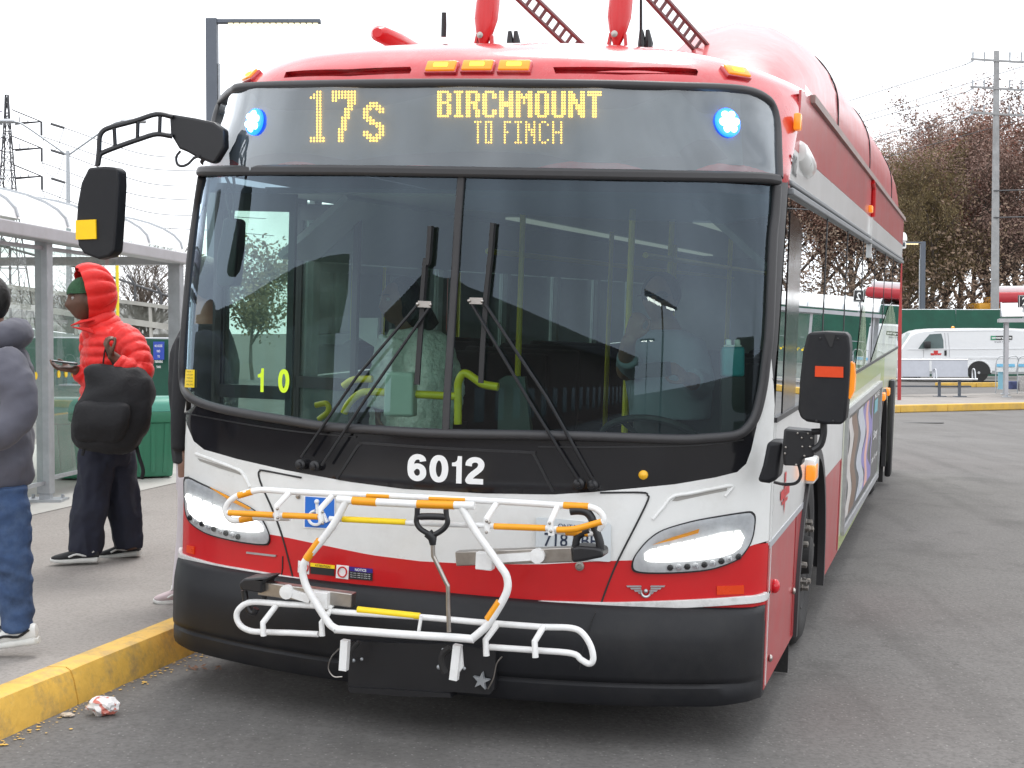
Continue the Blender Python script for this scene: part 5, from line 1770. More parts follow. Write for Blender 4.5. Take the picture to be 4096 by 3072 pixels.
# ---- bus shelters
SA = V((-3.18 - .12 * 7.4, 7.7, 0))
SBv = V((-3.18, 15.1, 0))
SDIR = (SBv - SA).normalized()
SN = V((-SDIR.y, SDIR.x, 0))                 # to the back of the shelter
SLEN = (SBv - SA).length
def make_shelter():
    b0 = pz(SBv.x, SBv.y)
    root = thing('bus_shelter', 'grey steel bus shelter with white vaulted roof and glass walls on the platform', 'shelter', (SBv.x, SBv.y, b0))
    def P(a, d, z):                          # a metres back from the far end, d metres towards the back, z above pad
        w = -SDIR * a + SN * d
        return V((w.x, w.y, z))
    Zf = 2.36 - b0
    G = mat('shelter grey paint', (.42, .42, .44), .45, .1, var=.06, vs=4, dirt=(.25, .24, .23), damt=.3)
    m = MB()
    m.strip([P(-.08, 0, Zf + .01), P(SLEN, 0, Zf + .09)], .16, .10, (0, 0, 1))
    m.build('front_fascia', G, root, smooth=False, bevel=.01)
    m = MB()
    m.strip([P(-.08, 2.3, Zf), P(SLEN, 2.3, Zf + .06)], .16, .10, (0, 0, 1))
    m.build('back_fascia', G, root, smooth=False)
    m = MB()
    m.strip([P(-.03, .08, Zf), P(-.03, 2.22, Zf)], .14, .08, (0, 0, 1))
    m.build('end_beam', G, root, smooth=False)
    SK = bpy.data.materials.new('white roof sheet')
    SK.use_nodes = True
    t = SK.node_tree
    b = t.nodes['Principled BSDF']
    b.inputs['Base Color'].default_value = (.80, .80, .79, 1)
    b.inputs['Roughness'].default_value = .35
    b.inputs['Transmission Weight'].default_value = .0
    arc = lambda a: [P(a, 1.15 - 1.12 * math.cos(k * math.pi / 16), Zf + .10 + .36 * math.sin(k * math.pi / 16) + .011 * a) for k in range(17)]
    aa = [-.02 + .92 * k for k in range(9) if -.02 + .92 * k <= SLEN]
    for a0, a1 in zip(aa, aa[1:]):
        MB().rings([arc(a0 + .005), arc(a1 - .005)], cap=False, closed=False).build('roof_panel', SK, root)
    for a in aa:
        MB().strip([p + V((0, 0, .012)) for p in arc(a)], .028, .02, (0, 0, 1)).build('roof_rib', M['galv'], root, smooth=False)
    e = arc(-.02)
    m = MB()
    m.add(e + [P(-.02, 1.15, Zf + .05)], [(k, k + 1, 17) for k in range(16)])
    m.build('end_pane', M['clearglass'], root, smooth=False)
    gr = lambda a, d: pz(*(SBv + P(a, d, 0)).to_2d()) - b0
    for (a, d, w) in ((.12, .05, .12), (3.12, .07, .105), (6.2, .07, .105), (.12, 2.2, .09), (1.7, 2.2, .07), (3.2, 2.2, .07), (4.7, 2.2, .07), (6.2, 2.2, .07)):
        m = MB()
        z0 = gr(a, d)
        m.strip([P(a, d, z0 + .06), P(a, d, Zf - .02 + .011 * a)], w, w, SN)
        p = m.build('post', M['galv'] if d < 1 else G, root, smooth=False, bevel=.006)
        m = MB()
        m.box(P(a, d, z0 + .012), (.30, .22, .022))
        m.box(P(a, d, z0 + .05), (w * .8, w * .8, .10))
        for sx in (-1, 1):
            m.lathe([(.014, 0), (.014, .03), (.001, .032)], 6, P(a, d, z0 + .02) + V((sx * .115, .05, 0)))
        m.build('base_plate', M['galv'], p, smooth=False)
    def pane(name, a0, a1, d0, d1):
        z0 = gr((a0 + a1) / 2, d0) + .16
        c = [P(a0, d0, z0), P(a1, d1, z0), P(a1, d1, Zf - .05), P(a0, d0, Zf - .05)]
        g = MB().add(c, [(0, 1, 2, 3)]).build(name, M['clearglass'], root, smooth=False)
        L_ = (c[1] - c[0]).length
        k = .12
        while k < L_:
            q = c[0] + (c[1] - c[0]) * (k / L_)
            q = V((q.x, q.y, 1.33 - b0))
            u = (c[1] - c[0]).normalized()
            nn = u.cross(V((0, 0, 1))) * .004
            m = MB()
            for sg in (-1, 1):
                m.add([q + nn * sg + u * .03 * math.cos(t * math.pi / 6) + V((0, 0, .03 * math.sin(t * math.pi / 6))) for t in range(12)], [tuple(range(12))])
            m.build('yellow_dot', M['yellowtape'], g, smooth=False)
            k += .14
        for zz in (z0, Zf - .05):
            MB().strip([V((c[0].x, c[0].y, zz)), V((c[1].x, c[1].y, zz))], .03, .03, (0, 0, 1)).build('glazing_bar', M['galv'], g, smooth=False)
        return g
    pane('glass_pane', 1.62, 3.06, .07, .07)
    pane('glass_pane', 3.17, 4.65, .07, .07)
    pane('glass_pane', 4.70, 6.15, .07, .07)
    for a0, a1 in ((1.74, 3.16), (3.24, 4.66), (4.74, 6.16)):
        pane('glass_pane', a0, a1, 2.2, 2.2)
    # slatted bench inside
    m = MB()
    m.strip([P(3.3, 1.85, .45), P(5.9, 1.85, .45)], .4, .04, (0, 0, 1))
    for a in (3.5, 5.7):
        m.strip([P(a, 1.85, .0), P(a, 1.85, .43)], .05, .05, SN)
    m.build('seat', M['galv'], root, smooth=False)
    return root
shelter = make_shelter()
sh2 = put(*FV(2199, 840), 39.3, .14)
sh2.x += .9
d2 = dup(shelter, (sh2.x - .65, sh2.y + 2.2, sh2.z), math.radians(80), 'grey steel bus shelter on the far island beside the newspaper stand')
# stop sign box on the far shelter
rt_ = thing('stop_number_sign', 'black stop number sign 2 on the far shelter roof', 'sign', put(*FV(2209, 840), 39.2))
q = atY(*FV(2212, 651), 39.2) - rt_.location
m = MB(); m.rbox(q, (.30, .08, .32), .02); m.build('sign_box', M['print_k'], rt_)
m = MB(); m.tube([q + V((0, 0.05, -.16)), q + V((0, .05, -.5))], .02, 8); m.build('sign_stem', M['galv'], rt_)
m = MB(); m.strip([q + V((-.13, -.045, -.14)), q + V((.13, -.045, -.14)), q + V((.13, -.045, .14)), q + V((-.13, -.045, .14))], .012, .006, (0, 1, 0), closed=True); m.build('sign_border', M['sticker_w'], rt_, smooth=False)
text_obj('sign_digit', '2', quad_fn(q + V((-.06, -.046, -.1)), q + V((.06, -.046, -.1)), q + V((.06, -.046, .1)), q + V((-.06, -.046, .1))), M['sticker_w'], rt_, .02)
# ---- green bins
def make_bin(name, label, foot, rz):
    root = thing(name, label, 'bin', foot, rz, 'green bins behind the shelter')
    gm = mat('green bin plastic', (.035, .20, .115), .42, var=.07, vs=4, dirt=(.12, .2, .16), damt=.25)
    m = MB()
    R = []
    for z, w, d in ((.02, .33, .33), (.04, .34, .34), (.49, .40, .40), (.50, .405, .40)):
        R.append([(sx * w / 2, sy * d / 2, z) for sx, sy in ((-1, -1), (1, -1), (1, 1), (-1, 1))])
    m.rings(R)
    b = m.build('body', gm, root, ang=20, bevel=.02)
    for x in (-.12, 0, .12):
        MB().strip([(x * .85, -.172, .06), (x, -.202, .49)], .035, .02, (0, -1, 0)).build('rib', gm, b, smooth=False)
    m = MB()
    m.rbox((0, 0, .545), (.45, .44, .10), .015)
    m.build('rim', gm, root)
    m = MB()
    R = []
    for k in range(9):
        a = math.pi * k / 8
        R.append([(-.22, -.215 * math.cos(a), .594 + .13 * math.sin(a) ** .8), (.22, -.215 * math.cos(a), .594 + .13 * math.sin(a) ** .8)])
    m.rings(R, cap=False, closed=False)
    for x in (-.22, .22):
        pts = [(x, -.215 * math.cos(math.pi * k / 8), .594 + .13 * math.sin(math.pi * k / 8) ** .8) for k in range(9)]
        m.add(pts, [tuple(range(9))])
    m.build('lid', mat('teal lid plastic', (.06, .30, .22), .4, var=.06), root)
    m = MB()
    for sx in (-1, 1):
        m.lathe([(.07, -.03), (.07, .03), (.001, .031)], 12, (sx * .15, .15, .07), 'x')
    m.build('wheels', M['tyre'], root)
    return root
bp = on(*FV(314, 1036), pz)
make_bin('waste_bin', 'green plastic bin with teal lid beside the shelter end post', (bp.x, bp.y + .2, bp.z), .35)
bp = on(*FV(155, 1040), pz)
make_bin('waste_bin', 'green plastic bin standing behind the shelter glass', (bp.x, bp.y + .2, bp.z), -.1)
# ---- yellow pole
yp = thing('yellow_pole', 'thin yellow pole standing behind the shelter', 'pole', put(*FV(255, 820), 19))
h_ = atY(*FV(255, 545), 19).z - yp.location.z
m = MB(); m.tube([(0, 0, 0), (0, 0, h_)], .022, 10); m.build('shaft', M['yellow'], yp)
m = MB(); m.lathe([(.06, 0), (.06, .02), (.03, .03), (.001, .031)], 12); m.build('foot', M['galv'], yp)
# ---- tall strip lamps
def strip_lamp(name, label, foot, h, arm, w=.2, side_=1):
    r = thing(name, label, 'street lamp', foot, 0, 'strip lamps of the bus loop')
    m = MB(); m.box((0, 0, h / 2), (w, w, h)); m.build('post', DK, r, smooth=False, bevel=.01)
    m = MB(); m.box((side_ * w * .62, 0, h / 2 - .4), (.03, w * .5, h - .8)); m.build('conduit', M['galv'], r, smooth=False)
    x0, x1 = side_ * w / 2, side_ * (w / 2 + arm)
    m = MB(); m.box(((x0 + x1) / 2, 0, h - .05), (arm, .16, .07)); m.build('arm', DK, r, smooth=False, bevel=.01)
    n = max(6, int(arm / .12))
    for k in range(n):
        u = x0 + (x1 - x0) * (.1 + .88 * (k + .5) / n)
        m = MB(); m.box((u, 0, h - .105), (arm / n * .62, .12, .05)); m.build('led_module', emis_lamp, r, smooth=False)
    m = MB(); m.lathe([(.2, 0), (.2, .03), (.05, .05), (.001, .05)], 12); m.build('base', DK, r)
    return r
emis_lamp = emis('lit strip lamp', (1.0, .86, .52), 1.15)
f = put(857, 1500, 28, .14)
strip_lamp('strip_lamp', 'tall dark square lamp post with lit strip arm behind the bus beside the platform', f, atY(857, 75, 28).z - f.z, 1.85)
f = put(*FV(1991, 800), 72)
strip_lamp('strip_lamp', 'dark lamp post with lit strip arm rising behind the white van', f, atY(*FV(1991, 522), 72).z - f.z, .95, .22, -1)
# ---- twin-arm lamp
f = put(*FV(150, 700), 46)
tw = thing('twin_arm_lamp', 'slim grey street lamp with two arms beyond the shelter roof', 'street lamp', f)
ht = atY(*FV(151, 325), 46).z - f.z
m = MB(); m.tube([(0, 0, 0), (0, 0, ht)], [.11, .055], 10); m.build('pole', M['galv'], tw)
for sx, lab in ((-1, 'a'), (1, 'b')):
    m = MB(); m.tube(catmull([(0, 0, ht - .15), (sx * .5, 0, ht + .2), (sx * 1.3, 0, ht + .75), (sx * 1.6, 0, ht + .85)], 5), .03, 8); a_ = m.build('arm', M['galv'], tw)
    m = MB(); m.rbox((sx * 1.95, 0, ht + .86), (.75, .25, .12), .05); m.build('luminaire', M['alu'], a_)
# ---- pylon
f = put(*FV(20, 700), 150)
PY = thing('transmission_pylon', 'dark lattice transmission pylon rising beyond the shelter roof', 'pylon', f)
hp = atY(*FV(21, 205), 150).z - f.z
steel_d = mat('dark lattice steel', (.09, .09, .095), .6, .3, var=.1)
wd = lambda z: 1.2 + 3.2 * max(0, (1 - z / (hp * .6))) if z < hp * .6 else 1.2 * max(.08, (hp - z) / (hp * .4)) + .15
m = MB()
lv = [0, hp * .18, hp * .33, hp * .46, hp * .56, hp * .64, hp * .71, hp * .78, hp * .86, hp * .93, hp]
cor = lambda z: [V((sx * wd(z) * .5, sy * wd(z) * .5, z)) for sx, sy in ((-1, -1), (1, -1), (1, 1), (-1, 1))]
for a_, b_ in zip(lv, lv[1:]):
    A, B = cor(a_), cor(b_)
    for k in range(4):
        m.tube([A[k], B[k]], .07, 4)
        m.tube([A[k], B[(k + 1) % 4]], .036, 4)
        m.tube([A[(k + 1) % 4], B[k]], .036, 4)
        m.tube([B[k], B[(k + 1) % 4]], .036, 4)
m.build('lattice_mast', steel_d, PY, smooth=False)
wires = []
for yy in (265, 322, 383):
    z = atY(*FV(20, yy), 150).z - f.z
    for sx in (-1, 1):
        m = MB()
        e = V((sx * 3.3, 0, z + .1))
        for sy in (-.5, .5):
            m.tube([V((sx * .6, sy, z - .1)), e], .07, 4)
            m.tube([V((sx * .6, sy, z + 1.2)), e], .06, 4)
        for k in (1.2, 2.0, 2.7):
            m.tube([V((sx * k, 0, z)), V((sx * k, 0, z + .9 - .3 * k))], .05, 4)
        ca = m.build('cross_arm', steel_d, PY, smooth=False)
        m = MB()
        m.tube([e, e + V((0, 0, -1.3))], [.12] * 2, 6)
        m.tube([e + V((.9, 0, -.2)), e + V((2.2, 0, -.6))], .13, 6)
        m.tube(catmull([e + V((0, 0, -1.3)), e + V((.5, 0, -2.4)), e + V((1.4, 0, -2.6)), e + V((2.2, 0, -.6))], 5), .035, 4)
        m.build('insulator_string', steel_d, ca)
    wires.append(f + V((3.3 + 2.2, 0, z - .5)))
    wires.append(f + V((3.3, 0, z - 1.3)))
for k, w0 in enumerate(wires):
    e = atY(*FV(460, 338 + 32 * k), 190)
    mid = (w0 + e) / 2 + V((0, 0, -1.2))
    o = MB().tube(catmull([w0, mid, e, e * 2 - mid], 8), .045, 4).build('overhead_wire', steel_d)
    tag(o, 'thin dark power line sagging away from the pylon', 'wire', 'power lines of the pylon')
# ---- ramp with parapet, mesh fence and barbed arms behind the green fence
RY = 42
rampc = mat('weathered concrete', (.42, .41, .37), .85, var=.15, vs=1.5, dirt=(.22, .21, .19), dscale=1, damt=.5)
ra = thing('access_ramp', 'sloping concrete ramp with parapets beyond the green fence', 'ramp', put(350, 1500, RY))
def rp_(px, py, y=RY): return atY(px, py, y) - ra.location
m = MB()
m.add([rp_(-500, 1235), rp_(700, 1390), rp_(700, 1560), rp_(-500, 1560), rp_(-500, 1235, RY + 3), rp_(700, 1390, RY + 3)], [(0, 1, 2, 3), (0, 4, 5, 1)])
m.build('ramp_wall', mat('ramp grey wall', (.33, .36, .34), .85, var=.1, vs=1), ra, smooth=False)
for a_, b_, w in (((-500, 1075), (690, 1232), .10), ((-500, 1145), (690, 1310), .16)):
    m = MB(); m.strip([rp_(*a_), rp_(*b_)], w, .12, (0, -1, 0)); m.build('parapet_rail', rampc, ra, smooth=False)
meshm = glass('wire mesh infill', (.42, .42, .40), .0, film=(.16, .16, .14), ff=.75)
m = MB(); m.add([rp_(-500, 1078, RY + .1), rp_(690, 1235, RY + .1), rp_(690, 1388, RY + .1), rp_(-500, 1230, RY + .1)], [(0, 1, 2, 3)]); m.build('mesh_infill', meshm, ra, smooth=False)
x = -300
while x < 700:
    t_ = (x + 500) / 1190
    m = MB(); m.tube([rp_(x, 1075 + 157 * t_ - 2), rp_(x + 6, 1235 + 155 * t_)], .05, 6); m.build('parapet_post', rampc, ra)
    x += 150
bf = thing('barbed_fence', 'dark chain fence with angled barbed arms along the ramp', 'fence', put(450, 1500, RY + 4))
def bp_(px, py): return atY(px, py, RY + 4) - bf.location
m = MB(); m.tube([bp_(-400, 870), bp_(440, 1105), bp_(680, 1186)], .035, 6); m.build('top_rail', steel_d, bf)
for px in (-80, 40, 180, 330, 440, 540, 645):
    y0 = 1105 + (px - 440) * .33 if px > 440 else 1105 + (px - 440) * .28
    m = MB(); m.tube([bp_(px - 30, y0 - 38), bp_(px, y0), bp_(px + 2, 1290)], .04, 6); m.build('angled_post', steel_d, bf)
# ---- green screen fences
gsc = mat('green fence screen', (.012, .082, .052), .7, var=.25, vs=1.2, bump=.3, bs=6)
def screen_fence(name, label, A, B, h, n, bow=.03):
    r = thing(name, label, 'fence', A)
    d = B - A
    for k in range(n):
        a, b = d * (k / n), d * ((k + 1) / n)
        m = MB()
        R = []
        for j in range(7):
            z = .05 + (h - .05) * j / 6
            R.append([a + (b - a) * (i / 8) + V((0, .05 * noise.noise(V((i * .9 + k * 3.3, j * .8, 2))), z - .02 * abs(noise.noise(V((i * 1.3, k, j)))))) for i in range(9)])
        m.rings(R, cap=False, closed=False)
        m.build('screen_panel', gsc, r)
    for k in range(n + 1):
        MB().tube([d * (k / n) + V((0, .05, 0)), d * (k / n) + V((0, .05, h + .05))], .035, 6).build('post', M['galv'], r)
    MB().tube([V((0, .05, h)), d + V((0, .05, h))], .025, 6).build('top_rail', M['galv'], r)
    MB().tube([V((0, .02, h * .42)), d + V((0, .02, h * .42))], .02, 6).build('middle_rail', M['galv'], r)
    return r
A = put(-900, 1700, 26); B = put(760, 1700, 26)
screen_fence('screen_fence', 'green screened fence behind the shelter with a blue notice', A, B, atY(500, 1347, 26).z - A.z, 4)
sg = thing('blue_notice', 'blue notice with white lines hung on the green fence', 'sign', put(*FV(342, 900), 25.9))
c = [atY(*FV(*p), 25.9) - sg.location for p in ((331, 777), (354.5, 777), (354.5, 738), (331, 738))]
m = MB(); m.prism([(p.x, p.z) for p in c], lambda a, b: (a, 0, b), (0, .02, 0)); m.build('board', mat('blue board', (.03, .07, .40), .4, var=.03), sg, smooth=False)
for k, (t_, w) in enumerate((('NO ACCESS', .7), ('NO', .3), ('TO', .2), ('TRESPASSING', .75), ('THANKS', .4))):
    z = c[3].z - .07 - .088 * k
    x = (c[0].x + c[1].x) / 2
    wd_ = (c[1].x - c[0].x) * w / 2
    text_obj('notice_line', t_, quad_fn((x - wd_, -.004, z - .02), (x + wd_, -.004, z - .02), (x + wd_, -.004, z + .02), (x - wd_, -.004, z + .02)), M['sticker_w'], sg, .02)
A = put(3300, 1700, 66); B = put(5900, 1700, 66)
screen_fence('screen_fence', 'long green screened fence behind the white van', A, B, atY(3800, 1238, 66).z - A.z, 10)
# ---- far island with kerb
isl_y0 = on(3590, 1651)
def isl(pxs): return [on(*p) for p in pxs]
fr_ = isl([(3180, 1662), (3400, 1657), (3590, 1651), (3780, 1646), (4096, 1638), (4400, 1628), (4900, 1612), (5600, 1600)])
m = MB()
back = [p + V((-1.2, 5.2, 0)) for p in fr_]
zi = lambda p: gz(p.x, p.y) + .145
m.rings([[V((p.x, p.y + .2, zi(p))) for p in fr_], [V((p.x, p.y, zi(p))) for p in back]], cap=False, closed=False)
tag(m.build('island', M['plat'], smooth=False), 'grey paved island with bench behind the bus', kind='structure')
ik = bpy.data.objects.new('island_kerb', None); COL.objects.link(ik); tag(ik, 'yellow painted kerb round the far island', kind='structure')
kfar = mat('yellow far kerb paint', (.62, .38, .06), .65, var=.15, vs=2, dirt=(.30, .22, .12), dscale=3, damt=.7)
def kseg(a, b):
    u = (b - a).normalized()
    m = MB()
    m.strip([a + u * .01 + V((0, .1, .08)), b - u * .01 + V((0, .1, .08))], .22, .16, (0, 0, 1))
    m.build('kerb_stone', kfar, ik, smooth=False, bevel=.02)
for a, b in zip(fr_, fr_[1:]):
    n = max(1, int((b - a).length / 2.2))
    for k in range(n):
        p0, p1 = a + (b - a) * (k / n), a + (b - a) * ((k + 1) / n)
        p0.z, p1.z = gz(p0.x, p0.y), gz(p1.x, p1.y)
        kseg(p0, p1)
bk_ = isl([(3750, 1550), (3900, 1549), (4010, 1548), (4300, 1546)])
for a, b in zip(bk_, bk_[1:]):
    kseg(a, b)
# island joint lines
for y0, y1 in ((1590, 1575),):
    pass
m = MB()
j = [on(3585, 1592, lambda x, y: gz(x, y) + .149), on(3800, 1584, lambda x, y: gz(x, y) + .149), on(4096, 1574, lambda x, y: gz(x, y) + .149)]
m.strip(j, .06, .006, (0, 0, 1))
o = m.build('island_joint', M['concrete'], None, smooth=False); tag(o, 'pale joint line across the island paving', kind='structure')
dr = thing('drain_grate', 'narrow dark drain slot in the road before the island', 'drain', on(*FV(1990, 914)))
m = MB(); m.box((-.9, 0, .004), (2.6, .10, .012)); m.build('grate', M['print_k'], dr, smooth=False)
# ---- bench
bf0 = on(*FV(2060, 857), lambda x, y: gz(x, y) + .145)
bn = thing('metal_bench', 'grey metal bench with perforated back panels on the island', 'bench', bf0, math.radians(-6))
gm = mat('grey bench steel', (.36, .37, .40), .4, .7, var=.08)
sc_ = bf0.y / F
m = MB(); m.strip([(-4.4, 0, .44), (.55, 0, .44)], .42, .03, (0, 0, 1)); m.build('seat', gm, bn, smooth=False)
m = MB(); m.tube([(-4.4, -.22, .45), (.55, -.22, .45)], .025, 8); m.build('front_rail', M['alu'], bn)
for k in range(5):
    m = MB(); m.rings([[(-4.35 + k * .96, .20, .50), (-4.35 + k * .96 + .90, .20, .50)], [(-4.35 + k * .96, .28, .92), (-4.35 + k * .96 + .90, .28, .92)]], cap=False, closed=False); m.build('back_panel', gm, bn, smooth=False)
m = MB(); m.tube([(-4.4, .29, .93), (.40, .29, .93)], .022, 8); m.build('back_rail', M['alu'], bn)
for k in range(6):
    m = MB(); m.tube(catmull([(-4.3 + k * .96, .2, .46), (-4.3 + k * .96, .2, .68), (-4.3 + k * .96, -.1, .68), (-4.3 + k * .96, -.2, .46)], 4), .018, 8); m.build('arm_rest', M['alu'], bn)
for x in (-4.1, -2.2, -.35, .15):
    m = MB(); m.box((x, .05, .21), (.07, .07, .43)); m.box((x, .0, .01), (.3, .3, .02)); m.build('leg', DK, bn, smooth=False)
m = MB(); m.box((-2.0, .1, .26), (4.9, .05, .04)); m.build('stretcher', DK, bn, smooth=False)
# ---- newspaper stand
nf = on(*FV(2140, 850), lambda x, y: gz(x, y) + .145)
ns = thing('newspaper_stand', 'wire newspaper stand with pale blue panels and papers', 'newspaper stand', nf)
kx = nf.y / F * .27125
def nz_(X, Y_, y=0): return V(((X - 2212) * kx + (4096 - nf.x / nf.y * F - 2048) * 0 + 0, y, (1150 - Y_) * kx))
ox = (3496 + 2212 * .27125 - 2048) / F * nf.y - nf.x
def nq(X, Y_, y=0.0): return V((ox + (X - 2212) * kx, y, max(0.0, (1150 - Y_) * kx)))
for X in (1800, 1960, 2120, 2280, 2440):
    m = MB(); m.tube([nq(X, 1150), nq(X, 830), nq(X + 40, 700, .15)], .014, 6); m.build('leg', M['galv'], ns)
for k, X in enumerate((1800, 1960, 2120, 2280)):
    m = MB(); m.rings([[nq(X + 6, 830, -.02), nq(X + 130, 830, -.02)], [nq(X + 30, 705, .12), nq(X + 140, 705, .12)]], cap=False, closed=False); m.build('paper_pocket', mat('newsprint', (.62, .64, .64), .7, var=.15, vs=30), ns, smooth=False)
    m = MB(); m.rings([[nq(X + 16, 755, .05), nq(X + 126, 755, .05)], [nq(X + 24, 715, .09), nq(X + 132, 715, .09)]], cap=False, closed=False); m.v = [(a, b - .012, c_) for a, b, c_ in m.v]; m.build('paper_masthead', mat('masthead blue', srgb(110, 180, 215), .6, var=.1), ns, smooth=False)
    m = MB(); m.tube(catmull([nq(X + 20, 830, .2), nq(X + 40, 680, .2), nq(X + 90, 610, .2), nq(X + 180, 610, .2), nq(X + 210, 680, .2)], 4), .012, 6); m.build('hoop', M['galv'], ns)
m = MB(); m.box((nq(1905, 960).x, .12, nq(1905, 960).z), (.95 * kx * 110, .03, 260 * kx)); m.build('blue_panel', mat('pale blue panel', srgb(150, 205, 225), .4, var=.05), ns, smooth=False)
m = MB(); m.rbox((nq(2080, 1030).x, .18, nq(2080, 1030).z), (130 * kx, .2, 120 * kx), .03); m.build('bundle', mat('blue bundle', (.08, .10, .22), .7, var=.3, vs=9), ns)
m = MB(); m.rbox((nq(2200, 1000).x, .1, nq(2200, 1000).z), (90 * kx, .2, 220 * kx), .02); m.build('stack', mat('paper stack', (.5, .48, .47), .7, var=.3, vs=20), ns)
# ---- white van
VY = 58.9
vf = on(3915, 1529)
van = thing('white_van', 'white cargo van with a red shield on the door parked behind the island', 'van', vf, math.radians(-4))
vk = vf.y / F * .27125
vx = lambda X: (X - 1550) * vk
vz = lambda Y_: (947 - Y_) * vk
wp = mat('van white paint', (.72, .73, .74), .3, var=.02, coat=.4)
prof = [(352, 800), (345, 700), (348, 560), (362, 470), (640, 455), (640, 455)]
side_out = [(352, 790), (346, 690), (350, 560), (362, 480), (420, 440), (500, 320), (560, 230), (640, 190), (760, 165), (950, 152), (1400, 148), (2000, 150), (2240, 160), (2290, 200), (2310, 500), (2310, 760), (2290, 790)]
m = MB()
so_ = [(vx(a), vz(b)) for a, b in side_out]
def vrow(y, inset):
    cx0 = sum(p[0] for p in so_) / len(so_)
    return [V((p[0], y, p[1] - (inset if p[1] > 1.2 else 0) )) for p in so_]
m.rings([vrow(0, .10), vrow(.06, .03), vrow(.3, 0), vrow(1.7, 0), vrow(1.94, .03), vrow(2.0, .10)])
m.build('body', wp, van, ang=35)
gl = mat('van glass', (.10, .14, .14), .08, var=.1, vs=3, coat=.5)
def vpan(name, pts, mm, y=-.012, par=None, th=.01):
    return MB().prism([(vx(a), vz(b)) for a, b in pts], lambda a, b: (a, y, b), (0, th, 0)).build(name, mm, par or van, smooth=False)
w_ = vpan('side_window', [(665, 455), (700, 400), (770, 310), (830, 240), (1000, 228), (1030, 330), (1035, 448)], gl)
m = MB()
m.add([V((vx(372), .25, vz(440))), V((vx(620), .06, vz(455))), V((vx(775), .10, vz(235))), V((vx(520), .30, vz(220)))], [(0, 1, 2, 3)])
m.v = [(a - .02, b - .02, c_ + .02) for a, b, c_ in m.v]
m.build('windscreen', mat('van windscreen', (.45, .52, .50), .1, var=.2, vs=3, coat=.5), van, smooth=False)
for X in (1048, 720, 1095):
    MB().strip([(vx(X), -.004, vz(220 if X != 720 else 480)), (vx(X + 25), -.004, vz(470)), (vx(X + 20), -.004, vz(740))], .012, .008, (0, -1, 0)).build('door_gap', mat('gap grey', (.25, .25, .26), .6, var=0), van, smooth=False)
for Y_, w in ((580, .07), (450, .02), (175, .02)):
    MB().strip([(vx(520 if Y_ > 300 else 900), -.012, vz(Y_ + 15)), (vx(2290), -.012, vz(Y_))], w, .02, (0, -1, 0)).build('side_moulding', wp, van, smooth=False)
vpan('door_handle', [(1045, 480), (1078, 478), (1080, 552), (1048, 555)], M['print_k'], -.03)
mi = MB(); mi.rbox((vx(790), -.12, vz(395)), (.24, .22, .28), .04); mi.build('door_mirror', M['plasticdk'], van)
vpan('sill', [(352, 790), (2290, 770), (2290, 825), (352, 830)], mat('van grey sill', (.30, .31, .31), .5, var=.1), -.006)
vpan('front_bumper', [(335, 700), (470, 695), (470, 760), (335, 770)], M['plasticdk'], -.02)
lgv = MB()
for pts in (([(845, 520), (900, 520), (905, 550), (850, 550)]), [(950, 520), (1005, 520), (998, 545), (945, 548)], [(890, 480), (955, 480), (950, 530), (925, 552), (898, 530)]):
    lgv.prism([(vx(a), vz(b)) for a, b in pts], lambda a, b: (a, -.016, b), (0, .004, 0))
lgv.build('door_shield', mat('van shield red', (.55, .03, .03), .4, var=.03), van, smooth=False)
vpan('rental_sign', [(1715, 262), (2028, 258), (2028, 320), (1715, 325)], mat('rental sign black', (.03, .035, .033), .4, var=.05), -.014)
vpan('rental_mark', [(1715, 262), (1790, 261), (1790, 324), (1715, 325)], mat('rental green', (.03, .25, .13), .4, var=.05), -.016)
text_obj('rental_text', 'enterprise', quad_fn((vx(1730), -.019, vz(315)), (vx(2015), -.019, vz(312)), (vx(2015), -.019, vz(272)), (vx(1730), -.019, vz(275))), M['sticker_w'], van, .03)
text_obj('rental_text', 'truck rental', quad_fn((vx(1770), -.016, vz(360)), (vx(1985), -.016, vz(358)), (vx(1985), -.016, vz(336)), (vx(1770), -.016, vz(338))), mat('grey print', (.12, .12, .13), .5, var=0), van, .01)
for X, arch in ((590, True), (1550, False)):
    m = MB(); m.lathe([(.20, -.10), (.36, -.10), (.37, -.07), (.37, .07), (.36, .10), (.20, .10)], 24, (vx(X), .10, .37), 'y'); wv = m.build('wheel', M['tyre'], van)
    m = MB(); m.lathe([(.21, -.085), (.17, -.10), (.06, -.09), (.05, -.11), (.001, -.11)], 18, (vx(X), .10, .37), 'y'); m.build('rim', M['alu'], wv)
    m = MB(); A_ = [(vx(X) + .47 * math.cos(t), .37 + .47 * math.sin(t)) for t in [math.pi * k / 14 for k in range(15)]]; m.prism(A_ + [(vx(X) - .47, .30), (vx(X) + .47, .30)][::1], lambda a, b: (a, -.008, b), (0, .05, 0)); m.build('wheel_arch', M['print_k'], wv, smooth=False)
    m = MB(); m.tube([(a, -.01, b) for a, b in A_], .03, 6); m.build('arch_lip', wp, wv)
m = MB(); m.box((vx(1700), 1.0, .45), (3.6, 1.6, .25)); m.build('chassis', M['print_k'], van, smooth=False)
m = MB(); m.lathe([(.06, 0), (.06, .05), (.03, .07), (.001, .07)], 10, (vx(1240), .9, vz(146)), 'z'); m.build('roof_beacon', M['amber'], van)
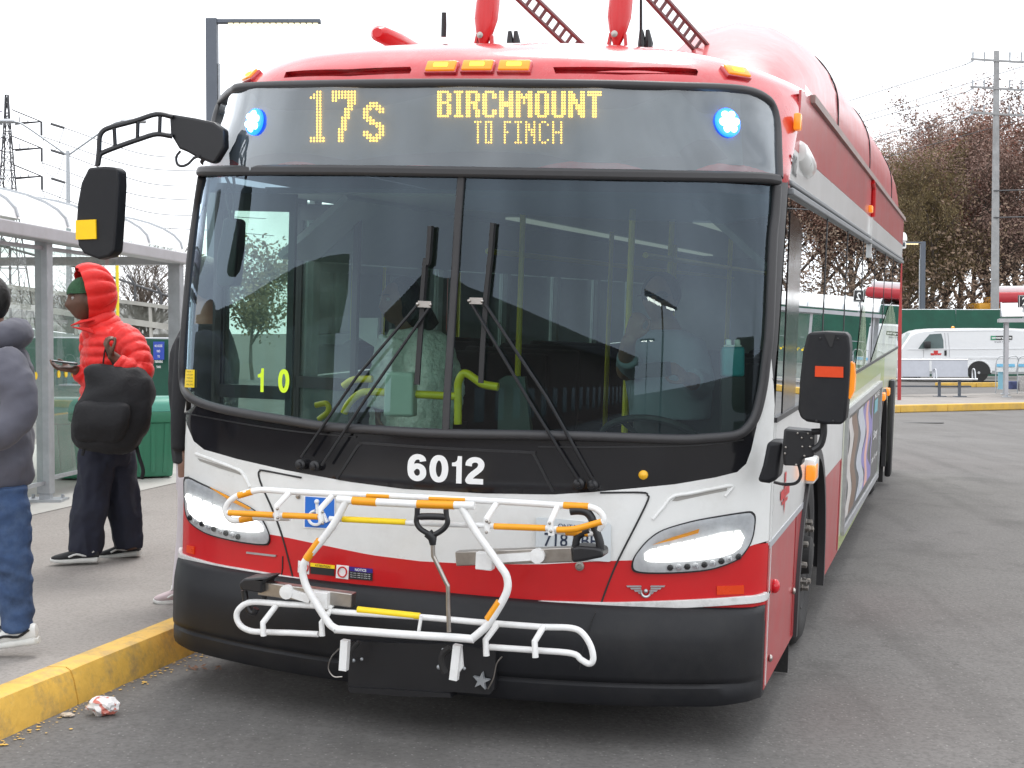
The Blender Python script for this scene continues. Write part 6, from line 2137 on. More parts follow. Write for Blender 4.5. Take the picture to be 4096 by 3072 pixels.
# ---- red pole with twin heads on the island
sp0 = on(3597, 1600, lambda x, y: gz(x, y) + .145)
stp = thing('stop_pole', 'thin red pole with a white twin camera head on the island', 'pole', sp0)
hh = atY(3597, 960, sp0.y).z - sp0.z
m = MB(); m.tube([(0, 0, 0), (0, 0, hh + .1)], .045, 8); m.build('pole', mat('pole red', (.35, .03, .03), .5, var=.1), stp)
for sx in (-1, 1):
    m = MB()
    m.rings([[(sx * .11 - .07 + r_ * math.cos(a), r_ * math.sin(a), hh + z) for a in [2 * math.pi * k / 14 for k in range(14)]] for z, r_ in ((-.02, .115), (.05, .115), (.12, .10), (.17, .06), (.19, .01))])
    hd2 = m.build('camera_hood', M['sticker_w'], stp)
    m = MB(); m.rbox((sx * .11 - .07, 0, hh - .12), (.16, .16, .18), .03); m.build('camera_body', M['sticker_w'], hd2)
    m = MB(); m.rbox((sx * .11 - .07, -.08, hh - .11), (.10, .02, .10), .008); m.build('camera_window', mat('smoked window', (.06, .07, .08), .2, var=0), hd2)
# ---- parked buses and a school bus beyond the fence
def far_bus(name, label, cat, x_px, top_py, Y, L_, cols, rz=0.0):
    c = atY(x_px, top_py, Y)
    g = gz(c.x, c.y)
    r = thing(name, label, cat, (c.x, c.y, g), rz)
    H_ = c.z - g
    m = MB(); m.rbox((L_ / 2, 1.3, H_ * .35 + .3), (L_, 2.6, H_ * .62), .15); m.build('body', cols[0], r)
    m = MB(); m.rbox((L_ / 2, 1.3, H_ - .62), (L_ - .1, 2.56, .55), .18); m.build('upper_band', cols[1], r)
    m = MB(); m.rbox((L_ / 2 + .35, 1.3, H_ - .18), (L_ - 1.3, 2.2, .36), .12); m.build('roof', cols[2], r)
    k = .5
    while k < L_ - 1.2:
        m = MB(); m.box((k + .55, -.01, H_ - 1.45), (1.05, .03, .95)); m.build('window', gl, r, smooth=False)
        k += 1.2
    for X in (1.6, L_ - 2.2):
        m = MB(); m.lathe([(.1, -.12), (.46, -.12), (.48, 0), (.46, .12), (.1, .12)], 18, (X, .12, .48), 'y'); m.build('wheel', M['tyre'], r)
    return r
RB = mat('far bus red', (.45, .03, .04), .4, var=.06)
WB = mat('far bus white', (.72, .72, .72), .4, var=.04)
far_bus('parked_bus', 'parked red and white bus behind the green fence beside the utility pole', 'bus', 4195, 1140, 78, 11.5, (WB, RB, WB), math.radians(75))
far_bus('school_bus', 'yellow school bus showing over the green fence beside the utility pole', 'bus', 3912, 1185, 82, 1.9, (mat('school bus yellow', (.65, .33, .03), .4, var=.05),) * 3)
# ---- utility pole with cross-arms
uf = put(*FV(2146, 750), 74)
up_ = thing('utility_pole', 'tall grey wooden utility pole with three cross-arms', 'utility pole', uf)
uh = atY(*FV(2143, 110), 74).z - uf.z
wood = mat('weathered pole wood', (.33, .33, .33), .8, var=.2, vs=3, bump=.3, bs=20)
m = MB(); m.tube([(.06, 0, 0), (.03, 0, uh * .5), (0, 0, uh)], [.21, .18, .13], 12); m.build('pole', wood, up_)
arms = []
for yy in (132, 192, 247):
    z = atY(*FV(2143, yy), 74).z - uf.z
    m = MB(); m.strip([(-1.25, -.12, z + .08), (1.25, -.12, z - .08)], .09, .1, (0, -1, 0)); a_ = m.build('cross_arm', wood, up_, smooth=False)
    for x in (-1.15, -.6, .6, 1.15):
        m = MB(); m.tube([(x, -.12, z - .05), (x, -.12, z + .40)], [.035, .05], 6); m.build('insulator', M['galv'], a_)
    for sx in (-1, 1):
        m = MB(); m.tube([(sx * 1.15, -.12, z), (sx * 1.6, -.4, z - .22)], .04, 6); m.build('dead_end', M['galv'], a_)
    arms.append(uf + V((-1.5, -.3, z - .2)))
    arms.append(uf + V((1.5, -.3, z - .2)))
for k, w0 in enumerate(arms):
    s_ = -1 if k % 2 == 0 else 1
    e = V((uf.x - 30, uf.y + 26, w0.z - 5.5 + k * .2)) if s_ < 0 else V((uf.x - 26, uf.y + 45, w0.z - 4.2))
    mid = (w0 + e) / 2 + V((0, 0, -.5))
    o = MB().tube(catmull([w0, mid, e], 8), .018, 4).build('overhead_wire', steel_d)
    tag(o, 'thin cable running away from the utility pole', 'wire', 'cables of the utility pole')
for k, (yy, zz) in enumerate(((412, 0), (470, 0))):
    a = atY(*FV(2146, yy), 73.8)
    o = MB().tube([a, V((a.x + 30, a.y - 4, a.z + .4))], .03, 4).build('overhead_wire', steel_d)
    tag(o, ('upper' if k == 0 else 'lower') + ' cable running sideways from the middle of the utility pole', 'wire')
# ---- trees
bark = mat('grey brown bark', (.12, .10, .085), .9, var=.25, vs=4, bump=.4, bs=20)
twigm = mat('twig bark', (.10, .078, .062), .9, var=.2, vs=4)
def leafmat(nm, c):
    return mat(nm, c, .8, var=.45, vs=1.1, coord='Object')
LM = [leafmat('brown autumn leaves', (.25, .135, .097)), leafmat('rust leaves', (.30, .125, .085)), leafmat('olive leaves', (.22, .17, .085)), leafmat('grey brown leaves', (.225, .14, .112))]
def tree_parts(seed, H_, spread, leaves, lsize, lo=.12):
    rnd = random.Random(seed)
    T = MB(); TW = MB(); tips = []
    def grow(p, d, L_, r, lev):
        n = 4
        P = [p]; rr = [r]
        q = p.copy(); dd = d.copy()
        for k in range(n):
            dd = (dd + V((rnd.uniform(-1, 1), rnd.uniform(-1, 1), rnd.uniform(-.3, .7))) * .16).normalized()
            q = q + dd * (L_ / n)
            P.append(q); rr.append(r * (1 - .6 * (k + 1) / n))
        (T if lev < 2 else TW).tube(P, rr, 7 if lev < 1 else 5 if lev < 2 else 3, cap=lev == 0)
        if lev >= 2:
            tips.extend(P[1:])
        if lev < 4:
            for k in range((9, 6, 4, 3)[lev]):
                i = rnd.randint(1 if lev else 2, n)
                a = rnd.uniform(0, 6.283)
                side_ = V((math.cos(a), math.sin(a), rnd.uniform(.1, .9)))
                nd = (dd * .55 + side_ * rnd.uniform(.6, 1.1) * spread).normalized()
                grow(P[i] if lev else P[max(1, i)], nd, L_ * rnd.uniform(.45, .72), rr[i] * .62 + .004, lev + 1)
    grow(V((0, 0, 0)), V((0, 0, 1)), H_ * .62, H_ * .020, 0)
    C = MB()
    for k in range(leaves):
        t = rnd.choice(tips) + V((rnd.gauss(0, .35), rnd.gauss(0, .35), rnd.gauss(0, .3)))
        if t.z < H_ * lo: continue
        s = lsize * rnd.uniform(.5, 1.3)
        u = V((rnd.gauss(0, 1), rnd.gauss(0, 1), rnd.gauss(0, 1))).normalized()
        w = u.orthogonal().normalized()
        C.add([t - u * s, t + w * s * .6, t + u * s, t - w * s * .6], [(0, 1, 2, 3)])
    return T, TW, C
def make_tree(name, label, foot, seed, H_, spread, leaves, lsize, lm, group):
    T, TW, C = tree_parts(seed, H_, spread, leaves, lsize)
    r = thing(name, label, 'tree', foot, 0, group)
    zs = sorted(v[2] for v in TW.v)
    kk = H_ / zs[int(len(zs) * .985)]
    for q_ in (T, TW, C):
        q_.v = [(v[0] * kk, v[1] * kk, v[2] * kk) for v in q_.v]
    a = T.build('trunk', bark, r)
    TW.build('twigs', twigm, a, smooth=False)
    if leaves:
        C.build('crown', lm, r, smooth=False)
    return r
G_ = 'trees beyond the fence'
protos = []
for k in range(4):
    protos.append(make_tree('autumn_tree', '', (0, -200, 0), 11 + k, 14.6, .95, 26000, .088, LM[k], G_))
spots = [(3520, 92, 1, 1.0), (3610, 112, 1, 1.05), (3690, 115, 3, 1.1), (3640, 100, 3, 1.0), (3590, 84, 2, .72), (3760, 96, 1, 1.02), (3850, 88, 3, .98), (3720, 86, 2, .80), (3960, 98, 0, 1.12), (4050, 90, 3, 1.05), (4130, 104, 1, 1.1), (3900, 108, 3, 1.15),
         (4260, 92, 0, 1.08), (4400, 100, 2, 1.1), (4560, 94, 3, 1.1), (4720, 98, 1, 1.1), (4900, 96, 0, 1.15), (5100, 100, 3, 1.1), (5350, 96, 2, 1.1), (5600, 100, 0, 1.1)]
kind = ['brown', 'rust red', 'olive', 'grey brown']
used = set()
for i, (px, Y, k, sc) in enumerate([(a, b, c_, d * (.86 if a < 3600 else 1.0)) for a, b, c_, d in spots]):
    f = put(px, 1600, Y)
    lab = 'tall %s autumn tree behind the long green fence' % kind[k]
    if k in used:
        dup(protos[k], f, random.uniform(0, 6.28), lab, sc)
    else:
        used.add(k)
        protos[k].location = f; protos[k]['label'] = lab; protos[k].scale = (sc,) * 3; protos[k].rotation_euler = (0, 0, random.uniform(0, 6))
fu = thing('undergrowth', 'brown tangle of undergrowth below the autumn trees', 'bushes')
fu.location = put(4100, 1600, 84)
fu['kind'] = 'stuff'
m = MB()
rnd = random.Random(5)
for k in range(75000):
    t = V((rnd.uniform(-14, 40), rnd.uniform(-2, 6), abs(rnd.gauss(0, 3.6)) + .2))
    s = rnd.uniform(.06, .15)
    u = V((rnd.gauss(0, 1), rnd.gauss(0, 1), rnd.gauss(0, 1))).normalized(); w = u.orthogonal().normalized()
    m.add([t - u * s, t + w * s * .6, t + u * s, t - w * s * .6], [(0, 1, 2, 3)])
m.build('brush', leafmat('undergrowth leaves', (.185, .125, .085)), fu, smooth=False)
bt = make_tree('bare_tree', 'leafless tree with fine twigs behind the ramp', put(640, 1500, 50), 31, 5.0, .9, 0, .1, None, 'leafless trees behind the ramp')
dup(bt, put(520, 1500, 56), 2.0, None, 1.05)
dup(bt, put(330, 1500, 54), 4.0, None, .9)
ot = make_tree('autumn_tree', 'olive brown tree behind the ramp seen through the bus door', put(1010, 1500, 60), 14, 5.2, 1.1, 4200, .11, LM[2], None)
# ---- litter in the gutter
def crumple(name, label, cat, p, r, mm, seed, fl=.6):
    t_ = thing(name, label, cat, p)
    bm = bmesh.new(); bmesh.ops.create_icosphere(bm, subdivisions=3, radius=1)
    for v in bm.verts:
        k = 1 + .30 * noise.noise(v.co * 2.2 + V((seed, 0, 0))) + .16 * noise.noise(v.co * 5 + V((0, seed, 0)))
        v.co = V((v.co.x * r[0] * k, v.co.y * r[1] * k, v.co.z * r[2] * k * fl + r[2] * fl))
    MB().bm(bm).build('wad', mm, t_, ang=25)
    return t_
wm = bpy.data.materials.new('printed wrapper'); wm.use_nodes = True
t = wm.node_tree; b = t.nodes['Principled BSDF']; b.inputs['Roughness'].default_value = .35
n = t.nodes.new('ShaderNodeTexNoise'); n.inputs['Scale'].default_value = 30; n.inputs['Detail'].default_value = 1
cr = t.nodes.new('ShaderNodeValToRGB'); cr.color_ramp.elements[0].position = .56; cr.color_ramp.elements[0].color = (.74, .72, .71, 1); cr.color_ramp.elements[1].position = .62; cr.color_ramp.elements[1].color = (.55, .16, .12, 1)
tcn = t.nodes.new('ShaderNodeTexCoord'); t.links.new(tcn.outputs['Object'], n.inputs['Vector']); t.links.new(n.outputs['Fac'], cr.inputs[0]); t.links.new(cr.outputs[0], b.inputs['Base Color'])
crumple('crumpled_wrapper', 'crumpled white and red wrapper lying in the gutter', 'litter', on(*ZG(650, 1325)), (.062, .05, .042), wm, 3, .9)
crumple('crumpled_paper', 'small torn scrap of paper beside the crumpled wrapper', 'litter', on(*ZG(425, 1335)), (.028, .02, .014), mat('dirty paper', (.5, .42, .33), .8, var=.2, vs=40), 8)
lf = thing('fallen_leaves', 'dry brown leaves and paint flakes along the kerb', 'leaves'); lf['kind'] = 'stuff'
lf.location = on(*ZG(1270, 1035))
m = MB(); rnd = random.Random(3)
for k in range(16):
    q = V((rnd.gauss(0, .05), rnd.gauss(0, .03), .006 + rnd.random() * .012)); s = rnd.uniform(.008, .02); a = rnd.uniform(0, 6)
    u = V((math.cos(a), math.sin(a), rnd.uniform(-.4, .4))) * s; w = V((-math.sin(a), math.cos(a), rnd.uniform(-.3, .3))) * s * .5
    m.add([q - u, q + w, q + u, q - w], [(0, 1, 2, 3)])
m.build('leaf_scatter', mat('dry leaf', (.19, .09, .05), .8, var=.3, vs=60), lf, smooth=False)
pf = thing('paint_flakes', 'yellow paint chips and grit along the foot of the kerb', 'grit'); pf['kind'] = 'stuff'
m = MB()
for k in range(420):
    t_ = rnd.uniform(-3.2, 1.6); s_ = KS + .012 + abs(rnd.gauss(0, .045))
    x, y = xy(s_, t_); z = hz(s_, t_) + .002; r = rnd.uniform(.002, .009) * (1.6 if rnd.random() < .12 else 1); a = rnd.uniform(0, 6)
    pts = [V((x + r * math.cos(a + j * 1.26) * rnd.uniform(.6, 1.3), y + r * math.sin(a + j * 1.26) * rnd.uniform(.6, 1.3), z + .003)) for j in range(5)]
    m.add(pts, [tuple(range(5))])
pf.location = (0, 0, 0)
m.build('chips', M['kerby'], pf, smooth=False)
# ---- what the windscreen mirrors: station building and T lamps behind the viewer
stn = thing('station_building', 'long low brick station with a dark flat roof across the bus loop', 'building', (-10, -66, gz(-10, -66)), math.radians(-71.4))
m = MB(); m.box((0, 0, 2.4), (92, 7, 4.8)); m.build('wall', mat('dark brick', (.12, .075, .06), .85, var=.2, vs=3), stn, smooth=False)
m = MB(); m.box((0, 0, 5.15), (94, 9.5, .7)); m.build('roof', mat('dark roof edge', (.035, .035, .038), .6, var=.1), stn, smooth=False)
for k in range(22):
    m = MB(); m.box((-42 + k * 4.0, 3.52, 1.9), (1.8, .05, 1.6)); m.build('window', gl, stn, smooth=False)
hall = thing('added_dark_hall', 'unseen dark brick hall added to darken the windscreen reflection', 'building', (-29.5, 0, gz(-29.5, 0)), math.radians(-58))  # unseen block, added so the door-side pane mirrors dark instead of sky
m = MB(); m.box((0, 0, 2.0), (22, 8, 4.0)); m.build('wall', mat('dark hall brick', (.075, .055, .050), .85, var=.2, vs=3), hall, smooth=False)
m = MB(); m.box((0, 0, 4.2), (24, 10, .4)); m.build('roof', mat('hall roof edge', (.03, .03, .033), .6, var=.1), hall, smooth=False)
for k in range(6):
    m = MB(); m.box((-9 + k * 3.6, 4.02, 2.2), (2.4, .05, 2.6)); m.build('window', gl, hall, smooth=False)
def tee(foot, h, lab):
    r = thing('tee_lamp', lab, 'street lamp', foot, math.radians(-8), 'T lamps by the station')
    m = MB(); m.box((0, 0, h / 2), (.14, .14, h)); m.build('post', DK, r, smooth=False)
    m = MB(); m.box((0, 0, h), (3.4, .2, .10)); m.build('arm', DK, r, smooth=False)
    for x in (-1.1, -.35, .95):
        m = MB(); m.box((x, 0, h - .08), (.9 if x > 0 else .7, .13, .05)); m.build('lit_tube', emis('lit tube', (1, .93, .72), 11), r, smooth=False)
    return r
tee((4.6, -17, gz(4.6, -17)), 4.0, 'dark T-shaped lamp with lit tubes nearer the bus')
tee((7, -52, gz(7, -52)), 4.6, 'dark T-shaped lamp farther along the station')
# ================================================================ people
def remesh(o, vox, smooth=4, fac=.5):
    r = o.modifiers.new('r', 'REMESH')
    r.mode = 'VOXEL'
    r.voxel_size = vox
    r.use_smooth_shade = True
    if smooth:
        s = o.modifiers.new('s', 'SMOOTH')
        s.factor = fac
        s.iterations = smooth
    dg = bpy.context.evaluated_depsgraph_get()
    me = bpy.data.meshes.new_from_object(o.evaluated_get(dg))
    me.polygons.foreach_set('use_smooth', [True] * len(me.polygons))
    old = o.data
    mats = [m for m in old.materials]
    o.modifiers.clear()
    o.data = me
    me.name = old.name
    me.materials.clear()
    for m in mats:
        me.materials.append(m)
    return o
def displace(o, fn):
    me = o.data
    n = len(me.vertices)
    co = np.empty(n * 3, 'f'); no = np.empty(n * 3, 'f')
    me.vertices.foreach_get('co', co); me.vertices.foreach_get('normal', no)
    co = co.reshape(-1, 3); no = no.reshape(-1, 3)
    k = np.array([fn(V(c)) for c in co], 'f')
    me.vertices.foreach_set('co', (co + no * k[:, None]).ravel())
    me.update()
def interp(keys, n):
    """resample list of tuples by catmull to n per span"""
    k = len(keys[0])
    out = []
    N = len(keys)
    for i in range(N - 1):
        for j in range(n):
            t = j / n
            row = []
            for c in range(k):
                b, d = keys[i][c], keys[i + 1][c]
                a = keys[i - 1][c] if i else 2 * b - d
                e = keys[i + 2][c] if i + 2 < N else 2 * d - b
                row.append(.5 * (2 * b + (d - a) * t + (2 * a - 5 * b + 4 * d - e) * t * t + (3 * b - a - 3 * d + e) * t ** 3))
            out.append(tuple(row))
    out.append(tuple(keys[-1]))
    return out
def limb(mb, keys, n=5, seg=16, puff=0.0, plen=.055, flat=None):
    """keys: (x,y,z,r)"""
    R = interp(keys, n if not puff else max(n, 12))
    P = [V(r[:3]) for r in R]
    rr = [max(.004, r[3]) for r in R]
    if puff:
        s = 0
        out = [rr[0]]
        for i in range(1, len(P)):
            s += (P[i] - P[i - 1]).length
            out.append(rr[i] * (1 - puff + 1.6 * puff * abs(math.sin(math.pi * s / plen)) ** .45))
        rr = out
    mb.tube(P, rr, seg, flat=flat)
def torso(mb, keys, yaw, seg=28, puff=0.0, plen=.057, n=5, wr=0.0, seed=0):
    """keys: (x,y,z,half width,half depth); yaw: direction the chest faces"""
    R = interp(keys, n if not puff else 14)
    rings = []
    fw = V((math.cos(yaw), math.sin(yaw), 0))
    rt2 = V((-fw.y, fw.x, 0))
    for r in R:
        k = 1.0
        if puff:
            k = 1 - puff + 1.6 * puff * abs(math.sin(math.pi * r[2] / plen)) ** .45
        ring = []
        for i in range(seg):
            a = 2 * math.pi * i / seg
            c, s = math.cos(a), math.sin(a)
            e = .82
            c2 = math.copysign(abs(c) ** e, c)
            s2 = math.copysign(abs(s) ** e, s)
            w = 1 + (wr * noise.noise(V((c * 2 + seed, s * 2, r[2] * 9))) if wr else 0)
            ring.append(V(r[:3]) + (rt2 * c2 * r[3] + fw * s2 * r[4]) * k * w)
        rings.append(ring)
    mb.rings(rings)
def head_mesh(mb, c, yaw, pitch=0.0, s=1.0, jaw=1.0):
    """head centred at c (half height .115) facing yaw; returns frame"""
    fw = V((math.cos(yaw) * math.cos(pitch), math.sin(yaw) * math.cos(pitch), math.sin(pitch)))
    rt2 = V((math.sin(yaw), -math.cos(yaw), 0))
    up = rt2.cross(fw)
    c = V(c)
    n, m_ = 44, 40
    vs = []
    G = lambda a, w: math.exp(-(a * a) / (w * w))
    for i in range(m_ + 1):
        th = math.pi * i / m_
        for k in range(n):
            a = 2 * math.pi * k / n
            f, r, u = math.sin(th) * math.cos(a), math.sin(th) * math.sin(a), math.cos(th)
            x, y, z = f * .098, r * .076, u * .118
            if f < 0: x *= 1.06
            if u < -.1:                     # jaw
                t = min(1, (-u - .1) / .9)
                y *= 1 - .28 * t
                if f > 0: x = x * (1 - .10 * t) + .012 * t * f
                z *= 1 - .02 * t
            if f > 0:
                x -= .010 * G(z - .018, .022) * (1 - G(y, .014)) * G(abs(y) - .032, .022)     # eye sockets
                x += .007 * G(z - .042, .014) * G(y, .05)                                    # brow
                nz_ = (.018 - .26 * (z + .022)) if -.03 < z < .04 else 0
                x += max(0, min(.024, .024 * (1 - abs(z + .018) / .05))) * G(y, .0125) if z > -.06 else 0
                x += .008 * G(z + .026, .010) * G(y, .020)
                x += .006 * G(z + .056, .007) * G(y, .022) + .005 * G(z + .070, .007) * G(y, .019) - .004 * G(z + .063, .004) * G(y, .022)
                x += .008 * G(z + .102, .016) * G(y, .024)                                   # chin
                x += .004 * G(z + .005, .025) * G(abs(y) - .045, .018)                       # cheek
            vs.append(c + (fw * x + rt2 * y + up * z) * s)
    fs = []
    for i in range(m_):
        for k in range(n):
            fs.append((i * n + k, (i + 1) * n + k, (i + 1) * n + (k + 1) % n, i * n + (k + 1) % n))
    mb.add(vs, fs)
    for sg in (-1, 1):
        R = Matrix((fw, rt2, up)).transposed()
        mb.ball(c + (fw * -.008 + rt2 * sg * .078 + up * .0) * s, (.018 * s, .009 * s, .030 * s), 10, 8, R)
    return fw, rt2, up
def eyes(parent, c, fr, s=1.0):
    fw, rt2, up = fr
    for sg in (-1, 1):
        p = V(c) + (fw * .0755 + rt2 * sg * .032 + up * .019) * s
        MB().ball(p, .0125 * s, 12, 8).build('eye', EYEW, parent)
        MB().ball(p + fw * .0075 * s, .0062 * s, 10, 6).build('iris', EYEK, parent)
        q = V(c) + (fw * .095 + rt2 * sg * .034 + up * .043) * s
        MB().tube([q - rt2 * sg * .018 * s, q + up * .004 * s, q + rt2 * sg * .020 * s - fw * .012 * s], .0035 * s, 6).build('eyebrow', EYEK, parent)
EYEW = mat('eye white', (.34, .31, .29), .3, var=0)
EYEK = mat('eye dark', (.012, .009, .008), .3, var=0)
def hand(mb, w, d, nrm, curl=.5, s=1.0, thumb=1, spread=.06):
    """w wrist, d pointing along palm, nrm out of the back of the hand"""
    w, d = V(w), V(d).normalized()
    nrm = V(nrm)
    nrm = (nrm - d * nrm.dot(d)).normalized()
    x = d.cross(nrm)
    R = Matrix((x, d, nrm)).transposed()
    mb.ball(w + d * .045 * s, (.041 * s, .055 * s, .016 * s), 14, 10, R)
    mb.ball(w + d * .012 * s, (.030 * s, .030 * s, .019 * s), 12, 8, R)
    for k, (o, L_) in enumerate(((-.031, .070), (-.0105, .080), (.0105, .076), (.030, .060))):
        p = w + (d * .085 + x * o) * s
        P = [p - d * .02 * s, p]
        a = 0
        dd = d + x * o * spread * 20
        dd.normalize()
        for j, fL in enumerate((.45, .32, .23)):
            a += curl * (.9 if j else .7)
            v = (dd * math.cos(a) - nrm * math.sin(a)).normalized()
            P.append(P[-1] + v * L_ * fL * s)
        mb.tube(catmull(P, 3), [.0088 * s] * 7 + [.0078 * s] * 3 + [.0068 * s] * 2 + [.006 * s], 8)
    t0 = w + (d * .025 + x * thumb * -.030) * s
    t1 = t0 + (d * .030 + x * thumb * -.022 - nrm * .012) * s
    t2 = t1 + (d * .030 - x * thumb * -.002 - nrm * .014 * (1 + curl)) * s
    t3 = t2 + (d * .022 - x * thumb * -.010 - nrm * .010) * s
    mb.tube(catmull([t0, t1, t2, t3], 3), [.013 * s, .0125 * s, .012 * s, .0115 * s, .011 * s, .0105 * s, .0095 * s, .009 * s, .0085 * s, .007 * s], 8)
def shoe(parent, heel, d, up, L_=.29, upper=None, sole=None, trim=None, name='shoe'):
    """heel point on the ground, d heading"""
    d = V(d).normalized()
    up = V(up)
    up = (up - d * up.dot(d)).normalized()
    x = d.cross(up)
    heel = V(heel)
    def ring(t, w, h0, h1, e=.7):
        c = heel + d * t * L_
        out = []
        for k in range(20):
            a = 2 * math.pi * k / 20
            cc, ss = math.copysign(abs(math.cos(a)) ** e, math.cos(a)), math.copysign(abs(math.sin(a)) ** e, math.sin(a))
            out.append(c + x * cc * w + up * ((h0 + h1) / 2 + ss * (h1 - h0) / 2))
        return out
    m = MB()
    m.rings([ring(-.02, .022, .025, .06), ring(.0, .033, .022, .085), ring(.10, .038, .02, .098), ring(.22, .040, .02, .100), ring(.36, .041, .02, .092), ring(.50, .044, .02, .078), ring(.65, .049, .02, .064), ring(.80, .048, .02, .054), ring(.92, .038, .02, .046), ring(1.0, .016, .022, .036)])
    s_ = m.build(name, upper, parent)
    m = MB()
    m.rings([ring(-.03, .024, .003, .030, .5), ring(.02, .040, .0, .034, .5), ring(.25, .042, .0, .034, .5), ring(.5, .045, .0, .030, .5), ring(.72, .052, .0, .028, .5), ring(.90, .044, .004, .028, .5), ring(1.02, .018, .012, .030, .5)])
    m.build('sole', sole, s_)
    m = MB()
    for t in (.34, .43, .52):
        m.tube([heel + d * L_ * t - x * .034 + up * .075, heel + d * L_ * t + up * (.105 - .05 * (t - .3)), heel + d * L_ * t + x * .034 + up * .075], .0045, 5)
    m.build('laces', trim or sole, s_)
    m = MB()
    for sg in (-1, 1):
        P = [heel + d * L_ * t + x * sg * w + up * h for t, w, h in ((.08, .0395, .07), (.25, .0425, .045), (.45, .0455, .055), (.62, .050, .040))]
        m.tube(catmull(P, 3), .006, 5)
    m.build('side_stripe', trim or sole, s_)
    return s_
skin_d = mat('dark brown skin', (.115, .058, .038), .45, var=.12, vs=20, spec=.4)
skin_m = mat('brown skin', (.20, .10, .065), .5, var=.1, vs=20)
skin_l = mat('light skin', (.42, .25, .18), .5, var=.06, vs=20)
puffer = mat('red puffer nylon', (.72, .020, .016), .5, var=.08, vs=12, bump=.35, bs=45, sheen=.1, spec=.35)
navy = mat('dark navy twill', (.014, .016, .030), .85, var=.2, vs=9, bump=.25, bs=30)
packm = mat('black backpack nylon', (.008, .008, .010), .75, var=.2, vs=12, bump=.3, bs=50)
greyj = mat('grey jacket fabric', (.085, .085, .108), .85, var=.12, vs=6, bump=.4, bs=14, sheen=.1)
jeans = mat('blue denim', (.030, .060, .135), .85, var=.35, vs=7, bump=.3, bs=40, dirt=(.09, .14, .24), dscale=9, damt=.5)
blackj = mat('black jacket fabric', (.010, .010, .013), .75, var=.2, vs=9, bump=.2, bs=30)
shoe_w = mat('white sneaker leather', (.62, .62, .60), .5, var=.06, vs=20)
shoe_k = mat('black sneaker suede', (.018, .018, .02), .75, var=.15, vs=20)
sole_w = mat('white rubber sole', (.60, .60, .57), .6, var=.08, vs=20)
hairk = mat('black hair', (.010, .009, .008), .5, var=.3, vs=40, bump=.4, bs=90)

# ---------- walker in the red jacket
ft = on(*FV(212, 1214), pz)
KP = F / ft.y / 1.8517
def A1(fx, fy, y=0.0):
    return atY(*FV(fx, fy), ft.y + y) - ft
w1 = thing('person', 'person in a red hooded puffer jacket and green beanie walking with phone and black backpack', 'person', ft)
hc = A1(182, 650, -.01)
YAW1 = math.radians(180 + 32)
bd = MB()
fr1 = head_mesh(bd, hc, YAW1, -.05, .98)
limb(bd, [(*A1(200, 672, .03), .058), (*A1(212, 700, .04), .060), (*A1(222, 735, .05), .09)])
torso(bd, [(*A1(232, 960, .05), .13, .10), (*A1(235, 880, .05), .13, .10), (*A1(236, 790, .05), .14, .10), (*A1(232, 725, .05), .12, .09), (*A1(222, 700, .05), .06, .06)], YAW1)
limb(bd, [(*A1(285, 735, -.10), .05), (*A1(315, 785, -.16), .045), (*A1(275, 790, -.26), .036), (*A1(238, 765, -.30), .028)])
hand(bd, A1(243, 772, -.30), (-.35, -.25, .9), (-.85, -.5, -.15), 1.15, 1.0, -1)
limb(bd, [(*A1(205, 735, .16), .05), (*A1(210, 800, .14), .042), (*A1(180, 806, .0), .034), (*A1(158, 797, -.06), .027)])
hand(bd, A1(162, 799, -.05), (-.95, -.25, .12), (.0, .25, -.95), .45, 1.0, 1)
for kx, y0 in ((0, -.02), (1, .10)):
    if kx == 0:
        limb(bd, [(*A1(222, 960, y0), .085), (*A1(205, 1060, y0 - .03), .06), (*A1(192, 1150, y0 - .04), .05), (*A1(190, 1196, y0 - .04), .042)])
    else:
        limb(bd, [(*A1(250, 960, y0), .085), (*A1(262, 1060, y0), .06), (*A1(276, 1140, y0 + .03), .05), (*A1(284, 1186, y0 + .04), .042)])
b1 = bd.build('body', skin_d, w1)
remesh(b1, .007, 2, .4)
eyes(b1, hc, fr1, .98)
# jacket
jk = MB()
torso(jk, [(*A1(226, 905, .05), .150, .135), (*A1(228, 885, .05), .172, .150), (*A1(229, 840, .05), .175, .142), (*A1(231, 790, .05), .188, .145), (*A1(234, 750, .05), .190, .142), (*A1(238, 724, .05), .165, .135), (*A1(228, 702, .05), .11, .11), (*A1(215, 690, .045), .098, .105)], YAW1 - .15, 44, .085, .058)
limb(jk, [(*A1(258, 725, -.04), .080), (*A1(280, 742, -.11), .086), (*A1(298, 776, -.17), .080), (*A1(303, 802, -.20), .074), (*A1(288, 806, -.25), .066), (*A1(268, 793, -.29), .062), (*A1(252, 781, -.30), .048)], 14, 22, .11, .058)
limb(jk, [(*A1(205, 722, .16), .085), (*A1(204, 760, .19), .085), (*A1(210, 800, .16), .078), (*A1(195, 812, .06), .068), (*A1(176, 807, -.02), .055), (*A1(166, 802, -.05), .042)], 14, 22, .11, .058)
j1 = jk.build('jacket', puffer, w1, label='red quilted puffer jacket')
remesh(j1, .0062, 0)
displace(j1, lambda c: (noise.noise(V((c.x * 30, c.y * 30, c.z * 12))) * .0035 + noise.noise(c * 55) * .0015))
cl_ = MB()
c0, c1_ = A1(192, 702, -.06), A1(150, 704, -.11)
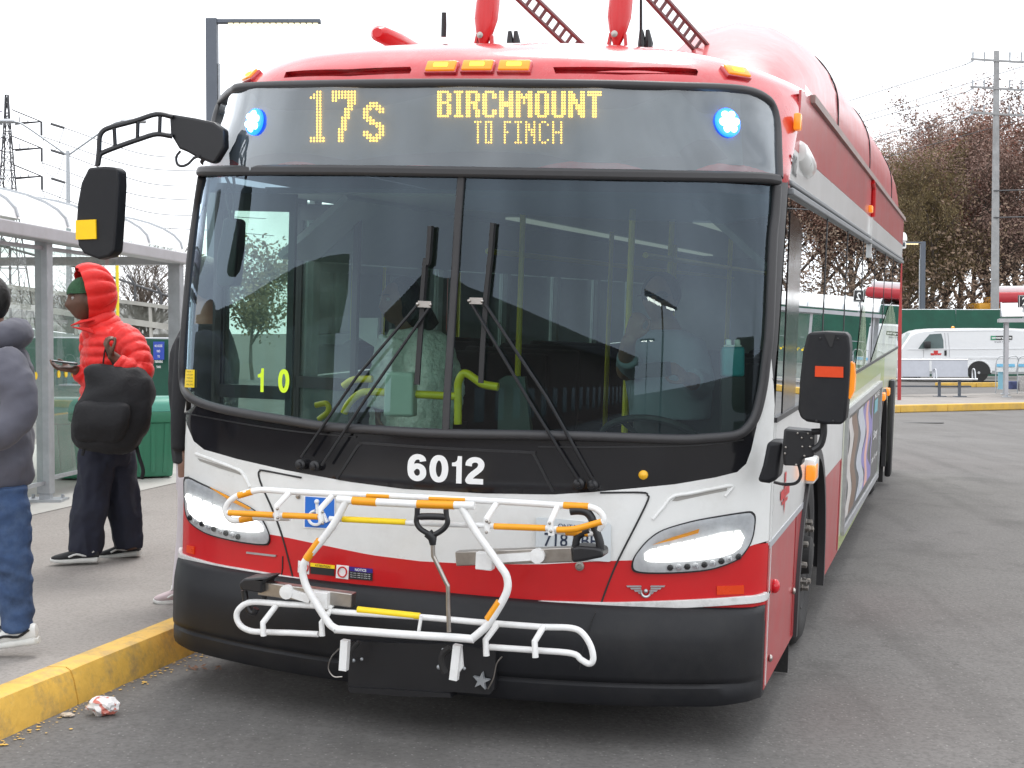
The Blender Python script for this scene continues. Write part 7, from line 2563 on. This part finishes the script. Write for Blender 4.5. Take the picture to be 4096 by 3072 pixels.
for sg, (a_, b_, c_) in ((1, (A1(205, 690, -.10), A1(150, 703, -.12), A1(175, 690, -.09))), (-1, (A1(195, 708, -.11), A1(152, 705, -.12), A1(205, 722, -.11)))):
    cl_.add([a_, b_, c_, a_ + V((.0, .03, -.006)), b_ + V((0, .02, -.006)), c_ + V((0, .03, -.006))], [(0, 1, 2), (5, 4, 3), (0, 3, 4, 1), (1, 4, 5, 2), (2, 5, 3, 0)])
cl_.build('collar_flap', puffer, w1, bevel=.006)
# hood: quilted shell open to the face
def hood():
    c = A1(197, 634, .02)
    ax = V((math.cos(YAW1 - .05), math.sin(YAW1 - .05), -.18)).normalized()
    u = (V((0, 0, 1)) - ax * ax.z).normalized()
    w = ax.cross(u)
    m = MB()
    n, K = 84, 26
    R = []
    for layer in (0, 1):
        for j in range(K + 1):
            jj = j if layer == 0 else K - j
            th = math.radians(68 + 110 * jj / K)
            ring = []
            for i in range(n):
                a = 2 * math.pi * i / n
                ru = .176 if math.cos(a) > 0 else .168
                rw = .128
                rf = .150
                pf = 1 +   .12 * (abs(math.sin(a * 6.0 + .3 + .3 * jj / K)) ** .55 - .5) * min(1, math.sin(th) * 1.2)
                k = pf * (1 if layer == 0 else .86)
                if jj == 0: k *= .985
                p = c + ax * rf * math.cos(th) * k + (u * math.cos(a) * ru + w * math.sin(a) * rw) * math.sin(th) * k
                ring.append(p)
            R.append(ring)
    m.rings(R, cap=False)
    return m
h1 = hood().build('hood', puffer, w1, ang=75)
# neck tube under the hood
m = MB(); limb(m, [(*A1(206, 680, .03), .098), (*A1(214, 698, .04), .112), (*A1(224, 716, .05), .125)], 8, 24, .05, .05); m.build('hood_neck', puffer, w1)
# beanie
m = MB()
fw, rt2, up = fr1
n, R = 40, []
for j in range(14):
    th = math.radians(4 + 76 * j / 13)
    ring = []
    for i in range(n):
        a = 2 * math.pi * i / n
        k = 1 + .012 * math.sin(a * 20)
        ring.append(hc + (fw * (math.cos(a) * .107 - .004) * math.sin(th) + rt2 * math.sin(a) * .085 * math.sin(th)) * k + up * (.012 + .118 * math.cos(th) + .012))
    R.append(ring)
m.rings(R)
m.build('beanie', mat('green knit', (.028, .085, .038), .9, var=.2, vs=60, bump=.6, bs=160), w1)
# dark hair lining between face and hood
m = MB(); m.ball(hc + V((.050, .035, -.02)), (.078, .080, .12), 20, 14); m.build('inner_hood', blackj, w1)
# wide trousers
tr_ = MB()
torso(tr_, [(*A1(233, 890, .05), .135, .115), (*A1(233, 940, .05), .150, .128), (*A1(234, 985, .05), .152, .13), (*A1(234, 1005, .05), .13, .11)], YAW1, 28, wr=.08)
limb(tr_, [(*A1(214, 965, -.02), .100), (*A1(206, 1020, -.03), .108), (*A1(199, 1080, -.04), .104), (*A1(190, 1140, -.05), .102), (*A1(185, 1180, -.05), .100), (*A1(183, 1196, -.05), .088)], 6, 22)
limb(tr_, [(*A1(250, 965, .10), .100), (*A1(258, 1030, .10), .106), (*A1(266, 1090, .12), .100), (*A1(274, 1140, .14), .094), (*A1(278, 1165, .15), .092), (*A1(279, 1182, .15), .080)], 6, 22)
t1 = tr_.build('trousers', navy, w1)
displace(t1, lambda c: noise.noise(c * 9 + V((3, 1, 0))) * .012 + noise.noise(V((c.x * 26, c.y * 26, c.z * 4))) * .008)
remesh(t1, .009, 1)
displace(t1, lambda c: .014 * (.45 - abs(noise.noise(V((c.x * 11, c.y * 11, c.z * 3.2))) * 1.6)) + .004 * noise.noise(c * 26))
shoe(w1, A1(212, 1214, -.07), (-.96, -.20, .0), (0.02, 0, 1), .265, shoe_k, sole_w, shoe_w)
shoe(w1, A1(302, 1200, .18), (-.95, .10, -.10), (-.08, 0, 1), .255, shoe_k, sole_w, shoe_w)
# phone in the far hand, backpack hanging from the near hand
ph0 = thing('phone', 'dark phone held out by the person in the red jacket', 'phone', ft + A1(140, 783, -.10))
m = MB(); m.rbox((0, 0, 0), (.145, .072, .009), .003, Matrix.Rotation(math.radians(8), 3, 'Y') @ Matrix.Rotation(.25, 3, 'Z')); m.build('case', M['print_k'], ph0)
m = MB(); m.rbox((0, 0, .0050), (.135, .064, .001), .0004, Matrix.Rotation(math.radians(8), 3, 'Y') @ Matrix.Rotation(.25, 3, 'Z')); m.build('screen', mat('phone screen', (.30, .32, .34), .1, var=.2, vs=30), ph0)
bp0 = ft + A1(240, 900, -.30)
pk = thing('backpack', 'black backpack hanging from the hand of the person in the red jacket', 'backpack', bp0)
B1 = lambda fx, fy, y=0.0: A1(fx, fy, y - .30) - A1(240, 900, -.30)
m = MB()
torso(m, [(*B1(245, 790), .05, .05), (*B1(248, 796), .15, .08), (*B1(255, 820), .185, .12), (*B1(254, 860), .205, .14), (*B1(245, 900), .21, .15), (*B1(238, 935), .20, .145), (*B1(232, 962), .17, .12), (*B1(226, 976), .10, .08)], math.radians(-92), 30, wr=.10, seed=4)
bb_ = m.build('bag', packm, pk)
displace(bb_, lambda c: .030 * noise.noise(c * 6 + V((1, 4, 2))) + .012 * (.4 - abs(noise.noise(c * 14))))
m = MB()
torso(m, [(*B1(232, 868, -.13), .10, .03), (*B1(226, 880, -.14), .14, .045), (*B1(220, 915, -.14), .15, .055), (*B1(214, 945, -.12), .13, .04), (*B1(212, 955, -.12), .06, .02)], math.radians(-92), 24, wr=.08)
displace(m.build('front_pocket', packm, bb_), lambda c: .022 * noise.noise(c * 8) + .010 * (.4 - abs(noise.noise(c * 17))))
m = MB(); m.tube(catmull([B1(250, 790, .0), B1(236, 768, .0), B1(228, 752, .0), B1(222, 790, .02), B1(212, 850, .02)], 6), .012, 6, flat=.4); m.build('carry_strap', packm, bb_)
m = MB(); m.tube(catmull([B1(292, 950, .0), B1(300, 985, .0), B1(309, 1015, .0), B1(306, 1035, .01)], 6), .011, 6, flat=.5); m.build('loose_strap', packm, bb_)
m = MB(); m.tube(catmull([B1(186, 950, -.05), B1(182, 968, -.05), B1(178, 984, -.05)], 5), .010, 6, flat=.5); m.tube([B1(183, 958, -.07), B1(190, 966, -.07)], .007, 6); m.build('buckle_strap', packm, bb_)

# ---------- walker in the grey jacket
ft2 = on(*FV(30, 1408), pz)
KP2 = F / ft2.y / 1.8517
def A2(fx, fy, y=0.0):
    return atY(*FV(fx, fy), ft2.y + y) - ft2
w2 = thing('person', 'person in a grey hooded jacket and blue jeans walking past the kerb', 'person', ft2)
Y2w = math.radians(180 + 15)
hc2 = A2(-38, 655, .0)
bd = MB()
fr2 = head_mesh(bd, hc2, Y2w, 0, 1.0)
limb(bd, [(*A2(-22, 695, .0), .06), (*A2(-15, 730, .0), .07), (*A2(-10, 770, .0), .09)])
torso(bd, [(*A2(-12, 1120, .0), .10, .08), (*A2(-12, 1040, .0), .10, .08), (*A2(-14, 930, .0), .12, .09), (*A2(-14, 830, .0), .14, .10), (*A2(-14, 765, .0), .12, .09)], Y2w)
limb(bd, [(*A2(10, 790, -.20), .055), (*A2(38, 870, -.24), .05), (*A2(-10, 945, -.32), .04), (*A2(-45, 950, -.34), .03)])
hand(bd, A2(-48, 950, -.34), (-.95, -.1, .1), (0, -.9, .3), .8, 1.0, 1)
limb(bd, [(*A2(-20, 790, .20), .055), (*A2(-15, 880, .24), .05), (*A2(-60, 945, .2), .035), (*A2(-80, 950, .15), .03)])
hand(bd, A2(-80, 950, .15), (-.95, 0, .1), (0, .9, .3), .8, 1.0, -1)
limb(bd, [(*A2(10, 1100, -.08), .075), (*A2(26, 1180, -.10), .065), (*A2(34, 1310, -.08), .05), (*A2(38, 1375, -.08), .042)])
limb(bd, [(*A2(-38, 1100, .08), .075), (*A2(-70, 1170, .10), .065), (*A2(-95, 1300, .10), .05), (*A2(-105, 1370, .10), .042)])
b2 = bd.build('body', skin_m, w2)
remesh(b2, .009, 2, .4)
eyes(b2, hc2, fr2)
m = MB(); m.ball(hc2 + V((.015, 0, .02)), (.105, .092, .115), 26, 18); m.build('hair', hairk, w2)
jk = MB()
torso(jk, [(*A2(-14, 1046, .0), .165, .155), (*A2(-12, 1020, .0), .175, .165), (*A2(-12, 940, .0), .18, .16), (*A2(-10, 860, .0), .20, .16), (*A2(-8, 800, .0), .205, .155), (*A2(-8, 765, .0), .16, .13), (*A2(-12, 745, .0), .10, .10)], Y2w, 40, wr=.10)
limb(jk, [(*A2(5, 780, -.17), .085), (*A2(22, 815, -.22), .088), (*A2(40, 862, -.25), .078), (*A2(34, 900, -.27), .076), (*A2(8, 935, -.31), .066), (*A2(-35, 948, -.34), .050)], 8, 20)
limb(jk, [(*A2(-20, 780, .17), .085), (*A2(-10, 880, .24), .078), (*A2(-50, 935, .2), .06), (*A2(-72, 945, .16), .048)], 8, 20)
# folded hood on the shoulders
limb(jk, [(*A2(-40, 742, -.12), .050), (*A2(0, 726, -.13), .062), (*A2(30, 722, -.06), .068), (*A2(34, 722, .04), .066), (*A2(5, 730, .13), .060), (*A2(-40, 742, .12), .050)], 6, 18)
j2 = jk.build('jacket', greyj, w2)
displace(j2, lambda c: (noise.noise(V((c.x * 9, c.y * 9, c.z * 14))) * .007))
remesh(j2, .010, 1)
displace(j2, lambda c: .008 * (.5 - abs(noise.noise(V((c.x * 5 + c.z * 3, c.y * 6, c.z * 9 - c.x * 4))) * 1.6)) + .005 * noise.noise(c * 22))
tr_ = MB()
torso(tr_, [(*A2(-10, 1020, .0), .15, .13), (*A2(-10, 1075, .0), .16, .14), (*A2(-10, 1105, .0), .14, .12)], Y2w, 26)
limb(tr_, [(*A2(8, 1060, -.08), .100), (*A2(18, 1130, -.09), .094), (*A2(26, 1200, -.09), .082), (*A2(32, 1280, -.08), .074), (*A2(37, 1340, -.08), .070), (*A2(38, 1362, -.08), .062)], 6, 20)
limb(tr_, [(*A2(-30, 1060, .08), .100), (*A2(-60, 1160, .10), .085), (*A2(-88, 1270, .10), .072), (*A2(-102, 1350, .10), .066)], 6, 20)
t2 = tr_.build('jeans', jeans, w2)
displace(t2, lambda c: (noise.noise(V((c.x * 12, c.y * 12, c.z * 22))) * .010))
remesh(t2, .009, 1)
displace(t2, lambda c: .010 * (.45 - abs(noise.noise(V((c.x * 7, c.y * 7, c.z * 13))) * 1.6)) + .004 * noise.noise(c * 30))
shoe(w2, A2(82, 1390, -.08), (-.97, -.12, -.10), (-.1, 0, 1), .29, shoe_w, sole_w, M['print_k'])
shoe(w2, A2(-75, 1400, .12), (-.95, -.15, 0), (0, 0, 1), .28, shoe_w, sole_w, M['print_k'])

# ---------- boarding person, mostly behind the bus corner
ft3 = on(*FV(345, 1302), pz)
KP3 = F / ft3.y / 1.8517
def A3(fx, fy, y=0.0):
    return atY(*FV(fx, fy), ft3.y + y) - ft3
w3 = thing('person', 'person in a black jacket and pale trousers boarding behind the bus corner', 'person', ft3 + V((.035, 0, 0)))
hc3 = A3(432, 610, .1)
bd = MB()
fr3 = head_mesh(bd, hc3, math.radians(60), 0, 1.0)
limb(bd, [(*A3(430, 650, .1), .06), (*A3(428, 690, .1), .08)])
torso(bd, [(*A3(425, 1000, .1), .14, .11), (*A3(426, 800, .1), .15, .11), (*A3(428, 690, .1), .08, .08)], math.radians(60))
limb(bd, [(*A3(395, 740, .05), .05), (*A3(384, 850, .0), .045), (*A3(384, 960, .0), .03)])
hand(bd, A3(385, 965, .0), (.05, 0, -1), (-1, 0, 0), .5, 1.0, 1)
limb(bd, [(*A3(460, 740, .2), .05), (*A3(470, 850, .25), .045), (*A3(450, 940, .3), .03)])
limb(bd, [(*A3(405, 1000, .05), .085), (*A3(398, 1140, .03), .06), (*A3(380, 1260, .02), .045)])
limb(bd, [(*A3(445, 1000, .15), .085), (*A3(455, 1140, .18), .06), (*A3(455, 1265, .2), .045)])
b3 = bd.build('body', skin_m, w3); remesh(b3, .010, 2, .4); eyes(b3, hc3, fr3)
m = MB(); m.ball(hc3 + V((0, -.02, .02)), (.09, .10, .115), 20, 14); m.build('hair', hairk, w3)
jk = MB()
torso(jk, [(*A3(425, 1000, .1), .16, .14), (*A3(426, 900, .1), .17, .14), (*A3(426, 780, .1), .19, .14), (*A3(428, 700, .1), .11, .10)], math.radians(60), 30, wr=.08)
limb(jk, [(*A3(398, 730, .05), .075), (*A3(385, 840, .02), .066), (*A3(380, 910, .0), .062), (*A3(380, 972, .0), .058)], 8, 18)
limb(jk, [(*A3(460, 730, .2), .075), (*A3(470, 850, .25), .062), (*A3(452, 935, .3), .050)], 8, 18)
j3 = jk.build('jacket', blackj, w3); remesh(j3, .011, 2)
tr_ = MB()
torso(tr_, [(*A3(425, 980, .1), .14, .12), (*A3(425, 1060, .1), .14, .12)], math.radians(60))
limb(tr_, [(*A3(408, 1030, .05), .092), (*A3(399, 1140, .03), .074), (*A3(385, 1240, .02), .062), (*A3(380, 1282, .02), .056)], 6, 18)
limb(tr_, [(*A3(445, 1030, .15), .092), (*A3(455, 1140, .18), .074), (*A3(456, 1275, .2), .056)], 6, 18)
t3 = tr_.build('trousers', mat('pale pink trousers', (.55, .50, .52), .8, var=.08, vs=9, bump=.2, bs=30), w3); remesh(t3, .011, 2)
shoe(w3, A3(400, 1304, .02), (-.98, -.12, 0), (0, 0, 1), .19, mat('pale pink shoe', (.50, .40, .41), .6, var=.06), sole_w, sole_w)
shoe(w3, A3(470, 1304, .2), (-.6, -.5, 0), (0, 0, 1), .25, mat('pale pink shoe b', (.50, .40, .41), .6, var=.06), sole_w, sole_w)

# ---------- passenger in the white fur coat, standing inside
def inbus(px, py, y):
    return MBUS @ dep(px, py, y)
YP = 1.75
KQ = F / inbus(*FV(880, 800), YP).y / 1.8517
o4 = MBUS @ V((dep(*FV(880, 800), YP).x, YP, .365))
w4 = thing('person', 'dark-haired passenger in a white fur coat standing inside the bus behind the windscreen', 'person', o4)
base4 = atY(*FV(880, 800), o4.y)
def A4(fx, fy, y=0.0):
    p = atY(*FV(fx, fy), o4.y) - o4
    return V((p.x, y, p.z))
Y4 = math.radians(215)
hc4 = A4(858, 655)
bd = MB()
fr4 = head_mesh(bd, hc4, Y4, 0, .95)
limb(bd, [(*A4(872, 690, .02), .05), (*A4(885, 725, .03), .07)])
torso(bd, [(*A4(885, 900, .03), .14, .11), (*A4(890, 800, .03), .15, .11), (*A4(885, 725, .03), .09, .08)], Y4)
for sg in (-1, 1):
    limb(bd, [(A4(885, 900).x + sg * .09, .03, A4(885, 900).z, .085), (A4(885, 900).x + sg * .10, .03, .45, .06), (A4(885, 900).x + sg * .10, .03, .06, .045)])
limb(bd, [(*A4(850, 745, -.1), .05), (*A4(832, 820, -.12), .045), (*A4(822, 880, -.15), .035)])
hand(bd, A4(822, 885, -.15), (0, -.1, -1), (-1, 0, 0), .5, .95, 1)
limb(bd, [(*A4(935, 745, .1), .05), (*A4(960, 830, .1), .045), (*A4(965, 890, .0), .035)])
hand(bd, A4(966, 893, .0), (0, -.1, -1), (1, 0, 0), .5, .95, -1)
b4 = bd.build('body', skin_m, w4); remesh(b4, .011, 2, .4); eyes(b4, hc4, fr4, .95)
m = MB(); m.ball(hc4 + V((.035, .03, .02)), (.10, .10, .12), 24, 16); limb(m, [(*A4(878, 665, .04), .08), (*A4(905, 690, .04), .085), (*A4(930, 715, .04), .06)]); m.build('hair', hairk, w4)
jk = MB()
torso(jk, [(*A4(880, 1010, .03), .25, .20), (*A4(882, 960, .03), .25, .20), (*A4(890, 880, .03), .24, .19), (*A4(896, 800, .03), .23, .18), (*A4(900, 740, .03), .20, .16), (*A4(890, 712, .03), .12, .11)], Y4, 40, wr=.10)
limb(jk, [(*A4(858, 735, -.1), .085), (*A4(838, 800, -.13), .082), (*A4(825, 880, -.15), .07)], 8, 18)
limb(jk, [(*A4(935, 735, .1), .085), (*A4(962, 820, .1), .085), (*A4(968, 890, .02), .07)], 8, 18)
j4 = jk.build('fur_coat', mat('white fur', (.82, .82, .76), .9, var=.15, vs=25, bump=1.0, bs=60, sheen=.3), w4)
remesh(j4, .012, 1)
displace(j4, lambda c: (noise.noise(c * 40) * .008 + noise.noise(V((c.x * 14, c.y * 14, c.z * 4))) * .016))
for sg in (-1, 1):
    m = MB(); limb(m, [(A4(885, 900).x + sg * .09, .03, A4(885, 930).z, .09), (A4(885, 900).x + sg * .10, .03, .45, .07), (A4(885, 900).x + sg * .10, .03, .08, .06)]); m.build('trouser_leg', navy, w4)
    shoe(w4, V((A4(885, 900).x + sg * .10 + .04, .12, .0)), (math.cos(Y4), math.sin(Y4), 0), (0, 0, 1), .25, shoe_k, shoe_k, shoe_k)

# ---------- driver
YD = 1.38
o5 = MBUS @ V((.74, YD, .365))
w5 = thing('person', 'seated bus driver with sunglasses and pale shirt at the wheel', 'person', o5)
D5 = lambda fx, fy, y=0.0: (lambda p: V((p.x, y, p.z)))(atY(*FV(fx, fy), o5.y) - o5)
hc5 = D5(1425, 648)
Y5 = math.radians(250)
bd = MB()
fr5 = head_mesh(bd, hc5, Y5, 0, 1.0)
limb(bd, [(*D5(1432, 690), .06), (*D5(1440, 725), .08)])
torso(bd, [(*D5(1450, 900, .05), .17, .13), (*D5(1445, 800, .02), .18, .12), (*D5(1440, 725, .0), .10, .09)], Y5)
for sg in (-1, 1):
    c_ = D5(1450, 900, .05)
    limb(bd, [(c_.x + sg * .1, .05, .50, .10), (c_.x + sg * .12, -.38, .50, .075), (c_.x + sg * .12, -.44, .10, .05)])
limb(bd, [(*D5(1385, 750), .055), (*D5(1350, 800, -.1), .048), (*D5(1345, 745, -.32), .036), (*D5(1350, 728, -.36), .03)])
hand(bd, D5(1350, 732, -.35), (.25, -.35, .9), (-.4, -.8, .1), 1.0, 1.0, -1)
limb(bd, [(*D5(1495, 750), .055), (*D5(1510, 830, -.1), .048), (*D5(1470, 815, -.34), .036)])
hand(bd, D5(1468, 815, -.35), (-.6, -.5, .5), (.2, -.6, .6), .9, 1.0, 1)
b5 = bd.build('body', skin_m, w5); remesh(b5, .010, 2, .4)
m = MB(); fw, rt2, up = fr5
for sg in (-1, 1):
    m.ball(hc5 + fw * .092 + rt2 * sg * .034 + up * .018, (.030, .014, .022), 12, 8)
m.tube([hc5 + fw * .10 - rt2 * .08 + up * .02, hc5 + fw * .108 + up * .022, hc5 + fw * .10 + rt2 * .08 + up * .02], .004, 6)
m.build('sunglasses', M['print_k'], w5)
m = MB(); m.ball(hc5 + V((.01, .03, .03)), (.095, .10, .105), 22, 14); m.build('hair', hairk, w5)
jk = MB()
torso(jk, [(*D5(1450, 905, .05), .19, .15), (*D5(1446, 800, .02), .205, .145), (*D5(1442, 740, .0), .17, .12), (*D5(1438, 712, .0), .09, .09)], Y5, 32, wr=.06)
limb(jk, [(*D5(1392, 745), .075), (*D5(1360, 790, -.08), .066), (*D5(1347, 770, -.26), .052)], 8, 18)
limb(jk, [(*D5(1490, 745), .075), (*D5(1508, 825, -.1), .066), (*D5(1480, 815, -.28), .052)], 8, 18)
j5 = jk.build('shirt', mat('pale blue shirt', (.20, .23, .27), .8, var=.06), w5); remesh(j5, .012, 2)
for sg in (-1, 1):
    c_ = D5(1450, 900, .05)
    m = MB(); limb(m, [(c_.x + sg * .1, .05, .50, .11), (c_.x + sg * .12, -.38, .50, .085), (c_.x + sg * .12, -.44, .10, .065)]); m.build('trouser_leg', navy, w5)
    shoe(w5, V((c_.x + sg * .12, -.40, .0)), (0, -1, 0), (0, 0, 1), .26, shoe_k, shoe_k, shoe_k)
# teal flask standing on the dashboard
z8 = Z(2300, 1000, .36166)
pb = dep(*z8(1740, 1400), .62)
fl_ = thing('drink_flask', 'teal drink flask with white cap behind the driver side windscreen', 'flask', MBUS @ pb)
kf = F / (MBUS @ pb).y * 1 / .36166
m = MB(); m.rbox((0, 0, 165 / kf), (255 / kf, .06, 330 / kf), .012, None, 3); m.build('body', mat('teal plastic', (.02, .30, .34), .35, var=.15, vs=12), fl_)
m = MB()
for sx in (-1, 1):
    m.rbox((sx * 48 / kf, 0, 375 / kf), (62 / kf, .04, 75 / kf), .006)
m.box((0, 0, 340 / kf), (190 / kf, .03, 16 / kf)); m.build('cap', M['sticker_w'], fl_)
m = MB(); m.box((0, 0, -.14), (255 / kf, .05, .28)); m.build('holder', M['intdark'], fl_, smooth=False)
